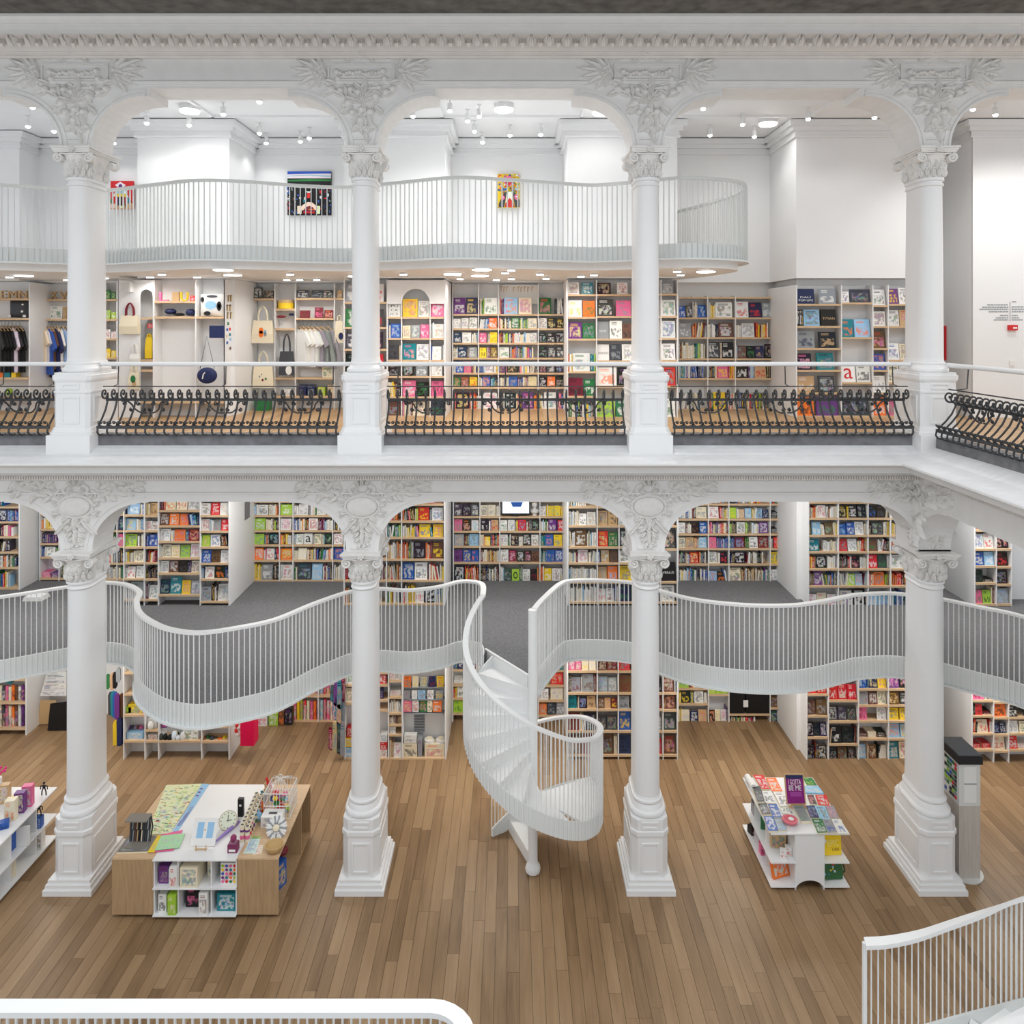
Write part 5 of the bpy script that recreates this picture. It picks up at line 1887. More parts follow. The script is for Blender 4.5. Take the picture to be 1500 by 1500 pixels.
def letter3d(ch, px0, px1, py0, py1, Y, col, label, th=.05):
    a, b = PW(px0, py0, Y), PW(px1, py1, Y)
    cu = bpy.data.curves.new('letter', 'FONT')
    cu.body = ch
    cu.extrude = .5
    cu.resolution_u = 3
    tmp = bpy.data.objects.new('letter', cu)
    COL.objects.link(tmp)
    dg = bpy.context.evaluated_depsgraph_get()
    ev = tmp.evaluated_get(dg)
    me0 = ev.to_mesh()
    vs_ = [v.co.copy() for v in me0.vertices]
    fs = [tuple(p.vertices) for p in me0.polygons]
    ev.to_mesh_clear()
    bpy.data.objects.remove(tmp)
    bpy.data.curves.remove(cu)
    x0, x1 = min(v.x for v in vs_), max(v.x for v in vs_)
    y0, y1 = min(v.y for v in vs_), max(v.y for v in vs_)
    w_, h = b.x - a.x, a.z - b.z
    m = MB().add([((v.x - x0) / (x1 - x0) * w_ - w_ / 2, -v.z * th, (v.y - y0) / (y1 - y0) * h) for v in vs_], fs, col, col)
    return single('block_letter', m, M['paint'], label, 'letter', ((a.x + b.x) / 2, Y + th / 2, b.z), 'wooden block letters')


def lump(name, label, cat, px, py, Y, r, col, group=None, n=10):
    p = PW(px, py, Y)
    m = MB().ball((0, 0, r[2]), r, n, 6, col)
    return single(name, m, M['paint'], label, cat, (p.x, Y, p.z), group, True)


# ---------------------------------------------------------------- paintings on the top storey


def painting(px0, px1, py0, py1, Y, ground, shapes, label):
    a, b = PW(px0, py0, Y), PW(px1, py1, Y)
    w_, h = b.x - a.x, a.z - b.z
    t = thing('painting', ((a.x + b.x) / 2, Y, b.z), label, 'painting', 'paintings')
    cv = part('canvas', MB().box(-w_ / 2, w_ / 2, 0, .05, 0, h, ground, ground), M['paint'], t, world=False)
    m = MB()
    for i, (c, pts) in enumerate(shapes):
        n = len(pts)
        m.add([((u - .5) * w_, -.0015 - .0006 * i, v * h) for u, v in pts], [tuple(range(n))], C(c, .15), C(c))
    part('painted_shapes', m, M['paint'], cv, world=False)
    return t


def ell(cx, cy, rx, ry, n=10):
    return [(min(1, max(0, cx + rx * math.cos(2 * PI * k / n))), min(1, max(0, cy + ry * math.sin(2 * PI * k / n)))) for k in range(n)]


def R(x0, x1, y0, y1):
    return [(x0, y0), (x1, y0), (x1, y1), (x0, y1)]


painting(162, 195, 265, 306, 15.7, C('r'), [
    ('a', R(0, 1, 0, .2)), ('i', R(0, .2, .02, .16)), ('g', R(0, .1, .2, .36)), ('t', R(.72, .84, .2, .4)), ('d', R(.84, .92, .2, .34)),
    ('w', [(.2, .85), (.43, .97), (.68, .85), (.5, .72), (.4, .72)]), ('v', ell(.44, .8, .09, .09)), ('c', R(.28, .62, .52, .72)), ('b', R(.55, .68, .5, .66)), ('w', [(.05, .4), (.3, .72), (.32, .5)]), ('w', [(.82, .4), (.62, .72), (.6, .5)]),
    ('y', R(.2, .7, .42, .54)), ('p', R(.22, .32, .2, .45)), ('n', R(.32, .40, .12, .42)), ('k', R(.42, .52, .12, .44)), ('p', R(.52, .58, .15, .42)), ('d', R(.58, .64, .12, .42)), ('r', R(.65, .72, .18, .4)), ('k', R(.66, .71, .05, .18)), ('i', R(.38, .6, .02, .1))],
    'small red canvas painting with a standing figure, leftmost on the top wall')
rs = random.Random(9)
shp = [('w', R(0, 1, .84, 1)), ('b', [(0, .93), (.4, .94), (1, .95), (1, 1), (0, 1)]), ('c', [(0, .88), (.5, .90), (1, .87), (1, .90), (.5, .93), (0, .9)]), ('g', [(0, .80), (.5, .83), (1, .81), (1, .78), (0, .77)])]
for k in range(70):
    u = rs.uniform(.0, .3) if k % 2 else rs.uniform(.72, 1)
    shp.append((rs.choice('nmubrdweb'), ell(u, rs.uniform(.03, .68), rs.uniform(.015, .035), rs.uniform(.015, .04), 7)))
shp += [('i', R(.24, .34, .02, .2)), ('i', R(.68, .76, .02, .2)), ('i', [(.3, .1), (.36, .22), (.48, .29), (.58, .28), (.68, .2), (.72, .1), (.64, .1), (.6, .17), (.52, .2), (.44, .18), (.38, .1)]), ('m', [(.38, .02), (.38, .1), (.44, .18), (.52, .2), (.6, .17), (.64, .1), (.64, .02)]), ('r', R(.38, .64, .04, .07)), ('o', R(.5, .64, .11, .13)), ('r', R(.47, .53, .38, .52)), ('w', [(.43, .56), (.47, .5), (.53, .5), (.58, .57), (.53, .53), (.47, .53)]), ('t', R(.38, .43, .28, .34)), ('w', R(.395, .415, .34, .4))]
painting(421, 485, 251, 315, 15.75, C('k'), shp, 'large black canvas painting with a blue striped sky on the top wall')
shp = []
for k in range(90):
    shp.append((rs.choice('yylpobcgwr'), ell(rs.uniform(.02, .98), rs.uniform(.42, .98), rs.uniform(.03, .07), rs.uniform(.02, .045), 6)))
shp += [('p', ell(.5, .78, .2, .15)), ('m', ell(.5, .74, .14, .06)), ('r', ell(.5, .70, .11, .05)), ('d', [(.3, 0), (.42, .46), (.3, .44), (.05, .1), (.05, 0)]), ('d', [(.8, 0), (.68, .46), (.8, .44), (1, .2), (1, 0)]), ('w', [(.34, 0), (.42, .46), (.66, .46), (.76, 0)]), ('r', [(.34, 0), (.36, .12), (.55, .28), (.72, .14), (.76, 0)]), ('p', ell(.24, .28, .09, .07)), ('p', ell(.86, .3, .1, .09)), ('w', ell(.24, .29, .04, .02)), ('w', ell(.86, .31, .05, .02))]
painting(729, 761, 255, 304, 15.75, C('y'), shp, 'multicoloured upright canvas painting with a pink open mouth on the top wall')

# ---------------------------------------------------------------- upper gallery, left: gift and clothes displays
def display_unit(name, label, Y, x0, x1, z0, z1, boards, depth=.3, uprights=(), back=True, side=()):
    """white unit with oak boards: boards [(px0,px1,py)]"""
    t = thing(name, ((PW(x0, 0, Y).x + PW(x1, 0, Y).x) / 2, Y + depth / 2, z0), label, 'shelf unit', 'gift display units')
    xa, xb = PW(x0, 0, Y).x, PW(x1, 0, Y).x
    if back:
        part('back_panel', MB().box(xa, xb, Y + depth - .012, Y + depth, z0, z1), M['white'], t)
    for u in uprights:
        xx = PW(u, 0, Y).x
        part('upright', MB().box(xx - .01, xx + .01, Y, Y + depth - .012, z0, z1), M['white'], t)
    for (b0, b1, py) in boards:
        q0, q1 = PW(b0, py, Y), PW(b1, py, Y)
        part('shelf_board', MB().box(q0.x, q1.x, Y - .004, Y + depth - .013, q0.z - .04, q0.z), M['oak'], t)
    for (xx, ya, yb) in side:
        part('side_panel', MB().box(xx - .012, xx + .012, ya, yb, z0, z1), M['white'], t)
    return t


YR = 15.9
display_unit('clothes_unit', 'upper clothes unit with black shirts at the left photo edge', 15.25, -60, 43, ZU, 8.97, [(-60, 43, 437), (-60, 43, 466), (-60, 43, 553), (-60, 43, 582)], .55, (-60,), side=[(PW(43, 0, 15.25).x, 15.25, 16.0)])
display_unit('clothes_unit', 'upper clothes unit with mixed shirts left of the first gallery column', YR - .1, 58, 148, ZU, 8.97, [(60, 148, 438), (60, 148, 467), (60, 148, 580)], .2, ())
display_unit('gift_unit', 'narrow upper shelves of green and yellow cards right of the first gallery column', 15.3, 149, 172, ZU, 8.97, [(149, 172, y) for y in (438, 467, 495.5, 523.5, 553, 583)], .3, (149, 171))
du = display_unit('gift_unit', 'white upper gift wall with arched niche, hanging bags and oak shelves', A, 173, 329, ZU, 8.97,
                  [(226, 286, 441), (226, 286, 463.5), (287, 328, 463.5), (206, 224, 465), (206, 224, 526.5), (206, 224, 541.5), (206, 286, 588), (287, 328, 588)], .33, (173, 225.5, 286.5, 328.5),
                  side=[(PW(174, 0, A).x, A, 16.0), (PW(328.5, 0, A).x, A, 16.0)])
# niche front: panel with an arched opening


def niche_panel(parent, px0, px1, nx0, nx1, pytop, Y, zb, zt):
    xa, xb, na, nb = PW(px0, 0, Y).x, PW(px1, 0, Y).x, PW(nx0, 0, Y).x, PW(nx1, 0, Y).x
    r = (nb - na) / 2
    zc = PW(0, pytop, Y).z - r
    pts = [(xa, zb), (na, zb), (na, zc)]
    for k in range(1, 12):
        a = PI - PI * k / 12
        pts.append(((na + nb) / 2 + r * math.cos(a), zc + r * math.sin(a)))
    pts += [(nb, zc), (nb, zb), (xb, zb), (xb, zt), (xa, zt)]
    part('niche_panel', MB().prism(pts, 'y', Y - .006, Y + .012), M['white'], parent)


niche_panel(du, 174, 225, 205.5, 224, 424, A, ZU, 8.96)
nn_ = thing('niche_front', (PW(609, 0, A).x, A, PW(0, 464, A).z), 'white arched niche surround above the bookcase by the second gallery column', 'niche')
niche_panel(nn_, 568, 651, 588.5, 629.5, 423, A, PW(0, 445, A).z, 8.96)

for ch, x0, x1, y0, y1, Y, c, lb in (('E', 1, 9, 425.5, 437, 15.3, 'a', 'tan block letter E at the left edge'), ('M', 12, 24, 426, 437, 15.3, 'a', 'pale block letter M between the letters E and N'), ('N', 27.5, 39, 425.5, 437, 15.3, 'a', 'tan block letter N beside the white panel'),
                               ('X', 73, 83, 427, 438, YR - .05, 'a', 'tan block letter X left of the first gallery column'), ('V', 87, 98, 427, 438, YR - .05, 'a', 'tan block letter V next to the first gallery column'),
                               ('L', 233, 246, 428, 441, A + .05, 'p', 'pink block letter L on the top gift shelf'), ('I', 252, 262, 428, 441, A + .05, 'a', 'tan block letter on the top gift shelf'), ('U', 264, 275, 428, 441, A + .05, 'y', 'yellow block letter U on the top gift shelf')):
    letter3d(ch, x0, x1, y0, y1, Y, C(c), lb)
gbox('gift_box', 'small red dotted box beside the yellow letter U', 'box', 278, 285, 433, 441, A + .05, .12, C('r'), C('w'))
gbox('gift_box', 'red dotted box in the arched niche of the gift wall', 'box', 216, 224, 474, 481, A + .05, .1, C('r'), C('w'))
# cushions
def cushion(px0, px1, py0, py1, Y, col, prints, label):
    a, b = PW(px0, py0, Y), PW(px1, py1, Y)
    w2, h = (b.x - a.x) / 2, a.z - b.z
    t = thing('cushion', ((a.x + b.x) / 2, Y, b.z), label, 'cushion')
    n = 8
    v, f = [], []
    for s in (-1, 1):
        for i in range(n + 1):
            for j in range(n + 1):
                u, q = i / n * 2 - 1, j / n * 2 - 1
                pu = 1 - .08 * (1 - abs(q)) ** 1 * 0 - .06 * (1 - q * q) * 0
                d = .075 * ((1 - u ** 4) * (1 - q ** 4)) ** .6
                k = 1 - .05 * (1 - max(abs(u), abs(q)))
                v.append((u * w2 * k, s * d, (q * k + 1) / 2 * h))
    m_ = (n + 1) ** 2
    for s in (0, 1):
        for i in range(n):
            for j in range(n):
                q = [s * m_ + i * (n + 1) + j, s * m_ + (i + 1) * (n + 1) + j, s * m_ + (i + 1) * (n + 1) + j + 1, s * m_ + i * (n + 1) + j + 1]
                f.append(tuple(q if s == 0 else q[::-1]))
    part('cover', MB().add(v, f, col, col), M['paint'], t, True, world=False)
    for (u, q, ru, rq, c) in prints:
        pts = [(u * w2 + ru * w2 * math.cos(2 * PI * k / 12), -.079, (q + rq * math.sin(2 * PI * k / 12)) * h) for k in range(12)]
        part('print', MB().add(pts, [tuple(range(12))], C(c), C(c)), M['paint'], t, world=False)
    return t


cushion(294, 328, 431, 463, A + .14, C('w'), [(0, .5, .5, .2, 'c'), (.72, .45, .22, .22, 'k'), (.72, .45, .12, .12, 'w'), (-.3, .12, .3, .1, 'k'), (.1, .9, .5, .06, 'd'), (-.7, .75, .15, .12, 'k')], 'square cushion with blue and black print on the gift wall shelf')
cushion(15, 42, 440, 465, 15.4, C('d'), [(.6, .75, .12, .05, 'w'), (.55, .35, .14, .07, 'w'), (-.8, .08, .15, .08, 'w'), (.8, .08, .2, .08, 'w')], 'dark grey cushion with white paws on the clothes unit shelf')
gbox('sign_card', 'white card with green lettering on the clothes unit shelf', 'sign', 73, 91, 448, 467, YR, .01, C('w'), C('g'), tilt=.05, seed=.31)
gbox('toy_box', 'tan narrow box beside the white card with green lettering', 'box', 92, 96, 450, 467, YR, .06, C('a'), C('g'))
# rails and clothes
for (x0, x1, y, Y, lb) in ((-40, 43, 470, 15.5, 'white clothes rail holding black shirts'), (60, 112, 471.5, YR - .05, 'white clothes rail holding mixed shirts')):
    a, b = PW(x0, y, Y), PW(x1, y, Y)
    single('clothes_rail', MB().tube([(a.x - (a.x + b.x) / 2, 0, 0), (b.x - (a.x + b.x) / 2, 0, 0)], .012, 8, C('e')), M['paint'], lb, 'rail', ((a.x + b.x) / 2, Y, a.z), 'clothes rails')
for i, (px, c) in enumerate(((-3, 'k'), (2, 'k'), (7, 'k'), (12, 'k'), (17.5, 'w'), (23, 'k'), (28.5, 'k'))):
    garment(px, 481, 15.5, C(c, .2), '%s hanging shirt, %s from left on the black shirt rail' % (PALN[c], ORDW[i]), -.7, scale=1.22)
for i, (px, c, s) in enumerate(((62, 'i', 1.0), (66, 'w', 1.0), (70, 'b', 1.3), (74, 'u', 1.15), (79, 'n', 1.4), (84, 'w', 1.15), (91, 'c', 1.2), (97, 'd', 1.15), (102, 'k', 1.1))):
    garment(px, 481.5, YR - .08, C(c, .1), '%s hanging garment, %s from left on the mixed shirt rail' % (PALN[c], ORDW[i]), -.7, scale=s)
for i, (x0, x1, c) in enumerate(((-2, 4, 'o'), (6, 14.5, 't'), (16.5, 23, 'y'))):
    gbox('gift_box', '%s gift box under the black shirts' % PALN[c], 'box', x0, x1, 541, 553, 15.35, .15, C(c), group='boxes under the shirts')
lump('green_ball', 'bright green toy under the black shirts', 'toy', 13, 580, 15.4, (.07, .07, .08), C('l'))
# narrow shelves with cards
for i, (py, c, a) in enumerate(((438, 'g', 'l'), (467, 'l', 'w'), (495.5, 'w', 'r'), (523.5, 'y', 'i'), (553, 'c', 'w'))):
    gbox('greeting_card', '%s card, left one on shelf %d right of the first gallery column' % (PALN[c], i + 1), 'card', 152, 161, py - 13, py, 15.33, .02, C(c), C(a), 'cards on the narrow shelves', tilt=.12)
    gbox('greeting_card', '%s card, right one on shelf %d right of the first gallery column' % (PALN[c], i + 1), 'card', 162.5, 169.5, py - 10, py, 15.33, .02, C(c, .1), C(a), 'cards on the narrow shelves', tilt=.12)
# bags and hats on the gift wall
tote(176.5, 204, 462, 489, 444, A - .05, C('i'), 'off-white quilted shoulder bag with red straps on the gift wall', None, depth=.12, strap=C('m'))
tote(189, 204, 545, 570, 528, A - .05, C('i'), 'pale printed cloth bag low on the gift wall', [(0, .6, .5, 'g'), (.2, .3, .4, 'a')])
tote(213.5, 224, 494, 525, 489, A + .1, C('y'), 'mustard yellow cloth bag in the arched niche', None)
tote(190, 205, 518, 530, 503, A - .05, C('w'), 'small white shoe-shaped bag hanging on the gift wall', None, depth=.05)
lump('cap', 'navy cap, left one on the gift wall shelf', 'cap', 250, 461, A + .12, (.11, .1, .06), C('n'))
lump('cap', 'black flat cap between two other caps on the gift wall shelf', 'cap', 263, 463, A + .12, (.1, .1, .03), C('k'))
lump('cap', 'dark purple cap, right one on the gift wall shelf', 'cap', 279, 463, A + .12, (.09, .09, .07), C('n'))
gbox('bag', 'navy folded clutch bag hanging under the cushion', 'bag', 306.5, 328, 477, 495, A - .03, .04, C('n'), C('d'), seed=0)
hb = thing('round_bag', (PW(303.5, 0, A).x, A - .1, PW(0, 563, A).z), 'navy round bag with white stripe hanging on a long strap', 'bag')
m = MB()
p = PW(303.5, 550, A - .1)
rings = []
for t_, d in ((.5, -.055), (.85, -.045), (1, -.02), (1, .02), (.85, .045)):
    rings.append([(p.x + .18 * t_ * math.cos(2 * PI * k / 22), A - .1 + d, p.z + .15 * t_ * math.sin(2 * PI * k / 22)) for k in range(22)])
m.loft(rings, True, True, C('n'))
part('body', m, M['paint'], hb, True)
part('strap', MB().tube([PW(293, 540, A - .1), PW(303, 492.5, A - .02), PW(314, 540, A - .1)], .006, 5, C('k')), M['paint'], hb)
part('stripe', MB().tube([PW(296.5, 555, A - .16), PW(297.5, 549, A - .165), PW(300, 545.5, A - .165)], .012, 5, C('w')), M['paint'], hb)
# speaker
sp_ = thing('wall_speaker', (PW(189, 0, A).x, A, PW(0, 428, A).z), 'white wall loudspeaker at the top left of the gift wall', 'speaker')
q0, q1 = PW(182, 413, A), PW(196, 428, A)
part('case', MB().box(q0.x, q1.x, A - .14, A - .006, q1.z, q0.z), M['white'], sp_)
part('grille', MB().box(q0.x + .02, q1.x - .02, A - .15, A - .14, q1.z + .02, q0.z - .02), M['steelgrey'], sp_)
# letters and magnets on the side panel of the gift wall
sidex = PW(328.5, 0, A).x + .014


def on_side(px, py):
    Y = sidex * F / (px - CX)
    return Y, CH - (py - HY) * Y / F


k_ = 0
for row, (py, pxs) in enumerate(((437, (334.5, 338, 346)), (451, (333, 337, 340.5, 344, 348, 352, 355)), (462, (333.5, 338, 342, 346, 350)))):
    for px in pxs:
        Y, z = on_side(px, py)
        m = MB().box(0, .012, -.035, .035, -.06, .06, C('i')).box(.002, .02, -.035, -.018, -.06, .06, C('a')).box(.002, .02, -.035, .03, .04, .06, C('a'))
        k_ += 1
        single('cutout_letter', m, M['paint'], '%s row of the small wooden cut-out letters, the %s from left, side panel' % (('top', 'middle', 'bottom')[row], ORDW[pxs.index(px)]), 'letter', (sidex, Y, z), 'cut-out letters on the side panel')
for i, (px, py, c) in enumerate(((334, 474, 'g'), (340, 476, 'd'), (332.5, 483, 'b'), (336.5, 482, 'r'), (341, 487, 'r'), (336.5, 490, 't'), (345, 491, 'r'), (332, 492, 'i'), (337, 497, 'c'), (341, 499, 'p'), (332.5, 502, 'b'), (342.5, 506, 'd'), (337, 510, 'u'))):
    Y, z = on_side(px, py)
    single('magnet', MB().box(0, .012, -.028, .028, -.026, .026, C(c), C('w'), front=.3), M['paint'], '%s fridge magnet, %s from the top on the side panel' % (PALN[c], ORDW[i]), 'magnet', (sidex, Y, z), 'magnets on the side panel')
# recess right of the gift wall
display_unit('gift_unit', 'upper recess unit with tote bags and white shirts left of second gallery column', B, 372, 520, ZU, 8.97,
             [(372, 402, 437), (403, 432, 452), (403, 432, 481), (403, 432, 553), (433, 489, 436.5), (433, 489, 466), (433, 489, 553), (403, 489, 580), (490, 520, 436.5)], .3, (402.5, 432.5, 489.5))
for i, (x0, x1, y0, y1, c, a) in enumerate(((371.5, 384, 421, 437, 'd', 'w'), (387, 401, 425.5, 437, 'd', 'a'), (434.5, 452, 425, 436.5, 'd', 'w'), (456, 473, 425, 436.5, 'd', 'e'), (472.5, 488, 425, 436.5, 'd', 'i'), (494, 501, 425, 436.5, 'a', 'i'),
                                            (439, 454, 454.5, 466, 'm', 'u'), (461, 473, 450, 466, 'm', 'p'), (475, 488, 454, 466, 'm', 'o'))):
    frame_card('picture_card', '%s picture card, %s from left on the upper recess shelves' % (PALN[c] if c != 'd' else 'black and white', ORDW[i]), 'picture', x0, x1, y0, y1, B + .05, C(c), C(a))
tote(369, 401, 469.5, 502.5, 449, B - .06, C('i'), 'cream tote bag with orange and blue animal print', [(-.1, .55, .2, 'o'), (-.1, .4, .22, 'o'), (.28, .5, .12, 'c'), (.28, .38, .13, 'e')])
tote(370.5, 401, 535, 568, 515, B - .06, C('i'), 'cream tote bag with small plant print below the animal bag', [(-.3, .5, .08, 'e'), (0, .35, .09, 'm'), (.3, .4, .09, 'g'), (-.1, .6, .05, 'd')])
tote(409, 431, 514.5, 550, 489, B - .04, C('d', .0), 'grey felt tote bag with a white dot', [(.35, .22, .42, 'w')], strap=C('d'))
bx = PW(419, 450, B + .12)
single('round_box', MB().cyl((0, 0), .16, 0, .17, 20, C('y')).cyl((0, 0), .165, .115, .18, 20, C('a')), M['paint'], 'yellow round lidded box on the upper recess shelf', 'box', (bx.x, bx.y, PW(0, 452, B).z))
lump('bow', 'red ribbon bow on the white recess wall', 'bow', 412, 466, B + .1, (.1, .03, .03), C('m'))
lump('bow', 'navy bow tie on the white recess wall', 'bow', 427, 463, B + .1, (.06, .03, .03), C('n'))
for i, (px, c, lg_, s) in enumerate(((438, 'w', 0, .95), (444, 'w', 0, .95), (450, 'w', 0, 1.0), (456, 'w', 0, .95), (463, 'e', 0, 1.0), (471, 'e', 1, 1.0), (480, 'e', 1, 1.05))):
    garment(px, 482, B + .1, C(c, .05) if c == 'w' else C('e', .1), '%s, %s from left on the white shirt rail' % ('white hanging t-shirt' if c == 'w' else 'grey hanging hooded top', ORDW[i]), -.6, bool(lg_), s * 1.08)
a_ = PW(433, 470, B + .1)
b_ = PW(489, 470, B + .1)
single('clothes_rail', MB().tube([((a_.x - b_.x) / 2, 0, 0), ((b_.x - a_.x) / 2, 0, 0)], .012, 8, C('e')), M['paint'], 'white clothes rail holding white shirts and grey tops', 'rail', ((a_.x + b_.x) / 2, B + .1, a_.z), 'clothes rails')
tote(491, 503, 470, 502, 462, B - .03, C('i'), 'cream and navy cloth bag beside the grey hooded tops', [(.5, .3, .6, 'n')])
for i, (x0, x1, y0, c, a) in enumerate(((438, 448, 564, 'n', 'v'), (450, 461, 564, 'n', 'e'), (466, 476, 566, 'l', 'y'), (480, 490, 564, 'a', 'i'), (472, 487, 538, 'i', 'g'), (413, 426, 570, 'w', 'e'))):
    gbox('gift_box', '%s patterned gift box, %s from left low in the upper recess' % (PALN[c], ORDW[i]), 'box', x0, x1, y0, 580 if y0 > 550 else 553, B + .03, .15, C(c), C(a), 'boxes low in the upper recess')
gbox('storage_box', 'dark green box standing on the gallery floor', 'box', 372, 394, 584, 600, B - .25, .2, C('g'), seed=0, z=ZU)

# ---------------------------------------------------------------- right wing wall: red call point, sign, printed lines
YW = 14.33
ac = thing('fire_call_point', (PW(1482, 0, YW).x, YW, PW(0, 484, YW).z), 'red fire alarm call point on the right wall', 'alarm')
q0, q1 = PW(1475.5, 476, YW), PW(1488, 484, YW)
part('case', MB().box(q0.x, q1.x, YW - .06, YW - .001, q1.z, q0.z, C('r')), M['paint'], ac)
part('plate', MB().box(q0.x + .07, q1.x - .015, YW - .065, YW - .06, q1.z + .03, q0.z - .04, C('w')), M['paint'], ac)
single('wall_switch', MB().box(-.05, .05, -.02, -.001, -.05, .05, C('w')), M['paint'], 'white switch plate on the right wall under the red alarm', 'switch', PW(1482, 532, YW))
single('red_sign', MB().box(-.02, .02, -.05, .05, 0, .68, C('r')), M['paint'], 'narrow red sign on the side wall beside the fourth gallery column', 'sign', (8.579, 15.25, PW(0, 527.5, 15.25).z))
tx = thing('wall_text', (PW(1479, 0, YW).x, YW - .003, PW(0, 470, YW).z), 'small grey two-column printed text on the right wall', 'lettering')
m = MB()
rt_ = random.Random(2)
for (xa, xb, py) in ((1446, 1477, 446.5), (1439, 1477, 450), (1435, 1477, 453), (1448.5, 1477, 456.5), (1465, 1477, 462), (1459, 1477, 465.5), (1456, 1477, 468.5), (1482, 1500, 449.5), (1482, 1500, 453), (1482, 1500, 456.5), (1482, 1491, 462), (1482, 1493, 465.5), (1482, 1498, 468.5), (1483, 1489, 442)):
    x_ = xa
    while x_ < xb:
        wd = min(rt_.uniform(1.2, 4.5), xb - x_)
        u0, u1 = PW(x_, py - .8, YW - .004), PW(x_ + wd, py + .8, YW - .004)
        m.box(u0.x, u1.x, YW - .005, YW - .002, u1.z, u0.z, C('e'))
        x_ += wd + .8
u0, u1 = PW(1479.2, 442, YW), PW(1479.7, 471, YW)
m.box(u0.x, u1.x, YW - .005, YW - .002, u1.z, u0.z, C('d'))
part('print', m, M['paint'], tx)

# ---------------------------------------------------------------- mezzanine: screen, bust, vents, papers
sc = thing('video_screen', (PW(755, 0, B).x, B + .1, PW(0, 756.5, B).z), 'flat video screen with pale blue picture among the mezzanine books', 'screen')
q0, q1 = PW(735, 729, B - .02), PW(776, 754, B - .02)
part('frame', MB().box(q0.x, q1.x, B - .02, B + .03, q1.z, q0.z), M['black'], sc)
m_scr = emis('screen_glow', (.45, .62, .85), .9)
part('display', MB().box(q0.x + .015, q1.x - .015, B - .024, B - .02, q1.z + .03, q0.z - .02), m_scr, sc)
part('picture', MB().prism([(PW(748, 0, B).x, PW(0, 735, B).z), (PW(766, 0, B).x, PW(0, 735, B).z), (PW(763, 0, B).x, PW(0, 742, B).z), (PW(751, 0, B).x, PW(0, 742, B).z)], 'y', B - .028, B - .024, C('b')), M['paint'], sc)
part('stand', MB().box(PW(750, 0, B).x, PW(760, 0, B).x, B - .02, B + .1, q1.z - .03, q1.z), M['black'], sc)
bu = PW(783, 756.5, B + .1)
m = MB().loft([stadium(r, 0.0, z, 8) for r, z in ((.06, 0), (.06, .02), (.045, .03), (.04, .05), (.085, .085), (.1, .12), (.08, .145), (.035, .16), (.033, .185), (.05, .205), (.062, .24), (.06, .275), (.045, .30), (.01, .315))])
m.ball((0, -.06, .235), (.012, .018, .02), 6, 4)
single('plaster_bust', m, M['ornament'], 'small white plaster bust beside the video screen', 'bust', (bu.x, bu.y, bu.z), smooth=True)
# perforated vent on the side panel of the mezzanine left case
sx2 = PW(335.5, 0, A).x + .013
m = MB()
for i in range(9):
    for j in range(11):
        m.box(0, .006, i * .033, i * .033 + .02, -j * .033 - .02, -j * .033, C('d'))
Yv = sx2 * F / (366 - CX)
single('vent_grille', m, M['paint'], 'perforated vent high on the white side panel of the mezzanine', 'vent', (sx2, Yv - .3, PW(0, 733, Yv - .1).z))
for i in range(4):
    p = PW(54, 859, 14.6)
    single('brochure', MB().box(-.2 + .01 * i, .18 - .01 * i, -.13, .13, .0, .018, C('w', .04), C('e')), M['paint'], 'white brochure number %s from the bottom of the pile on the mezzanine floor' % ORDW[i], 'brochure', (PW(54, 0, 14.7).x, 14.7, ZM + .019 * i), 'brochures in a pile')
# ================================================================== GROUND FLOOR GOODS
def roll(px, py0, py1, Y, r, c, a, label):
    p0, p1 = PW(px, py1, Y), PW(px, py0, Y)
    m = MB()
    n = 10
    h = p1.z - p0.z
    ring = [(r * math.cos(2 * PI * k / n), r * math.sin(2 * PI * k / n)) for k in range(n)]
    s = rg.uniform(.05, .95)
    for k in range(n):
        k2 = (k + 1) % n
        u0, u1 = k / n * .8 + .1, (k + 1) / n * .8 + .1
        m.add([(*ring[k], 0), (*ring[k2], 0), (*ring[k2], h), (*ring[k], h)], [(0, 1, 2, 3)], c, a, [[(u0, .1, s), (u1, .1, s), (u1, .88, s), (u0, .88, s)]])
    m.add([(*q, h) for q in ring], [tuple(range(n))], c)
    m.add([(q[0] * .6, q[1] * .6, h + .001) for q in ring], [tuple(range(n))], C('d'))
    return single('paper_roll', m, M['print'], label, 'paper roll', (p0.x, Y, p0.z), 'wrapping paper rolls', True)


RC = 'i d p i o u w v'.split()
for i in range(8):
    px = 1 + i * 4.7
    for (y0, y1, w_) in ((1004, 1028, 'upper'), (1032, 1066, 'lower')):
        roll(px, y0 + rg.uniform(-1, 2), y1, YL + .1, .028, C(RC[i]), C(rg.choice('kmrwv')), '%s patterned paper roll, %s from left, %s shelf, far-left ground unit' % (PALN[RC[i]], ORDW[i], w_))
RC = 'p y l r i p o v c r p i r w v m'.split()
for i in range(16):
    px = 432 + i * 4.9
    for (y0, y1, w_) in ((1000, 1018, 'upper'), (1024, 1056, 'lower')):
        roll(px, y0 + rg.uniform(-1, 3), y1, B + .1, .03, C(RC[i], .1), C(rg.choice('wiyrp')), '%s patterned paper roll, %s from left, %s shelf, ground paper recess' % (PALN[RC[i]], ORDW[i], w_))
blp = PW(15, 1001, YL + .12)
lump('teal_bowl', 'teal round bowl on top of the far-left paper rolls shelf', 'bowl', 15, 1001, YL - .1 + .2, (.09, .08, .06), C('t'))


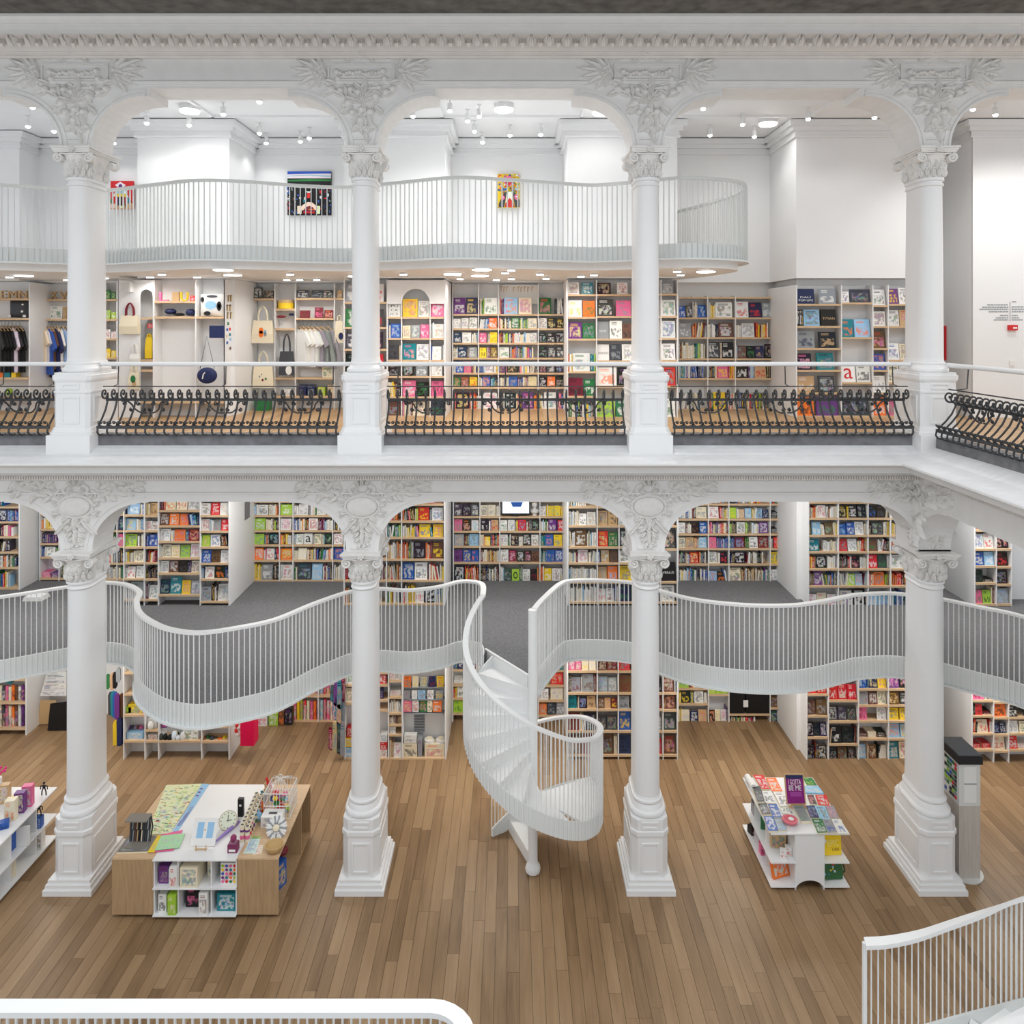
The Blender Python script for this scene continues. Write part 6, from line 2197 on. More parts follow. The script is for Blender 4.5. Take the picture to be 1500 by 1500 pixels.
def sheet(name, label, cat, pts, Y, th, c, a, group=None):
    """thick sheet (paper, cloth, board) with the photographed outline at depth Y"""
    P_ = [PW(x, y, Y) for x, y in pts]
    bx_ = sum(p.x for p in P_) / len(P_)
    bz_ = min(p.z for p in P_)
    poly = [(p.x - bx_, p.z - bz_) for p in P_]
    n = len(poly)
    xs_ = [p[0] for p in poly]
    hs_ = max(p[1] for p in poly)
    s = rg.uniform(.05, .95) if a else 0
    uv = [((x - min(xs_)) / (max(xs_) - min(xs_)), z / hs_, s) for x, z in poly]
    m = MB()
    m.add([(x, 0, z) for x, z in poly], [tuple(range(n))], c, a or c, [uv])
    m.add([(x, th, z) for x, z in poly], [tuple(range(n - 1, -1, -1))], c)
    m.add([(x, 0, z) for x, z in poly] + [(x, th, z) for x, z in poly], [(k, n + k, n + (k + 1) % n, (k + 1) % n) for k in range(n)], c)
    return single(name, m, M['print'], label, cat, (bx_, Y, bz_), group)


# far left: hanging paper sheets and leaning boards
for i in range(4):
    sheet('wrapping_sheet', 'white patterned wrapping sheet, %s from the top on the sloping rack' % ORDW[i], 'paper', [(69 - 2.5 * i, 984 + 8.5 * i), (97, 984 + 8.5 * i), (97, 994 + 8.5 * i), (66 - 2.5 * i, 994 + 8.5 * i)], 15.75 - .07 * i, .02, C('w', .04), C('e'), 'wrapping sheets on the rack')
sheet('brown_board', 'kraft brown cardboard leaning behind the black board', 'board', [(59, 1026), (82, 1026), (82, 1061), (56, 1061)], 15.6, .02, C('a'), None)
sheet('black_board', 'black board leaning against the wall left of the first column', 'board', [(73.5, 1031), (97, 1028), (97, 1070), (69.5, 1070.5)], 15.33, .02, C('k'), None)
# aprons and scarves hanging right of the first column
ap = [(157.5, 992, 1010, 'g'), (164, 990, 1011, 'a'), (168, 989, 1009, 'k'), (173, 982, 1000, 'e'), (161.5, 1018, 1048, 'd'), (165, 1017, 1050, 't'), (168, 1018, 1052, 'b'), (171, 1020, 1054, 'v'), (174.5, 1022, 1050, 'o'), (178, 1020, 1052, 'u'), (168.5, 1060, 1095, 'y'), (174, 1056, 1095, 'n'), (178, 1055, 1094, 'n')]
for i, (px, y0, y1, c) in enumerate(ap):
    sheet('hanging_cloth', '%s cloth bag hanging on the grey side panel, %s of the rack' % (PALN[c], ORDW[i]), 'cloth', [(px - 1.2, y0 - 4), (px + 1.2, y0 - 4), (px + 3, y0), (px + 3.2, y1 - 4), (px + 1, y1), (px - 3, y1 - 1), (px - 3.4, y0 + 1)], 14.9 - .03 * (i % 4), .035, C(c, .1), None, 'cloths on the rack')
sc_ = [(487, 1004, 1030, 'd'), (492, 1000, 1036, 'v'), (497, 996, 1040, 't'), (502, 990, 1028, 'm'), (490, 1030, 1056, 't'), (496, 1032, 1060, 'a'), (502, 1030, 1058, 'e'), (484, 1066, 1100, 'm'), (490, 1058, 1104, 'a'), (496, 1056, 1106, 'd'), (501.5, 1058, 1109, 'e')]
for i, (px, y0, y1, c) in enumerate(sc_):
    sheet('hanging_scarf', '%s scarf hanging left of the second column base shelf, %s of the bunch' % (PALN[c], ORDW[i]), 'scarf', [(px - 2.5, y0), (px + 2.5, y0), (px + 3.6, (y0 + y1) / 2), (px + 2.6, y1), (px - 1, y1 - 2), (px - 3.4, y1 - 4), (px - 3.2, (y0 + y1) / 2)], A - .06 - .03 * (i % 3), .03, C(c, .15), C(rg.choice('wkpt')), 'scarves in a bunch')
# bags on the floor of the recess


def paper_bag(px0, px1, py0, py1, Y, c, a, label, handle=True, depth=.12):
    q0, q1 = PW(px0, py0, Y), PW(px1, py1, Y)
    w2, h = (q1.x - q0.x) / 2, q0.z - q1.z
    t = thing('paper_bag', ((q0.x + q1.x) / 2, Y, max(q1.z, 0)), label, 'bag', 'paper gift bags')
    m = MB()
    s = rg.uniform(.05, .95)
    m.box(-w2, w2, 0, depth, 0, h, c, a or c, front=s if a else 0)
    part('body', m, M['print'], t, world=False)
    if handle:
        part('handle', MB().tube(catmull([Vector((-w2 * .4, .01, h)), Vector((-w2 * .3, .01, h + .07)), Vector((w2 * .3, .01, h + .07)), Vector((w2 * .4, .01, h))], 4), .005, 5, a or C('w')), M['paint'], t, world=False)
    return t


paper_bag(352, 372, 1054, 1093, A - .25, C('p', .0) if False else s2l((.85, .06, .30)), None, 'bright pink-red paper bag standing on the floor', depth=.25)
for i, (x0, x1, y0, y1, c, a) in enumerate(((375, 391, 1050, 1068, 'w', 'p'), (394, 407, 1046, 1063, 'l', 'w'), (408, 416, 1042, 1063, 'u', 'o'), (417, 428, 1038, 1061, 'k', 'v'))):
    paper_bag(x0, x1, y0, y1, B - .15, C(c), C(a), '%s patterned gift bag, %s from left on the recess floor' % (PALN[c], ORDW[i]))
for i, (px, py) in enumerate(((343, 1062), (347, 1066), (350, 1070), (346, 1074), (349, 1079))):
    lump('ornament', 'red and white hanging ornament, %s from the top beside the pink-red bag' % ORDW[i], 'ornament', px, py, A - .05, (.035, .03, .045), C('r' if i % 2 else 'w'), 'hanging ornaments', 8)
# low gift shelves under the bulge
low = [(188, 207, 1032, 1047, 'y', 'g'), (183, 192, 1036, 1047, 'l', 'u'), (186, 209, 1073, 1085, 'c', 'w'), (216, 229, 1052, 1069, 'w', 'e'), (217, 230, 1076, 1085, 'w', 'r'), (268, 290, 1067, 1085, 'w', 'g'), (236, 244, 1055, 1066, 'v', 'p')]
for i, (x0, x1, y0, y1, c, a) in enumerate(low):
    gbox('gift_box', '%s printed gift box, %s among the low gift shelves' % (PALN[c], ORDW[i]), 'box', x0, x1, y0, y1, A + .06, .14, C(c), C(a), 'boxes on the low gift shelves')
for i in range(16):
    c = rg.choice('wweiduk')
    lump('soft_toy', 'small %s toy, %s from left on the low middle gift shelf' % (PALN[c], ORDW[i]), 'toy', 236 + i * 2.1, 1085, A + .05 + .09 * (i % 3), (.045, .045, rg.uniform(.05, .10)), C(c, .2), 'toys on the low gift shelf', 8)
for i in range(6):
    c = 'ugduoy'[i]
    lump('toy_vehicle', '%s toy, %s from left on the low right gift shelf' % (PALN[c], ORDW[i]), 'toy', 299 + i * 6, 1086, A + .1 + .04 * (i % 2), (.05, .06, rg.uniform(.04, .08)), C(c, .2), 'toys on the low right shelf', 8)
for i in range(5):
    c = 'vdeup'[i]
    lump('soft_toy', '%s plush toy, %s from left on the low left gift shelf' % (PALN[c], ORDW[i]), 'toy', 191 + i * 4, 1073, A + .22, (.05, .05, .07), C(c, .2), 'plush toys on the low left shelf', 8)
lump('plaster_bust', 'small white plaster bust on the low gift shelf', 'bust', 221, 1069, A + .04, (.055, .055, .085), C('w'))
# greeting cards on the gift shelves behind the second column
rows = [(1007, 991, [(592, 'o'), (604, 'i'), (615, 'e'), (628, 'n'), (640, 'y')]), (1024, 1012, [(592, 'e'), (603, 'w'), (612, 'c'), (626, 'w'), (638, 'e')]), (1043, 1027, [(591, 'p'), (604, 'w'), (615, 'g'), (626, 'i'), (634, 'o')])]
cw = [[10, 9, 11, 10, 10], [9, 8, 11, 9, 11], [12, 9, 10, 7, 13]]
for r_, (yb, yt, lst) in enumerate(rows):
    for i, (px, c) in enumerate(lst):
        gbox('greeting_card', '%s greeting card, %s from left, %s card row on the white panel' % (PALN[c], ORDW[i], ('top', 'middle', 'bottom')[r_]), 'card', px, px + cw[r_][i], yt, yb, A + .16 - .03 * r_, .012, C(c), C(rg.choice('wrmyk')), 'greeting cards on the panel', tilt=.08)
    a_, b_ = PW(590, yb, A + .14), PW(651, yb, A + .14)
    single('card_rail', MB().box(a_.x, b_.x, 0, .16, 0, .006, C('e')), M['paint'], 'clear %s rail holding greeting cards' % ('top', 'middle', 'bottom')[r_], 'rail', (0, A + .13 - .03 * r_, a_.z - .007), 'card rails')
vg = thing('vent_grille', (PW(614.5, 0, A).x, A + .25, PW(0, 1072, A + .25).z), 'grey slatted vent under the greeting cards', 'vent')
for k in range(7):
    q0, q1 = PW(607, 1045 + 4 * k, A + .27), PW(622, 1048 + 4 * k, A + .27)
    part('slat', MB().box(q0.x, q1.x, A + .255, A + .287, q1.z, q0.z, C('e')), M['paint'], vg)
for i, (x0, x1, y0, y1, c, a) in enumerate(((590, 612, 1089, 1110, 'i', 'd'), (611, 618, 1083, 1110, 'e', 'v'), (622, 651, 1090, 1110, 'i', 'o'), (592, 610, 1077, 1088, 'w', 'e'))):
    gbox('gift_box', '%s large patterned gift box, %s low on the gift shelves' % (PALN[c], ORDW[i]), 'box', x0, x1, y0, y1, A + .05, .2 if i < 3 else .12, C(c), C(a), 'large gift boxes')
for i, px in enumerate((629, 646)):
    p = PW(px, 1090, A + .14)
    single('cake_tin', MB().cyl((0, 0), .085, 0, .05, 16, C('p')).cyl((0, 0), .09, .05, .10, 16, C('w')).cyl((0, 0), .05, .10, .13, 12, C('i')), M['paint'], '%s pink and white round tin on the patterned gift box' % ('left', 'right')[i], 'tin', (p.x, p.y, p.z + .002), 'round tins')
gbox('gift_box', 'red gift box left of the second column on the gift shelves', 'box', 508, 516, 1066, 1080, A + .05, .15, C('r'), C('w'))
gbox('gift_box', 'yellow patterned gift box under the red one', 'box', 506, 517, 1081, 1094, A + .05, .15, C('y'), C('i'))
gbox('gift_box', 'pale blue patterned gift box at the bottom left of the gift shelves', 'box', 506, 517, 1095, 1110, A + .05, .15, C('c'), C('w'))
for i in range(3):
    gbox('gift_box', '%s box of the red and white pile right of the second column' % ('bottom', 'middle', 'top')[i], 'box', 557, 567, 1098 - 11 * i, 1109 - 11 * i, A + .05, .16, C('wrw'[i]), C('rwc'[i]), 'red and white box pile')
# dark shoulder bags in the ground right recess
for i, (x0, x1) in enumerate(((1069.5, 1091), (1093, 1127))):
    paper_bag(x0, x1, 1014, 1045, B + .02, C('k'), None, '%s black shoulder bag in the ground recess left of the fourth column' % ('smaller', 'larger')[i], True, .2)
gbox('tag', 'white price tag hanging on the larger black shoulder bag', 'tag', 1089, 1096, 1026, 1036, B - .01, .008, C('w'))
# paper flowers and gift wrap beside the kiosk
k_ = 0
for i, c in enumerate('lyorvbgoy'):
    p = PW(1402 + (i % 3) * 7, 1009 + (i // 3) * 7.5, 14.9)
    m = MB()
    for q in range(6):
        a = 2 * PI * q / 6
        m.ball((.04 * math.cos(a), 0, .04 * math.sin(a)), (.03, .02, .03), 6, 4, C(c))
    m.ball((0, -.02, 0), (.02, .02, .02), 6, 4, C('y'))
    single('paper_flower', m, M['paint'], '%s paper flower, row %d of the bright garland behind the kiosk' % (PALN[c], i // 3 + 1) + ' ' + ('left', 'middle', 'right')[i % 3], 'flower', p, 'paper flowers in a garland')
for i in range(4):
    sheet('gift_wrap_pack', '%s gift wrap pack, %s from left beside the kiosk top' % (('orange', 'green', 'red', 'tan')[i], ORDW[i]), 'paper', [(1402 + 5 * i, 1032 + 2 * i), (1406.5 + 5 * i, 1035 + 2 * i), (1406.5 + 5 * i, 1090), (1402 + 5 * i, 1086)], 14.8 - .03 * i, .03, C('ogra'[i]), C('wrgk'[i]), 'gift wrap packs')

# ---------------------------------------------------------------- kiosk
kk = thing('kiosk', (6.72, 11.5, 0), 'tall pale wood kiosk with dark top and screen beside the fourth column', 'kiosk')
KB = noisy('kiosk_wood', (.50, .46, .42), .5, .12, 5, stretch=(9, 9, .5))
m = MB().cyl((6.70, 11.42), .27, 0, .02, 28)
part('foot_plate', m, M['steelgrey'], kk, True)
part('cabinet', MB().box(6.55, 6.86, 11.25, 11.72, .02, 1.08), KB, kk)
kh = part('head', MB().box(6.55, 6.86, 11.25, 11.72, 1.08, 1.70), M['steelgrey'], kk)
part('back_panel', MB().box(6.62, 6.80, 11.243, 11.25, 1.13, 1.66, C('w')), M['paint'], kh)
part('panel_strip', MB().box(6.62, 6.80, 11.236, 11.243, 1.40, 1.415, C('e')), M['paint'], kk)
m = MB()
for k in range(9):
    for j in range(5):
        m.box(6.543, 6.55, 11.31 + .065 * j, 11.36 + .065 * j, 1.13 + .06 * k, 1.175 + .06 * k, C(rg.choice('kdrgwbel')))
part('screen_picture', m, M['paint'], kh)
ktop = part('top', MB().box(6.53, 6.88, 11.22, 11.76, 1.70, 1.82), M['black'], kk)
kt = mat_new('dark_glass', (.10, .12, .14), .1)[0]
part('glass_plate', MB().box(6.545, 6.865, 11.235, 11.745, 1.82, 1.826), kt, ktop)

# ---------------------------------------------------------------- white two-sided display tables


def display_table(name, label, x0, y0, y1):
    """white table: three shelf levels on a hollow spine with arched ends"""
    t = thing(name, (x0 + .565, (y0 + y1) / 2, 0), label, 'table', 'white display tables')
    xa, xb, xs0, xs1 = x0, x0 + 1.13, x0 + .36, x0 + .77
    part('top', MB().box(xa, xb, y0, y1, .80, .82), M['white'], t)
    for z in (.405, .06):
        for (p, q) in ((xa, xs0), (xs1, xb)):
            part('shelf', MB().box(p, q, y0, y1, z - .018, z), M['white'], t)
    for xx in (xs0, xs1):
        part('spine_panel', MB().box(xx - .009, xx + .009, y0 + .02, y1 - .02, 0, .80), M['white'], t)
    for yy in (y0 + .012, y1 - .03):
        pts = [(xs0, 0), (xs0, .80), (xs1, .80), (xs1, 0)]
        for k in range(1, 12):
            a = PI * k / 12
            pts.append(((xs0 + xs1) / 2 + (xs1 - xs0) / 2 * math.cos(a), .14 * math.sin(a)))
        part('end_panel', MB().prism(pts, 'y', yy, yy + .018), M['white'], t)
    for yy in (y0 + .42, y1 - .44):
        for (p, q) in ((xa + .06, xs0), (xs1, xb - .06)):
            part('cross_panel', MB().box(p, q, yy, yy + .014, .06, .80), M['white'], t)
    return t


display_table('display_table', 'white display table covered with small books right of the spiral stair', 3.72, 11.03, 12.40)
display_table('display_table', 'white display table cut by the left photo edge', -8.32, 10.69, 12.14)


def on_top(px, py, z):
    Y = (CH - z) * F / (py - HY)
    return Vector(((px - CX) * Y / F, Y, z))


def flat_book(corners, z, th, c, a, label, name='book', cat='book', grp='books lying on the display table'):
    """thin article lying on a table; photographed corners of its upper face, near-left first, counter-clockwise"""
    P_ = [on_top(x, y, z + th) for x, y in corners]
    cx = sum(p.x for p in P_) / len(P_)
    cy = sum(p.y for p in P_) / len(P_)
    n = len(P_)
    s = rg.uniform(.05, .95)
    top_ = [(p.x - cx, p.y - cy, th) for p in P_]
    bot = [(x, y, 0) for x, y, _ in top_]
    m = MB()
    uv = [[(0, 0, s), (1, 0, s), (1, 1, s), (0, 1, s)]] if n == 4 else None
    m.add(top_, [tuple(range(n))], c, a, uv)
    m.add(bot, [tuple(range(n - 1, -1, -1))], c)
    m.add(bot + top_, [(k, (k + 1) % n, n + (k + 1) % n, n + k) for k in range(n)], C('i') if th > .015 else c)
    return single(name, m, M['print'], label, cat, (cx, cy, z), grp)


# crop-based coordinates of the little books on the right table: (x,y) corners in the 7.894x zoom from (1080,1120)
def Z8(l):
    return [(1080 + x / 7.894, 1120 + y / 7.894) for x, y in l]


tb = [([(285, 285), (380, 285), (300, 118), (178, 118)], 'r', 'w', .03), ([(400, 310), (525, 310), (445, 152), (330, 152)], 'o', 'w', .02), ([(805, 235), (925, 240), (865, 152), (752, 150)], 'g', 'l', .02),
      ([(790, 325), (1000, 330), (935, 245), (775, 245)], 'c', 'w', .015), ([(325, 440), (450, 440), (395, 305), (285, 305)], 'w', 'd', .02), ([(500, 478), (620, 470), (545, 312), (415, 312)], 'w', 'd', .03),
      ([(235, 430), (315, 425), (265, 245), (170, 250)], 'd', 'k', .06), ([(290, 578), (390, 575), (330, 435), (235, 440)], 'd', 'e', .03), ([(415, 612), (520, 610), (455, 455), (355, 455)], 'b', 'w', .03),
      ([(520, 560), (580, 560), (545, 488), (480, 488)], 'w', 'k', .015), ([(590, 575), (655, 575), (610, 488), (550, 488)], 'w', 'k', .015), ([(740, 655), (855, 655), (765, 470), (635, 472)], 'e', 'g', .04),
      ([(840, 450), (925, 460), (880, 350), (805, 350)], 'd', 'r', .02), ([(940, 470), (1070, 475), (1030, 350), (900, 350)], 'r', 'w', .03), ([(850, 615), (950, 615), (890, 470), (790, 475)], 'n', 'b', .02),
      ([(960, 630), (1070, 630), (1010, 475), (890, 475)], 'c', 'n', .02), ([(1080, 625), (1180, 625), (1115, 475), (1015, 475)], 'e', 'p', .02), ([(930, 790), (1045, 785), (980, 625), (860, 625)], 'g', 'w', .025),
      ([(1045, 790), (1160, 785), (1090, 632), (985, 632)], 'e', 'b', .02), ([(1165, 795), (1275, 795), (1200, 632), (1090, 632)], 'w', 'b', .015), ([(360, 765), (470, 765), (415, 595), (305, 595)], 'b', 'w', .03), ([(475, 765), (580, 765), (520, 620), (425, 620)], 'e', 'c', .02)]
for i, (cr, c, a, th) in enumerate(tb):
    flat_book(Z8(cr), .822, th, C(c, .08), C(a), '%s small book with %s cover art, %s from the back, on the white table' % (PALN[c], PALN[a], ORDW[i]))
# rolled poster, round plate, framed notice
p0, p1 = on_top(1094.5, 1138, .87), on_top(1104, 1154, .87)
mid = (p0 + p1) / 2
single('poster_roll', MB().tube([p0 - mid + Vector((0, 0, .05)), p1 - mid + Vector((0, 0, .05))], .05, 12, C('w')), M['paint'], 'white rolled poster at the back left of the book table', 'poster', (mid.x, mid.y, .822), smooth=True)
p = on_top(1157, 1204, .84)
single('round_notebook', MB().cyl((0, 0), .11, 0, .02, 22, s2l((.85, .45, .5))).cyl((.02, 0), .04, .02, .022, 14, C('w')).cyl((0, 0), .085, .02, .021, 22, s2l((.8, .35, .42))), M['paint'], 'round pink disc-shaped notebook at the front of the book table', 'notebook', (p.x, p.y, .866))
fn = thing('framed_notice', (on_top(1167, 1182, .82).x, on_top(1167, 1182, .82).y, .822), 'purple framed notice on a small easel on the book table', 'notice')
Yn = on_top(1167, 1182, .82).y
q0, q1 = PW(1150.5, 1137, Yn), PW(1182, 1177, Yn)
wn, hn = .30, .42
tm = Matrix.Rotation(-.28, 4, 'X') @ Matrix.Rotation(.0, 4, 'Z')
m = MB()
m.xf = Matrix.Rotation(-.28, 4, 'X')
m.box(-wn / 2, wn / 2, 0, .015, .03, .03 + hn, C('a'))
part('frame', m, M['paint'], fn, world=False)
m = MB()
m.xf = Matrix.Rotation(-.28, 4, 'X')
m.box(-wn / 2 + .018, wn / 2 - .018, -.003, 0, .045, .01 + hn, s2l((.52, .10, .45))).box(-wn / 2 + .018, wn / 2 - .018, -.005, -.003, hn - .04, .01 + hn, C('n'))
m.box(-.08, .09, -.005, -.003, .14, .20, s2l((.62, .25, .58)))
part('notice_sheet', m, M['paint'], fn, world=False)
text_part('I GOTTA', fn, .19, .07, (0, -.006, .335), C('w'), tm, 'lettering')
text_part('BE ME', fn, .19, .07, (0, -.006, .255), C('w'), tm, 'lettering')
part('easel', MB().box(-.13, .13, -.05, .02, 0, .025, C('a')).tube([(0, .12, 0), (0, .08, .3)], .008, 5, C('a')), M['paint'], fn, world=False)
# things on the side shelves of the right table


def shelf_item(name, label, cat, x, y, z, w_, d_, h, c, a, yaw=0.0, tilt=0.0):
    m = MB()
    m.xf = Matrix.Rotation(yaw, 4, 'Z') @ Matrix.Rotation(-tilt, 4, 'X')
    m.box(-w_ / 2, w_ / 2, -d_ / 2, d_ / 2, 0, h, C(c), C(a), front=rg.uniform(.05, .95) if a != c else 0)
    return single(name, m, M['print'], label, cat, (x, y, z), 'articles on display table shelves')


yb_ = shelf_item('book', 'large yellow box book on the right shelf of the book table', 'book', 4.65, 11.2, .407, .30, .05, .33, 'y', 'y', .08, .1)
tmy = Matrix.Rotation(.08, 4, 'Z') @ Matrix.Rotation(-.1, 4, 'X')
text_part('EPIC', yb_, .17, .09, (.03, -.028, .17), s2l((.97, .92, .55)), tmy, 'title')
text_part('CAN', yb_, .10, .045, (.06, -.028, .08), C('u'), tmy, 'title')
m = MB()
m.xf = tmy @ Matrix.Translation((-.1, -.028, .2)) @ Matrix.Rotation(PI / 2, 4, 'X')
m.cyl((0, 0), .028, 0, .004, 14, C('w'))
part('sticker', m, M['paint'], yb_, world=False)
gb = thing('shoulder_bag', (4.63, 11.2, .062), 'green patched shoulder bag on the bottom shelf of the book table', 'bag')
m = MB()
m.xf = Matrix.Rotation(-.35, 4, 'X') @ Matrix.Rotation(.1, 4, 'Z')
m.loft([[(-.17, -.06, 0), (.17, -.06, 0), (.17, .06, 0), (-.17, .06, 0)], [(-.185, -.08, .1), (.185, -.08, .1), (.185, .07, .1), (-.185, .07, .1)], [(-.17, -.03, .3), (.17, -.03, .3), (.17, .04, .3), (-.17, .04, .3)]], col=s2l((.2, .38, .22)))
part('body', m, M['paint'], gb, True, world=False)
m = MB()
m.xf = Matrix.Rotation(-.35, 4, 'X') @ Matrix.Rotation(.1, 4, 'Z')
for i in range(14):
    x_, z_ = rg.uniform(-.14, .14), rg.uniform(.06, .26)
    m.ball((x_, -.075 + max(0, z_ - .1) * .22, z_), (rg.uniform(.012, .025), .006, rg.uniform(.012, .025)), 8, 4, C(rg.choice('trcwyi')))
part('patches', m, M['paint'], gb, world=False)
part('strap', MB().tube(catmull([Vector((.16, .02, .28)), Vector((.2, .02, .2)), Vector((.21, -.02, .12)), Vector((.19, .03, .06))], 5), .012, 5, s2l((.15, .28, .16))), M['paint'], gb, world=False)
shelf_item('box', 'kraft brown printed box on the left middle shelf of the book table', 'box', 3.94, 11.38, .407, .22, .1, .26, 'a', 'k', -.2, .05)
for i, (xx, yy) in enumerate(((3.93, 11.13), (4.03, 11.2))):
    shelf_item('mug_box', '%s small red and white mug box on the book table shelf' % ('front', 'back')[i], 'box', xx, yy, .407, .085, .08, .12, 'w', 'r', -.2)
shelf_item('board_game', 'orange printed box leaning on the bottom left shelf of the book table', 'box', 3.93, 11.22, .062, .28, .04, .30, 'o', 'w', .35, .3)
shelf_item('tin', 'pink and black tin at the back of the bottom left shelf', 'tin', 3.84, 11.72, .062, .12, .1, .16, 'p', 'k', 0)
shelf_item('book', 'dark green book on the middle left shelf at the table back', 'book', 3.88, 11.75, .407, .14, .05, .22, 'g', 'd', -.5)
shelf_item('box', 'black and pink box on the lowest shelf at the table back', 'box', 3.86, 12.2, .062, .2, .12, .12, 'k', 'p', .3)
# spiral pad hanging on the far end
m = MB()
for k in range(9):
    ring = [(.0 + .012 * math.cos(2 * PI * q / 8), .02 * k, .012 * math.sin(2 * PI * q / 8)) for q in range(8)]
    m.tube(ring, .003, 4, C('d'), True)
m.box(-.005, .0, -.02, .2, -.2, 0, C('e'))
single('spiral_pad', m, M['paint'], 'spiral-bound pad standing on the middle left shelf', 'pad', (3.8, 12.0, .62 - .01))
# things on the left table
LX = -7.19
for nm, lb, ct, x, y, z, w_, d_, h, c, a, yw in (
    ('toy_box', 'white and orange upright toy box on the left table', 'box', -7.40, 11.35, .822, .14, .12, .30, 'i', 'o', .15), ('toy_box', 'purple upright toy box between the orange and pink ones', 'box', -7.38, 11.53, .822, .14, .1, .30, 'v', 'i', .15), ('toy_box', 'pink upright toy box at the end of the row on the left table', 'box', -7.36, 11.68, .822, .14, .1, .31, 'p', 'w', .15),
    ('gift_box', 'blue low box with black edge on the left table', 'box', -7.42, 11.15, .822, .2, .12, .09, 'b', 'k', .5), ('book', 'white open box of pictures on the left table', 'box', -7.62, 11.28, .822, .3, .22, .06, 'w', 'b', .4),
    ('bottle_box', 'kraft brown narrow box near the wine bottle', 'box', -7.72, 11.05, .822, .1, .08, .27, 'a', 'a', .4), ('card_box', 'kraft display box with white sheet on the left table', 'box', -7.78, 11.75, .822, .18, .1, .28, 'a', 'w', .2), ('tray', 'magazine with coloured cover lying on the left table', 'magazine', -7.58, 10.95, .822, .28, .2, .012, 'e', 'p', .3),
    ('book', 'first blue book on the middle shelf of the left table', 'book', -7.40, 11.32, .407, .035, .22, .27, 'b', 'n', .0), ('book', 'second blue book on the middle shelf of the left table', 'book', -7.35, 11.34, .407, .035, .22, .27, 'b', 'n', .0), ('book', 'large white picture book beside the two blue books', 'book', -7.29, 11.38, .407, .03, .26, .28, 'w', 'u', -1.35),
    ('book', 'small yellow book on the middle shelf of the left table', 'book', -7.42, 10.92, .407, .12, .03, .15, 'y', 'o', .1), ('gift_box', 'blue box with dark figure at the end of the left table', 'box', -7.28, 11.82, .407, .1, .1, .16, 'b', 'c', .1),
    ('board_game', 'tan printed game box on the bottom shelf of the left table', 'box', -7.36, 11.32, .062, .26, .06, .24, 'i', 'u', -.9), ('gift_bag', 'white and black patterned bag at the far end of the left table', 'bag', -7.30, 11.85, .062, .13, .12, .26, 'w', 'u', .1), ('sign_board', 'white printed sign board at the front of the left table', 'sign', -7.32, 10.82, .062, .26, .03, .2, 'w', 'd', -.5)):
    shelf_item(nm, lb, ct, x, y, z, w_, d_, h, c, a, yw)
m = MB().cyl((0, 0), .04, 0, .22, 12, C('k')).cyl((0, 0), .04, .22, .28, 12, C('m'), .016).cyl((0, 0), .016, .28, .36, 10, C('m'))
single('wine_bottle', m, M['paint'], 'dark wine bottle with red neck on the left table', 'bottle', (-7.68, 11.28, .822), smooth=True)
m = MB().cyl((0, 0), .05, 0, .1, 12, C('w'))
for k in range(7):
    a = 2 * PI * k / 7
    m.tube([(0, 0, .1), (.04 * math.cos(a), .04 * math.sin(a), .17), (.10 * math.cos(a), .10 * math.sin(a), .2)], .008, 5, s2l((.85, .1, .5))).ball((.10 * math.cos(a), .10 * math.sin(a), .2), .02, 6, 4, s2l((.85, .1, .5)))
single('pink_ornament', m, M['paint'], 'bright pink branching ornament at the back of the left table', 'ornament', (-7.86, 11.75, 1.104))
for (nm, lb, x, y, z) in (('toy_figure', 'small black toy figure standing at the end of the left table', -7.27, 11.93, .822), ('toy_figure', 'black horned toy on the blue box of the left table', -7.28, 11.82, .57)):
    m = MB().ball((0, 0, .13), (.025, .02, .035), 8, 5, C('k')).ball((0, 0, .19), (.018, .018, .02), 8, 5, C('k'))
    for s in (-1, 1):
        m.tube([(s * .012, 0, .11), (s * .03, 0, .06), (s * .035, 0, 0)], .01, 5, C('k')).tube([(s * .02, 0, .15), (s * .05, 0, .14), (s * .055, 0, .09)], .008, 5, C('k'))
    single(nm, m, M['paint'], lb, 'toy', (x, y, z), smooth=True)
single('gold_ornament', MB().ball((0, 0, .06), (.07, .07, .06), 10, 6, C('y')), M['paint'], 'gold wire ornament between boxes on the left table', 'ornament', (-7.6, 11.72, .822), smooth=True)

# ---------------------------------------------------------------- the big oak and white gift table
TX0, TXA, TXB, TX1, TY0, TY1, TZ = -5.48, -4.91, -3.77, -3.20, 10.52, 12.21, .82
gt = thing('gift_table', ((TX0 + TX1) / 2, (TY0 + TY1) / 2, 0), 'large low gift table with oak ends and a white centre with cubbyholes', 'table')
part('oak_end', MB().box(TX0, TXA - .004, TY0, TY1, .05, TZ - .02), M['tableoak'], gt, label='oak left end block')
part('oak_top', MB().box(TX0, TXA - .004, TY0 + .0, TY1, TZ - .02, TZ - .001), M['oak'], gt)
re_ = MB().box(TXB + .004, TX1, TY0, TY0 + .03, .05, TZ - .02).box(TXB + .004, TX1, TY1 - .03, TY1, .05, TZ - .02).box(TXB + .004, TXB + .03, TY0 + .03, TY1 - .03, .05, TZ - .02).box(TXB + .03, TX1, TY0 + .03, TY1 - .03, .05, .09).box(TXB + .03, TX1, TY1 - .55, TY1 - .52, .09, TZ - .02)
part('oak_end', re_, M['tableoak'], gt, label='oak right end block with open side')
part('oak_top', MB().box(TXB + .004, TX1, TY0, TY1, TZ - .02, TZ), M['oak'], gt)
part('white_top', MB().box(TXA, TXB, TY0 - .04, TY1, TZ - .015, TZ), M['white'], gt)
for z in (.06, .43):
    part('white_shelf', MB().box(TXA, TXB, TY0 - .04, TY0 + .45, z - .015, z), M['white'], gt)
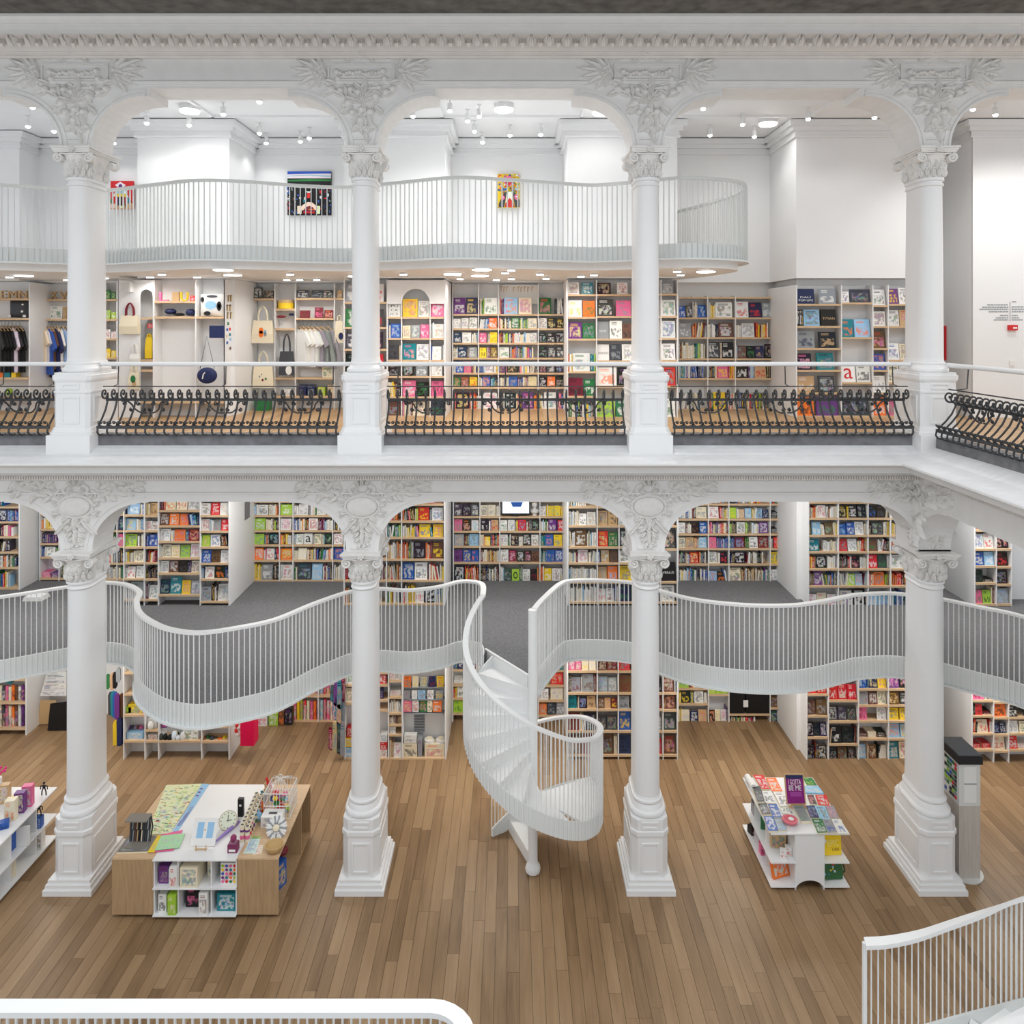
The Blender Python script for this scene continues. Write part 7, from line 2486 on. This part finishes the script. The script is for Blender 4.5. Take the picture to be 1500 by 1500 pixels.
for x in (TXA + .008, TXA + .335, TXA + .79, TXB - .008):
    part('white_divider', MB().box(x - .008, x + .008, TY0, TY0 + .45, .06, TZ - .015), M['white'], gt)
part('cubby_back', MB().box(TXA, TXB, TY0 + .45, TY0 + .465, .06, TZ - .015), M['white'], gt)
for (x, y) in ((TX0 + .2, TY0 + .25), (TX1 - .2, TY0 + .25), (TX0 + .2, TY1 - .25), (TX1 - .2, TY1 - .25)):
    part('foot', MB().cyl((x, y), .04, 0, .05, 10), M['black'], gt)
# goods in the cubbyholes
for nm, lb, x, z, w_, d_, h, c, a, y in (
    ('gift_bag', 'purple gift bag in the upper left cubbyhole', -4.80, .432, .13, .25, .24, 'v', 'm', TY0 + .06), ('gift_bag', 'white narrow gift bag beside the purple bag', -4.70, .432, .06, .22, .2, 'w', 'k', TY0 + .06), ('gift_bag', 'white and red flowered gift bag in the upper left cubbyhole', -4.63, .432, .10, .3, .29, 'w', 'r', TY0 - .03),
    ('gift_bag', 'large cream gift bag with leaf print in the upper middle cubbyhole', -4.42, .432, .24, .3, .27, 'i', 't', TY0 - .02), ('gift_bag', 'second leaf print gift bag behind the large one', -4.20, .432, .1, .1, .28, 'i', 't', TY0 + .2), ('gift_box', 'white box with coloured dots in the upper right cubbyhole', -3.90, .432, .22, .2, .29, 'w', 'p', TY0 + .05),
    ('gift_bag', 'white and black cat-shaped bag in the lower left cubbyhole', -4.80, .062, .11, .25, .25, 'w', 'k', TY0 + .02), ('gift_bag', 'pale green gift bag in the lower left cubbyhole', -4.65, .062, .11, .3, .27, 'l', 'i', TY0 - .03), ('gift_bag', 'black and pink flowered gift bag in the lower middle cubbyhole', -4.42, .062, .2, .2, .28, 'k', 'p', TY0 + .12), ('gift_bag', 'white spotted tall gift bag in the lower middle cubbyhole', -4.22, .062, .12, .3, .30, 'w', 'm', TY0 - .03), ('gift_bag', 'teal patterned gift bag in the lower right cubbyhole', -3.93, .062, .26, .2, .24, 't', 'w', TY0 + .05)):
    m = MB().box(-w_ / 2, w_ / 2, 0, d_, 0, h, C(c), C(a), front=rg.uniform(.05, .95))
    o = single(nm, m, M['print'], lb, 'bag' if 'bag' in nm else 'box', (x, y, z), 'goods in the gift table cubbyholes')
    if 'coloured dots' in lb:
        for i in range(4):
            for j in range(5):
                cc = C('pgvobrytl'[(i * 5 + j * 2) % 9])
                dd = MB().add([(-.082 + .055 * i + .021 * math.cos(2 * PI * k / 10), -.002, .035 + .054 * j + .021 * math.sin(2 * PI * k / 10)) for k in range(10)], [tuple(range(10))], cc, cc)
                part('dot', dd, M['paint'], o, world=False)
shelf_item('blue_bag', 'blue and yellow bag inside the open oak end of the gift table', 'bag', -3.36, 11.0, .092, .2, .16, .36, 'b', 'y', 1.2)
lump('bow', 'purple ribbon bow on the blue bag in the oak end', 'bow', 0, 0, 1, (.09, .09, .06), C('m'))
bpy.data.objects['bow' if False else [o.name for o in COL.objects if o.name.startswith('bow')][-1]].location = (-3.33, 11.12, .455)
# articles on the table top (photo corners -> table plane)
def Z83(l):
    return [(170 + x / 8.333, 1140 + y / 8.333) for x, y in l]


ws = flat_book(Z83([(370, 690), (660, 670), (1045, 65), (610, 85)]), TZ + .001, .004, s2l((.86, .88, .72)), s2l((.86, .88, .72)), 'pale green patterned wrapping sheet covering the left of the gift table', 'wrapping_sheet', 'paper', 'papers on the gift table')
qa, qb, qc, qd = [on_top(x, y, TZ + .005) - Vector((ws.location.x, ws.location.y, TZ + .001)) for x, y in Z83([(370, 690), (660, 670), (1045, 65), (610, 85)])]
m = MB()
for i in range(190):
    u, v = rg.uniform(.03, .95), rg.uniform(.02, .96)
    p = (qa * (1 - u) + qb * u) * (1 - v) + (qd * (1 - u) + qc * u) * v
    c_ = C(rg.choice('rolecelelg'), .1)
    w_ = rg.uniform(.01, .024)
    m.box(p.x - w_, p.x + w_, p.y - .006, p.y + .006, .0042, .0052, c_)
part('print', m, M['paint'], ws, world=False)
flat_book(Z83([(690, 650), (760, 635), (1140, 70), (1050, 65)]), TZ + .001, .006, C('c'), C('v'), 'pale blue strip of patterned paper beside the green wrapping sheet', 'wrapping_sheet', 'paper', 'papers on the gift table')
for i, (cr, c) in enumerate((([(440, 905), (700, 880), (815, 630), (540, 690)], 'p'), ([(385, 900), (470, 900), (560, 700), (510, 700)], 'y'), ([(470, 880), (770, 845), (845, 670), (550, 700)], 'l'))):
    flat_book(Z83(cr), TZ + .006 + .006 * i, .005, s2l((.66, .84, .66)) if c == 'l' else C(c, .05), None if c == 'l' else C(c), '%s plastic folder, %s of three fanned on the gift table' % ('pale green' if c == 'l' else PALN[c], ('bottom', 'middle', 'top')[i]), 'folder', 'folder', 'fanned folders')
flat_book(Z83([(10, 905), (385, 895), (500, 700), (150, 700)]), TZ + .0, .02, s2l((.5, .48, .45)), C('e'), 'grey tray under the wire display stand on the gift table', 'tray', 'tray', None)
ds = thing('display_stand', (*on_top(202, 1240, TZ)[:2], TZ + .021), 'grey metal display stand of pens on the gift table', 'display stand')
m = MB()
GM = s2l((.52, .50, .47))
m.box(-.15, .15, -.07, .11, .36, .375, GM)
m.box(-.14, .14, -.09, .07, 0, .02, GM)
m.tube([(-.14, .06, .01), (-.15, .1, .2), (-.14, .09, .36)], .012, 5, C('d')).tube([(.14, .06, .01), (.16, .1, .2), (.14, .09, .36)], .012, 5, C('d'))
part('frame', m, M['paint'], ds, world=False)
part('back_plate', MB().loft([[(-.13, .05, .02), (.13, .05, .02), (.13, .06, .02), (-.13, .06, .02)], [(-.14, .09, .2), (.14, .09, .2), (.14, .1, .2), (-.14, .1, .2)], [(-.13, .08, .36), (.13, .08, .36), (.13, .09, .36), (-.13, .09, .36)]], col=C('d')), M['paint'], ds, world=False)
for k in range(9):
    x_ = -.12 + .03 * k
    for (z0, z1) in ((.03, .17), (.2, .33)):
        part('pen', MB().tube([(x_, .035, z0), (x_ + .004, .055, z1)], .008, 5, C('deuakid'[k % 7])), M['paint'], ds, world=False)
nb = thing('sample_frame', (*on_top(296, 1243, TZ)[:2], TZ + .001), 'clear plastic folder standing on a small wooden easel', 'frame')
m = MB()
m.xf = Matrix.Rotation(-.5, 4, 'X')
m.box(-.17, .17, .0, .012, .03, .36, C('w')).box(-.11, -.02, -.003, 0, .12, .31, C('c')).box(.03, .12, -.003, 0, .12, .31, C('c'))
part('folder', m, M['paint'], nb, world=False)
part('easel', MB().tube([(-.08, -.04, .02), (.08, -.04, .02)], .01, 5, C('a')).tube([(-.07, -.05, 0), (-.07, -.04, .07)], .008, 5, C('a')).tube([(.07, -.05, 0), (.07, -.04, .07)], .008, 5, C('a')).tube([(0, .16, 0), (0, .1, .2)], .008, 5, C('a')), M['paint'], nb, world=False)
ck = thing('clock', (*on_top(334, 1212, TZ)[:2], TZ + .001), 'round cream table clock with pale green dial on the gift table', 'clock')
tmc = Matrix.Rotation(-.75, 4, 'X') @ Matrix.Rotation(.25, 4, 'Y')
m = MB()
m.xf = Matrix.Translation((0, 0, .10)) @ Matrix.Rotation(.25, 4, 'Z') @ Matrix.Rotation(.85, 4, 'X')
m.cyl((0, 0), .13, -.05, .0, 24, s2l((.80, .76, .68))).cyl((0, 0), .115, 0, .004, 24, s2l((.88, .9, .82)))
part('case', m, M['paint'], ck, True, world=False)
m2 = MB()
m2.xf = m.xf
for k in range(12):
    a = 2 * PI * k / 12
    m2.box(.095 * math.cos(a) - .006, .095 * math.cos(a) + .006, .095 * math.sin(a) - .006, .095 * math.sin(a) + .006, .004, .006, C('k'))
m2.box(-.004, .004, -.02, .07, .005, .007, C('k')).box(-.02, .05, -.004, .004, .006, .008, C('k'))
part('dial_marks', m2, M['paint'], ck, world=False)
pa, pb = on_top(314, 1236, TZ + .01), on_top(350, 1205, TZ + .01)
mid = (pa + pb) / 2
single('umbrella', MB().tube([pa - mid, (pb - pa) * .1, pb - mid], [.012, .026, .02], 8, s2l((.62, .53, .80))), M['paint'], 'folded lilac umbrella lying across the white table top', 'umbrella', (mid.x, mid.y, TZ + .027), smooth=True)
ib = thing('ink_bottle', (*on_top(342, 1246, TZ)[:2], TZ + .001), 'plum glass ink bottle with a round stopper at the table front', 'bottle')
part('body', MB().box(-.065, .065, -.055, .055, 0, .11, s2l((.48, .18, .34))).box(-.05, .05, -.045, .045, .11, .125, s2l((.6, .4, .5))), M['paint'], ib, world=False)
part('stopper', MB().ball((0, 0, .175), .045, 10, 6, s2l((.55, .2, .38))), M['paint'], ib, True, world=False)
part('label', MB().box(-.045, .045, -.058, -.055, .02, .05, C('w')), M['paint'], ib, world=False)
# rack of patterned tubes (umbrellas) along the white / oak joint
for i in range(9):
    p = on_top(355 + 2.6 * i, 1233 - 6.0 * i, TZ)
    for j in range(2):
        m = MB().cyl((0, 0), .034, 0, .24 - .02 * j, 10, C('i'), ).cyl((0, 0), .035, .05, .10, 10, C('prmvg'[i % 5])).cyl((0, 0), .035, .15, .18, 10, C('vdpet'[i % 5])).cyl((0, 0), .022, .24 - .02 * j, .243 - .02 * j, 8, C('d'))
        single('patterned_tube', m, M['paint'], '%s patterned tube from the front, %s row beside the birdcage' % (ORDW[i], ('left', 'right')[j]), 'tube', (p.x + .072 * j, p.y, TZ + .001), 'patterned tubes', True)
single('black_holder', MB().box(-.04, .04, -.03, .03, 0, .26, C('k')).ball((0, -.03, .17), (.02, .008, .02), 8, 4, C('w')), M['paint'], 'black upright holder standing behind the patterned tubes', 'holder', (*on_top(353, 1195, TZ)[:2], TZ + .001))
# tissue box, flower ornament, bowl, papers
tb_ = thing('tissue_box', (*on_top(400, 1206, TZ)[:2], TZ + .001), 'white flower-print tissue box on the oak end', 'box')
part('box', MB().box(-.15, .15, -.1, .1, 0, .15, C('w'), C('e'), front=.42), M['print'], tb_, world=False)
part('slot', MB().box(-.06, .06, -.025, .025, .15, .152, C('d')), M['paint'], tb_, world=False)
fl_ = thing('paper_rosette', (*on_top(405, 1226, TZ)[:2], TZ + .001), 'grey and white pleated paper rosette in front of the tissue box', 'ornament')
m = MB()
for k in range(26):
    a = 2 * PI * k / 26
    for rr in (.08, .15):
        m.xf = Matrix.Translation((0, 0, .13)) @ Matrix.Rotation(-.55, 4, 'X') @ Matrix.Rotation(a + rr, 4, 'Y')
        m.box(-.012, .012, -.012 if rr < .1 else .0, .0 if rr < .1 else .012, .03, rr, C('w' if k % 3 else 'e'))
part('petals', m, M['paint'], fl_, world=False)
m = MB()
m.xf = Matrix.Translation((0, 0, .13)) @ Matrix.Rotation(-.55, 4, 'X')
m.ball((0, -.02, 0), (.05, .02, .05), 12, 5, C('i'))
part('centre', m, M['paint'], fl_, True, world=False)
bw = on_top(402, 1247, TZ)
m = MB()
prof = [(.05, 0), (.09, .02), (.12, .06), (.13, .10), (.12, .10), (.105, .06), (.07, .03), (.01, .025)]
m.loft([[(r * math.cos(2 * PI * k / 20), r * math.sin(2 * PI * k / 20), z) for k in range(20)] for r, z in prof], True, True, s2l((.78, .66, .46)))
single('wooden_bowl', m, M['paint'], 'small wooden bowl at the front of the oak end', 'bowl', (bw.x, bw.y, TZ + .001), smooth=True)
flat_book([(356, 1250), (374, 1250), (382, 1226), (368, 1226)], TZ + .001, .005, s2l((.80, .88, .86)), C('c'), 'pale blue card lying on the oak end of the table', 'card', 'card', None)
flat_book([(370, 1252), (383, 1250), (386, 1238), (377, 1238)], TZ + .001, .004, C('i'), C('p'), 'white tag with a pink shape beside the pale blue card', 'tag', 'tag', None)
flat_book([(368, 1228), (380, 1228), (382, 1225), (370, 1225)], TZ + .007, .004, C('l'), C('g'), 'green strip at the head of the pale blue card', 'tag', 'tag', None)
# birdcage full of paper flowers
bc = thing('birdcage', (*on_top(411, 1187, TZ)[:2], TZ + .001), 'white wire birdcage filled with bright paper flowers', 'birdcage')
bw_, bd_, bh_ = .19, .20, .36
for z in (.0, .18, bh_):
    part('hoop', MB().tube([(-bw_, -bd_, z + .006), (bw_, -bd_, z + .006), (bw_, bd_, z + .006), (-bw_, bd_, z + .006)], .008, 5, C('w'), True), M['paint'], bc, world=False)
for k in range(9):
    t_ = -1 + 2 * k / 8
    for s in (-1, 1):
        part('wire', MB().tube([(t_ * bw_, s * bd_, 0), (t_ * bw_, s * bd_, bh_), (t_ * bw_ * .7, s * bd_ * .6, bh_ + .09), (t_ * .02, 0, bh_ + .12)], .0035, 4, C('w')), M['paint'], bc, world=False)
        if 0 < k < 8:
            part('wire', MB().tube([(s * bw_, t_ * bd_, 0), (s * bw_, t_ * bd_, bh_)], .0035, 4, C('w')), M['paint'], bc, world=False)
part('finial', MB().tube([(.03 * math.cos(2 * PI * k / 10), 0, bh_ + .15 + .03 * math.sin(2 * PI * k / 10)) for k in range(10)], .006, 5, C('w'), True), M['paint'], bc, world=False)
for i in range(26):
    c = 'pyorlbcvgrp'[i % 11]
    x_, y_, z_ = rg.uniform(-.14, .14), rg.uniform(-.15, .13), rg.choice((.05, .09, .2, .25))
    m = MB()
    for q in range(5):
        a = 2 * PI * q / 5
        m.ball((.028 * math.cos(a), .028 * math.sin(a), 0), (.024, .024, .02), 6, 4, C(c, .1))
    o = single('paper_flower', m, M['paint'], '%s paper flower, number %s of the loose ones inside the birdcage' % (PALN[c], ORDW[i]), 'flower', (bc.location.x + x_, bc.location.y + y_, TZ + z_), 'paper flowers in the birdcage')
# carved masks behind the tubes
for i, (px, py, c, z_) in enumerate(((391, 1166, 'a', .0), (386, 1178, 'u', .0), (384, 1190, 'o', .0), (379, 1203, 'c', .0), (393, 1158, 'r', .0))):
    p = on_top(px, py, TZ)
    m = MB().ball((0, 0, .07), (.06, .05, .07), 10, 6, C(c)).ball((0, -.05, .08), (.015, .015, .02), 6, 4, C('w')).tube([(0, 0, .12), (-.03, 0, .2)], .018, 6, C('t' if i == 1 else c))
    single('carved_mask', m, M['paint'], '%s carved animal figure, %s of the group beside the birdcage' % (PALN[c], ORDW[i]), 'figure', (p.x, p.y, TZ + .001), 'carved figures', True)

# white board with small tan cut-out letters over the centre recess
bd = thing('letter_board', (PW(759, 0, B).x, B + .02, PW(0, 440, B).z), 'white board with small tan cut-out letters over the centre recess books', 'sign')
q0, q1 = PW(731, 416.5, B + .02), PW(788, 445, B + .02)
part('board', MB().box(q0.x, q1.x, B + .2, B + .215, q1.z, q0.z, C('w')), M['paint'], bd)
for i, px in enumerate((735, 739, 743, 753, 760, 764, 769, 774, 780)):
    p = PW(px, 423 + (i % 2) * 1.5, B + .19)
    part('cutout', MB().box(p.x - .02, p.x - .008, B + .185, B + .2, p.z - .05, p.z + .05, C('a')).box(p.x - .02, p.x + .02, B + .185, B + .2, p.z + .035, p.z + .05, C('a')), M['paint'], bd)
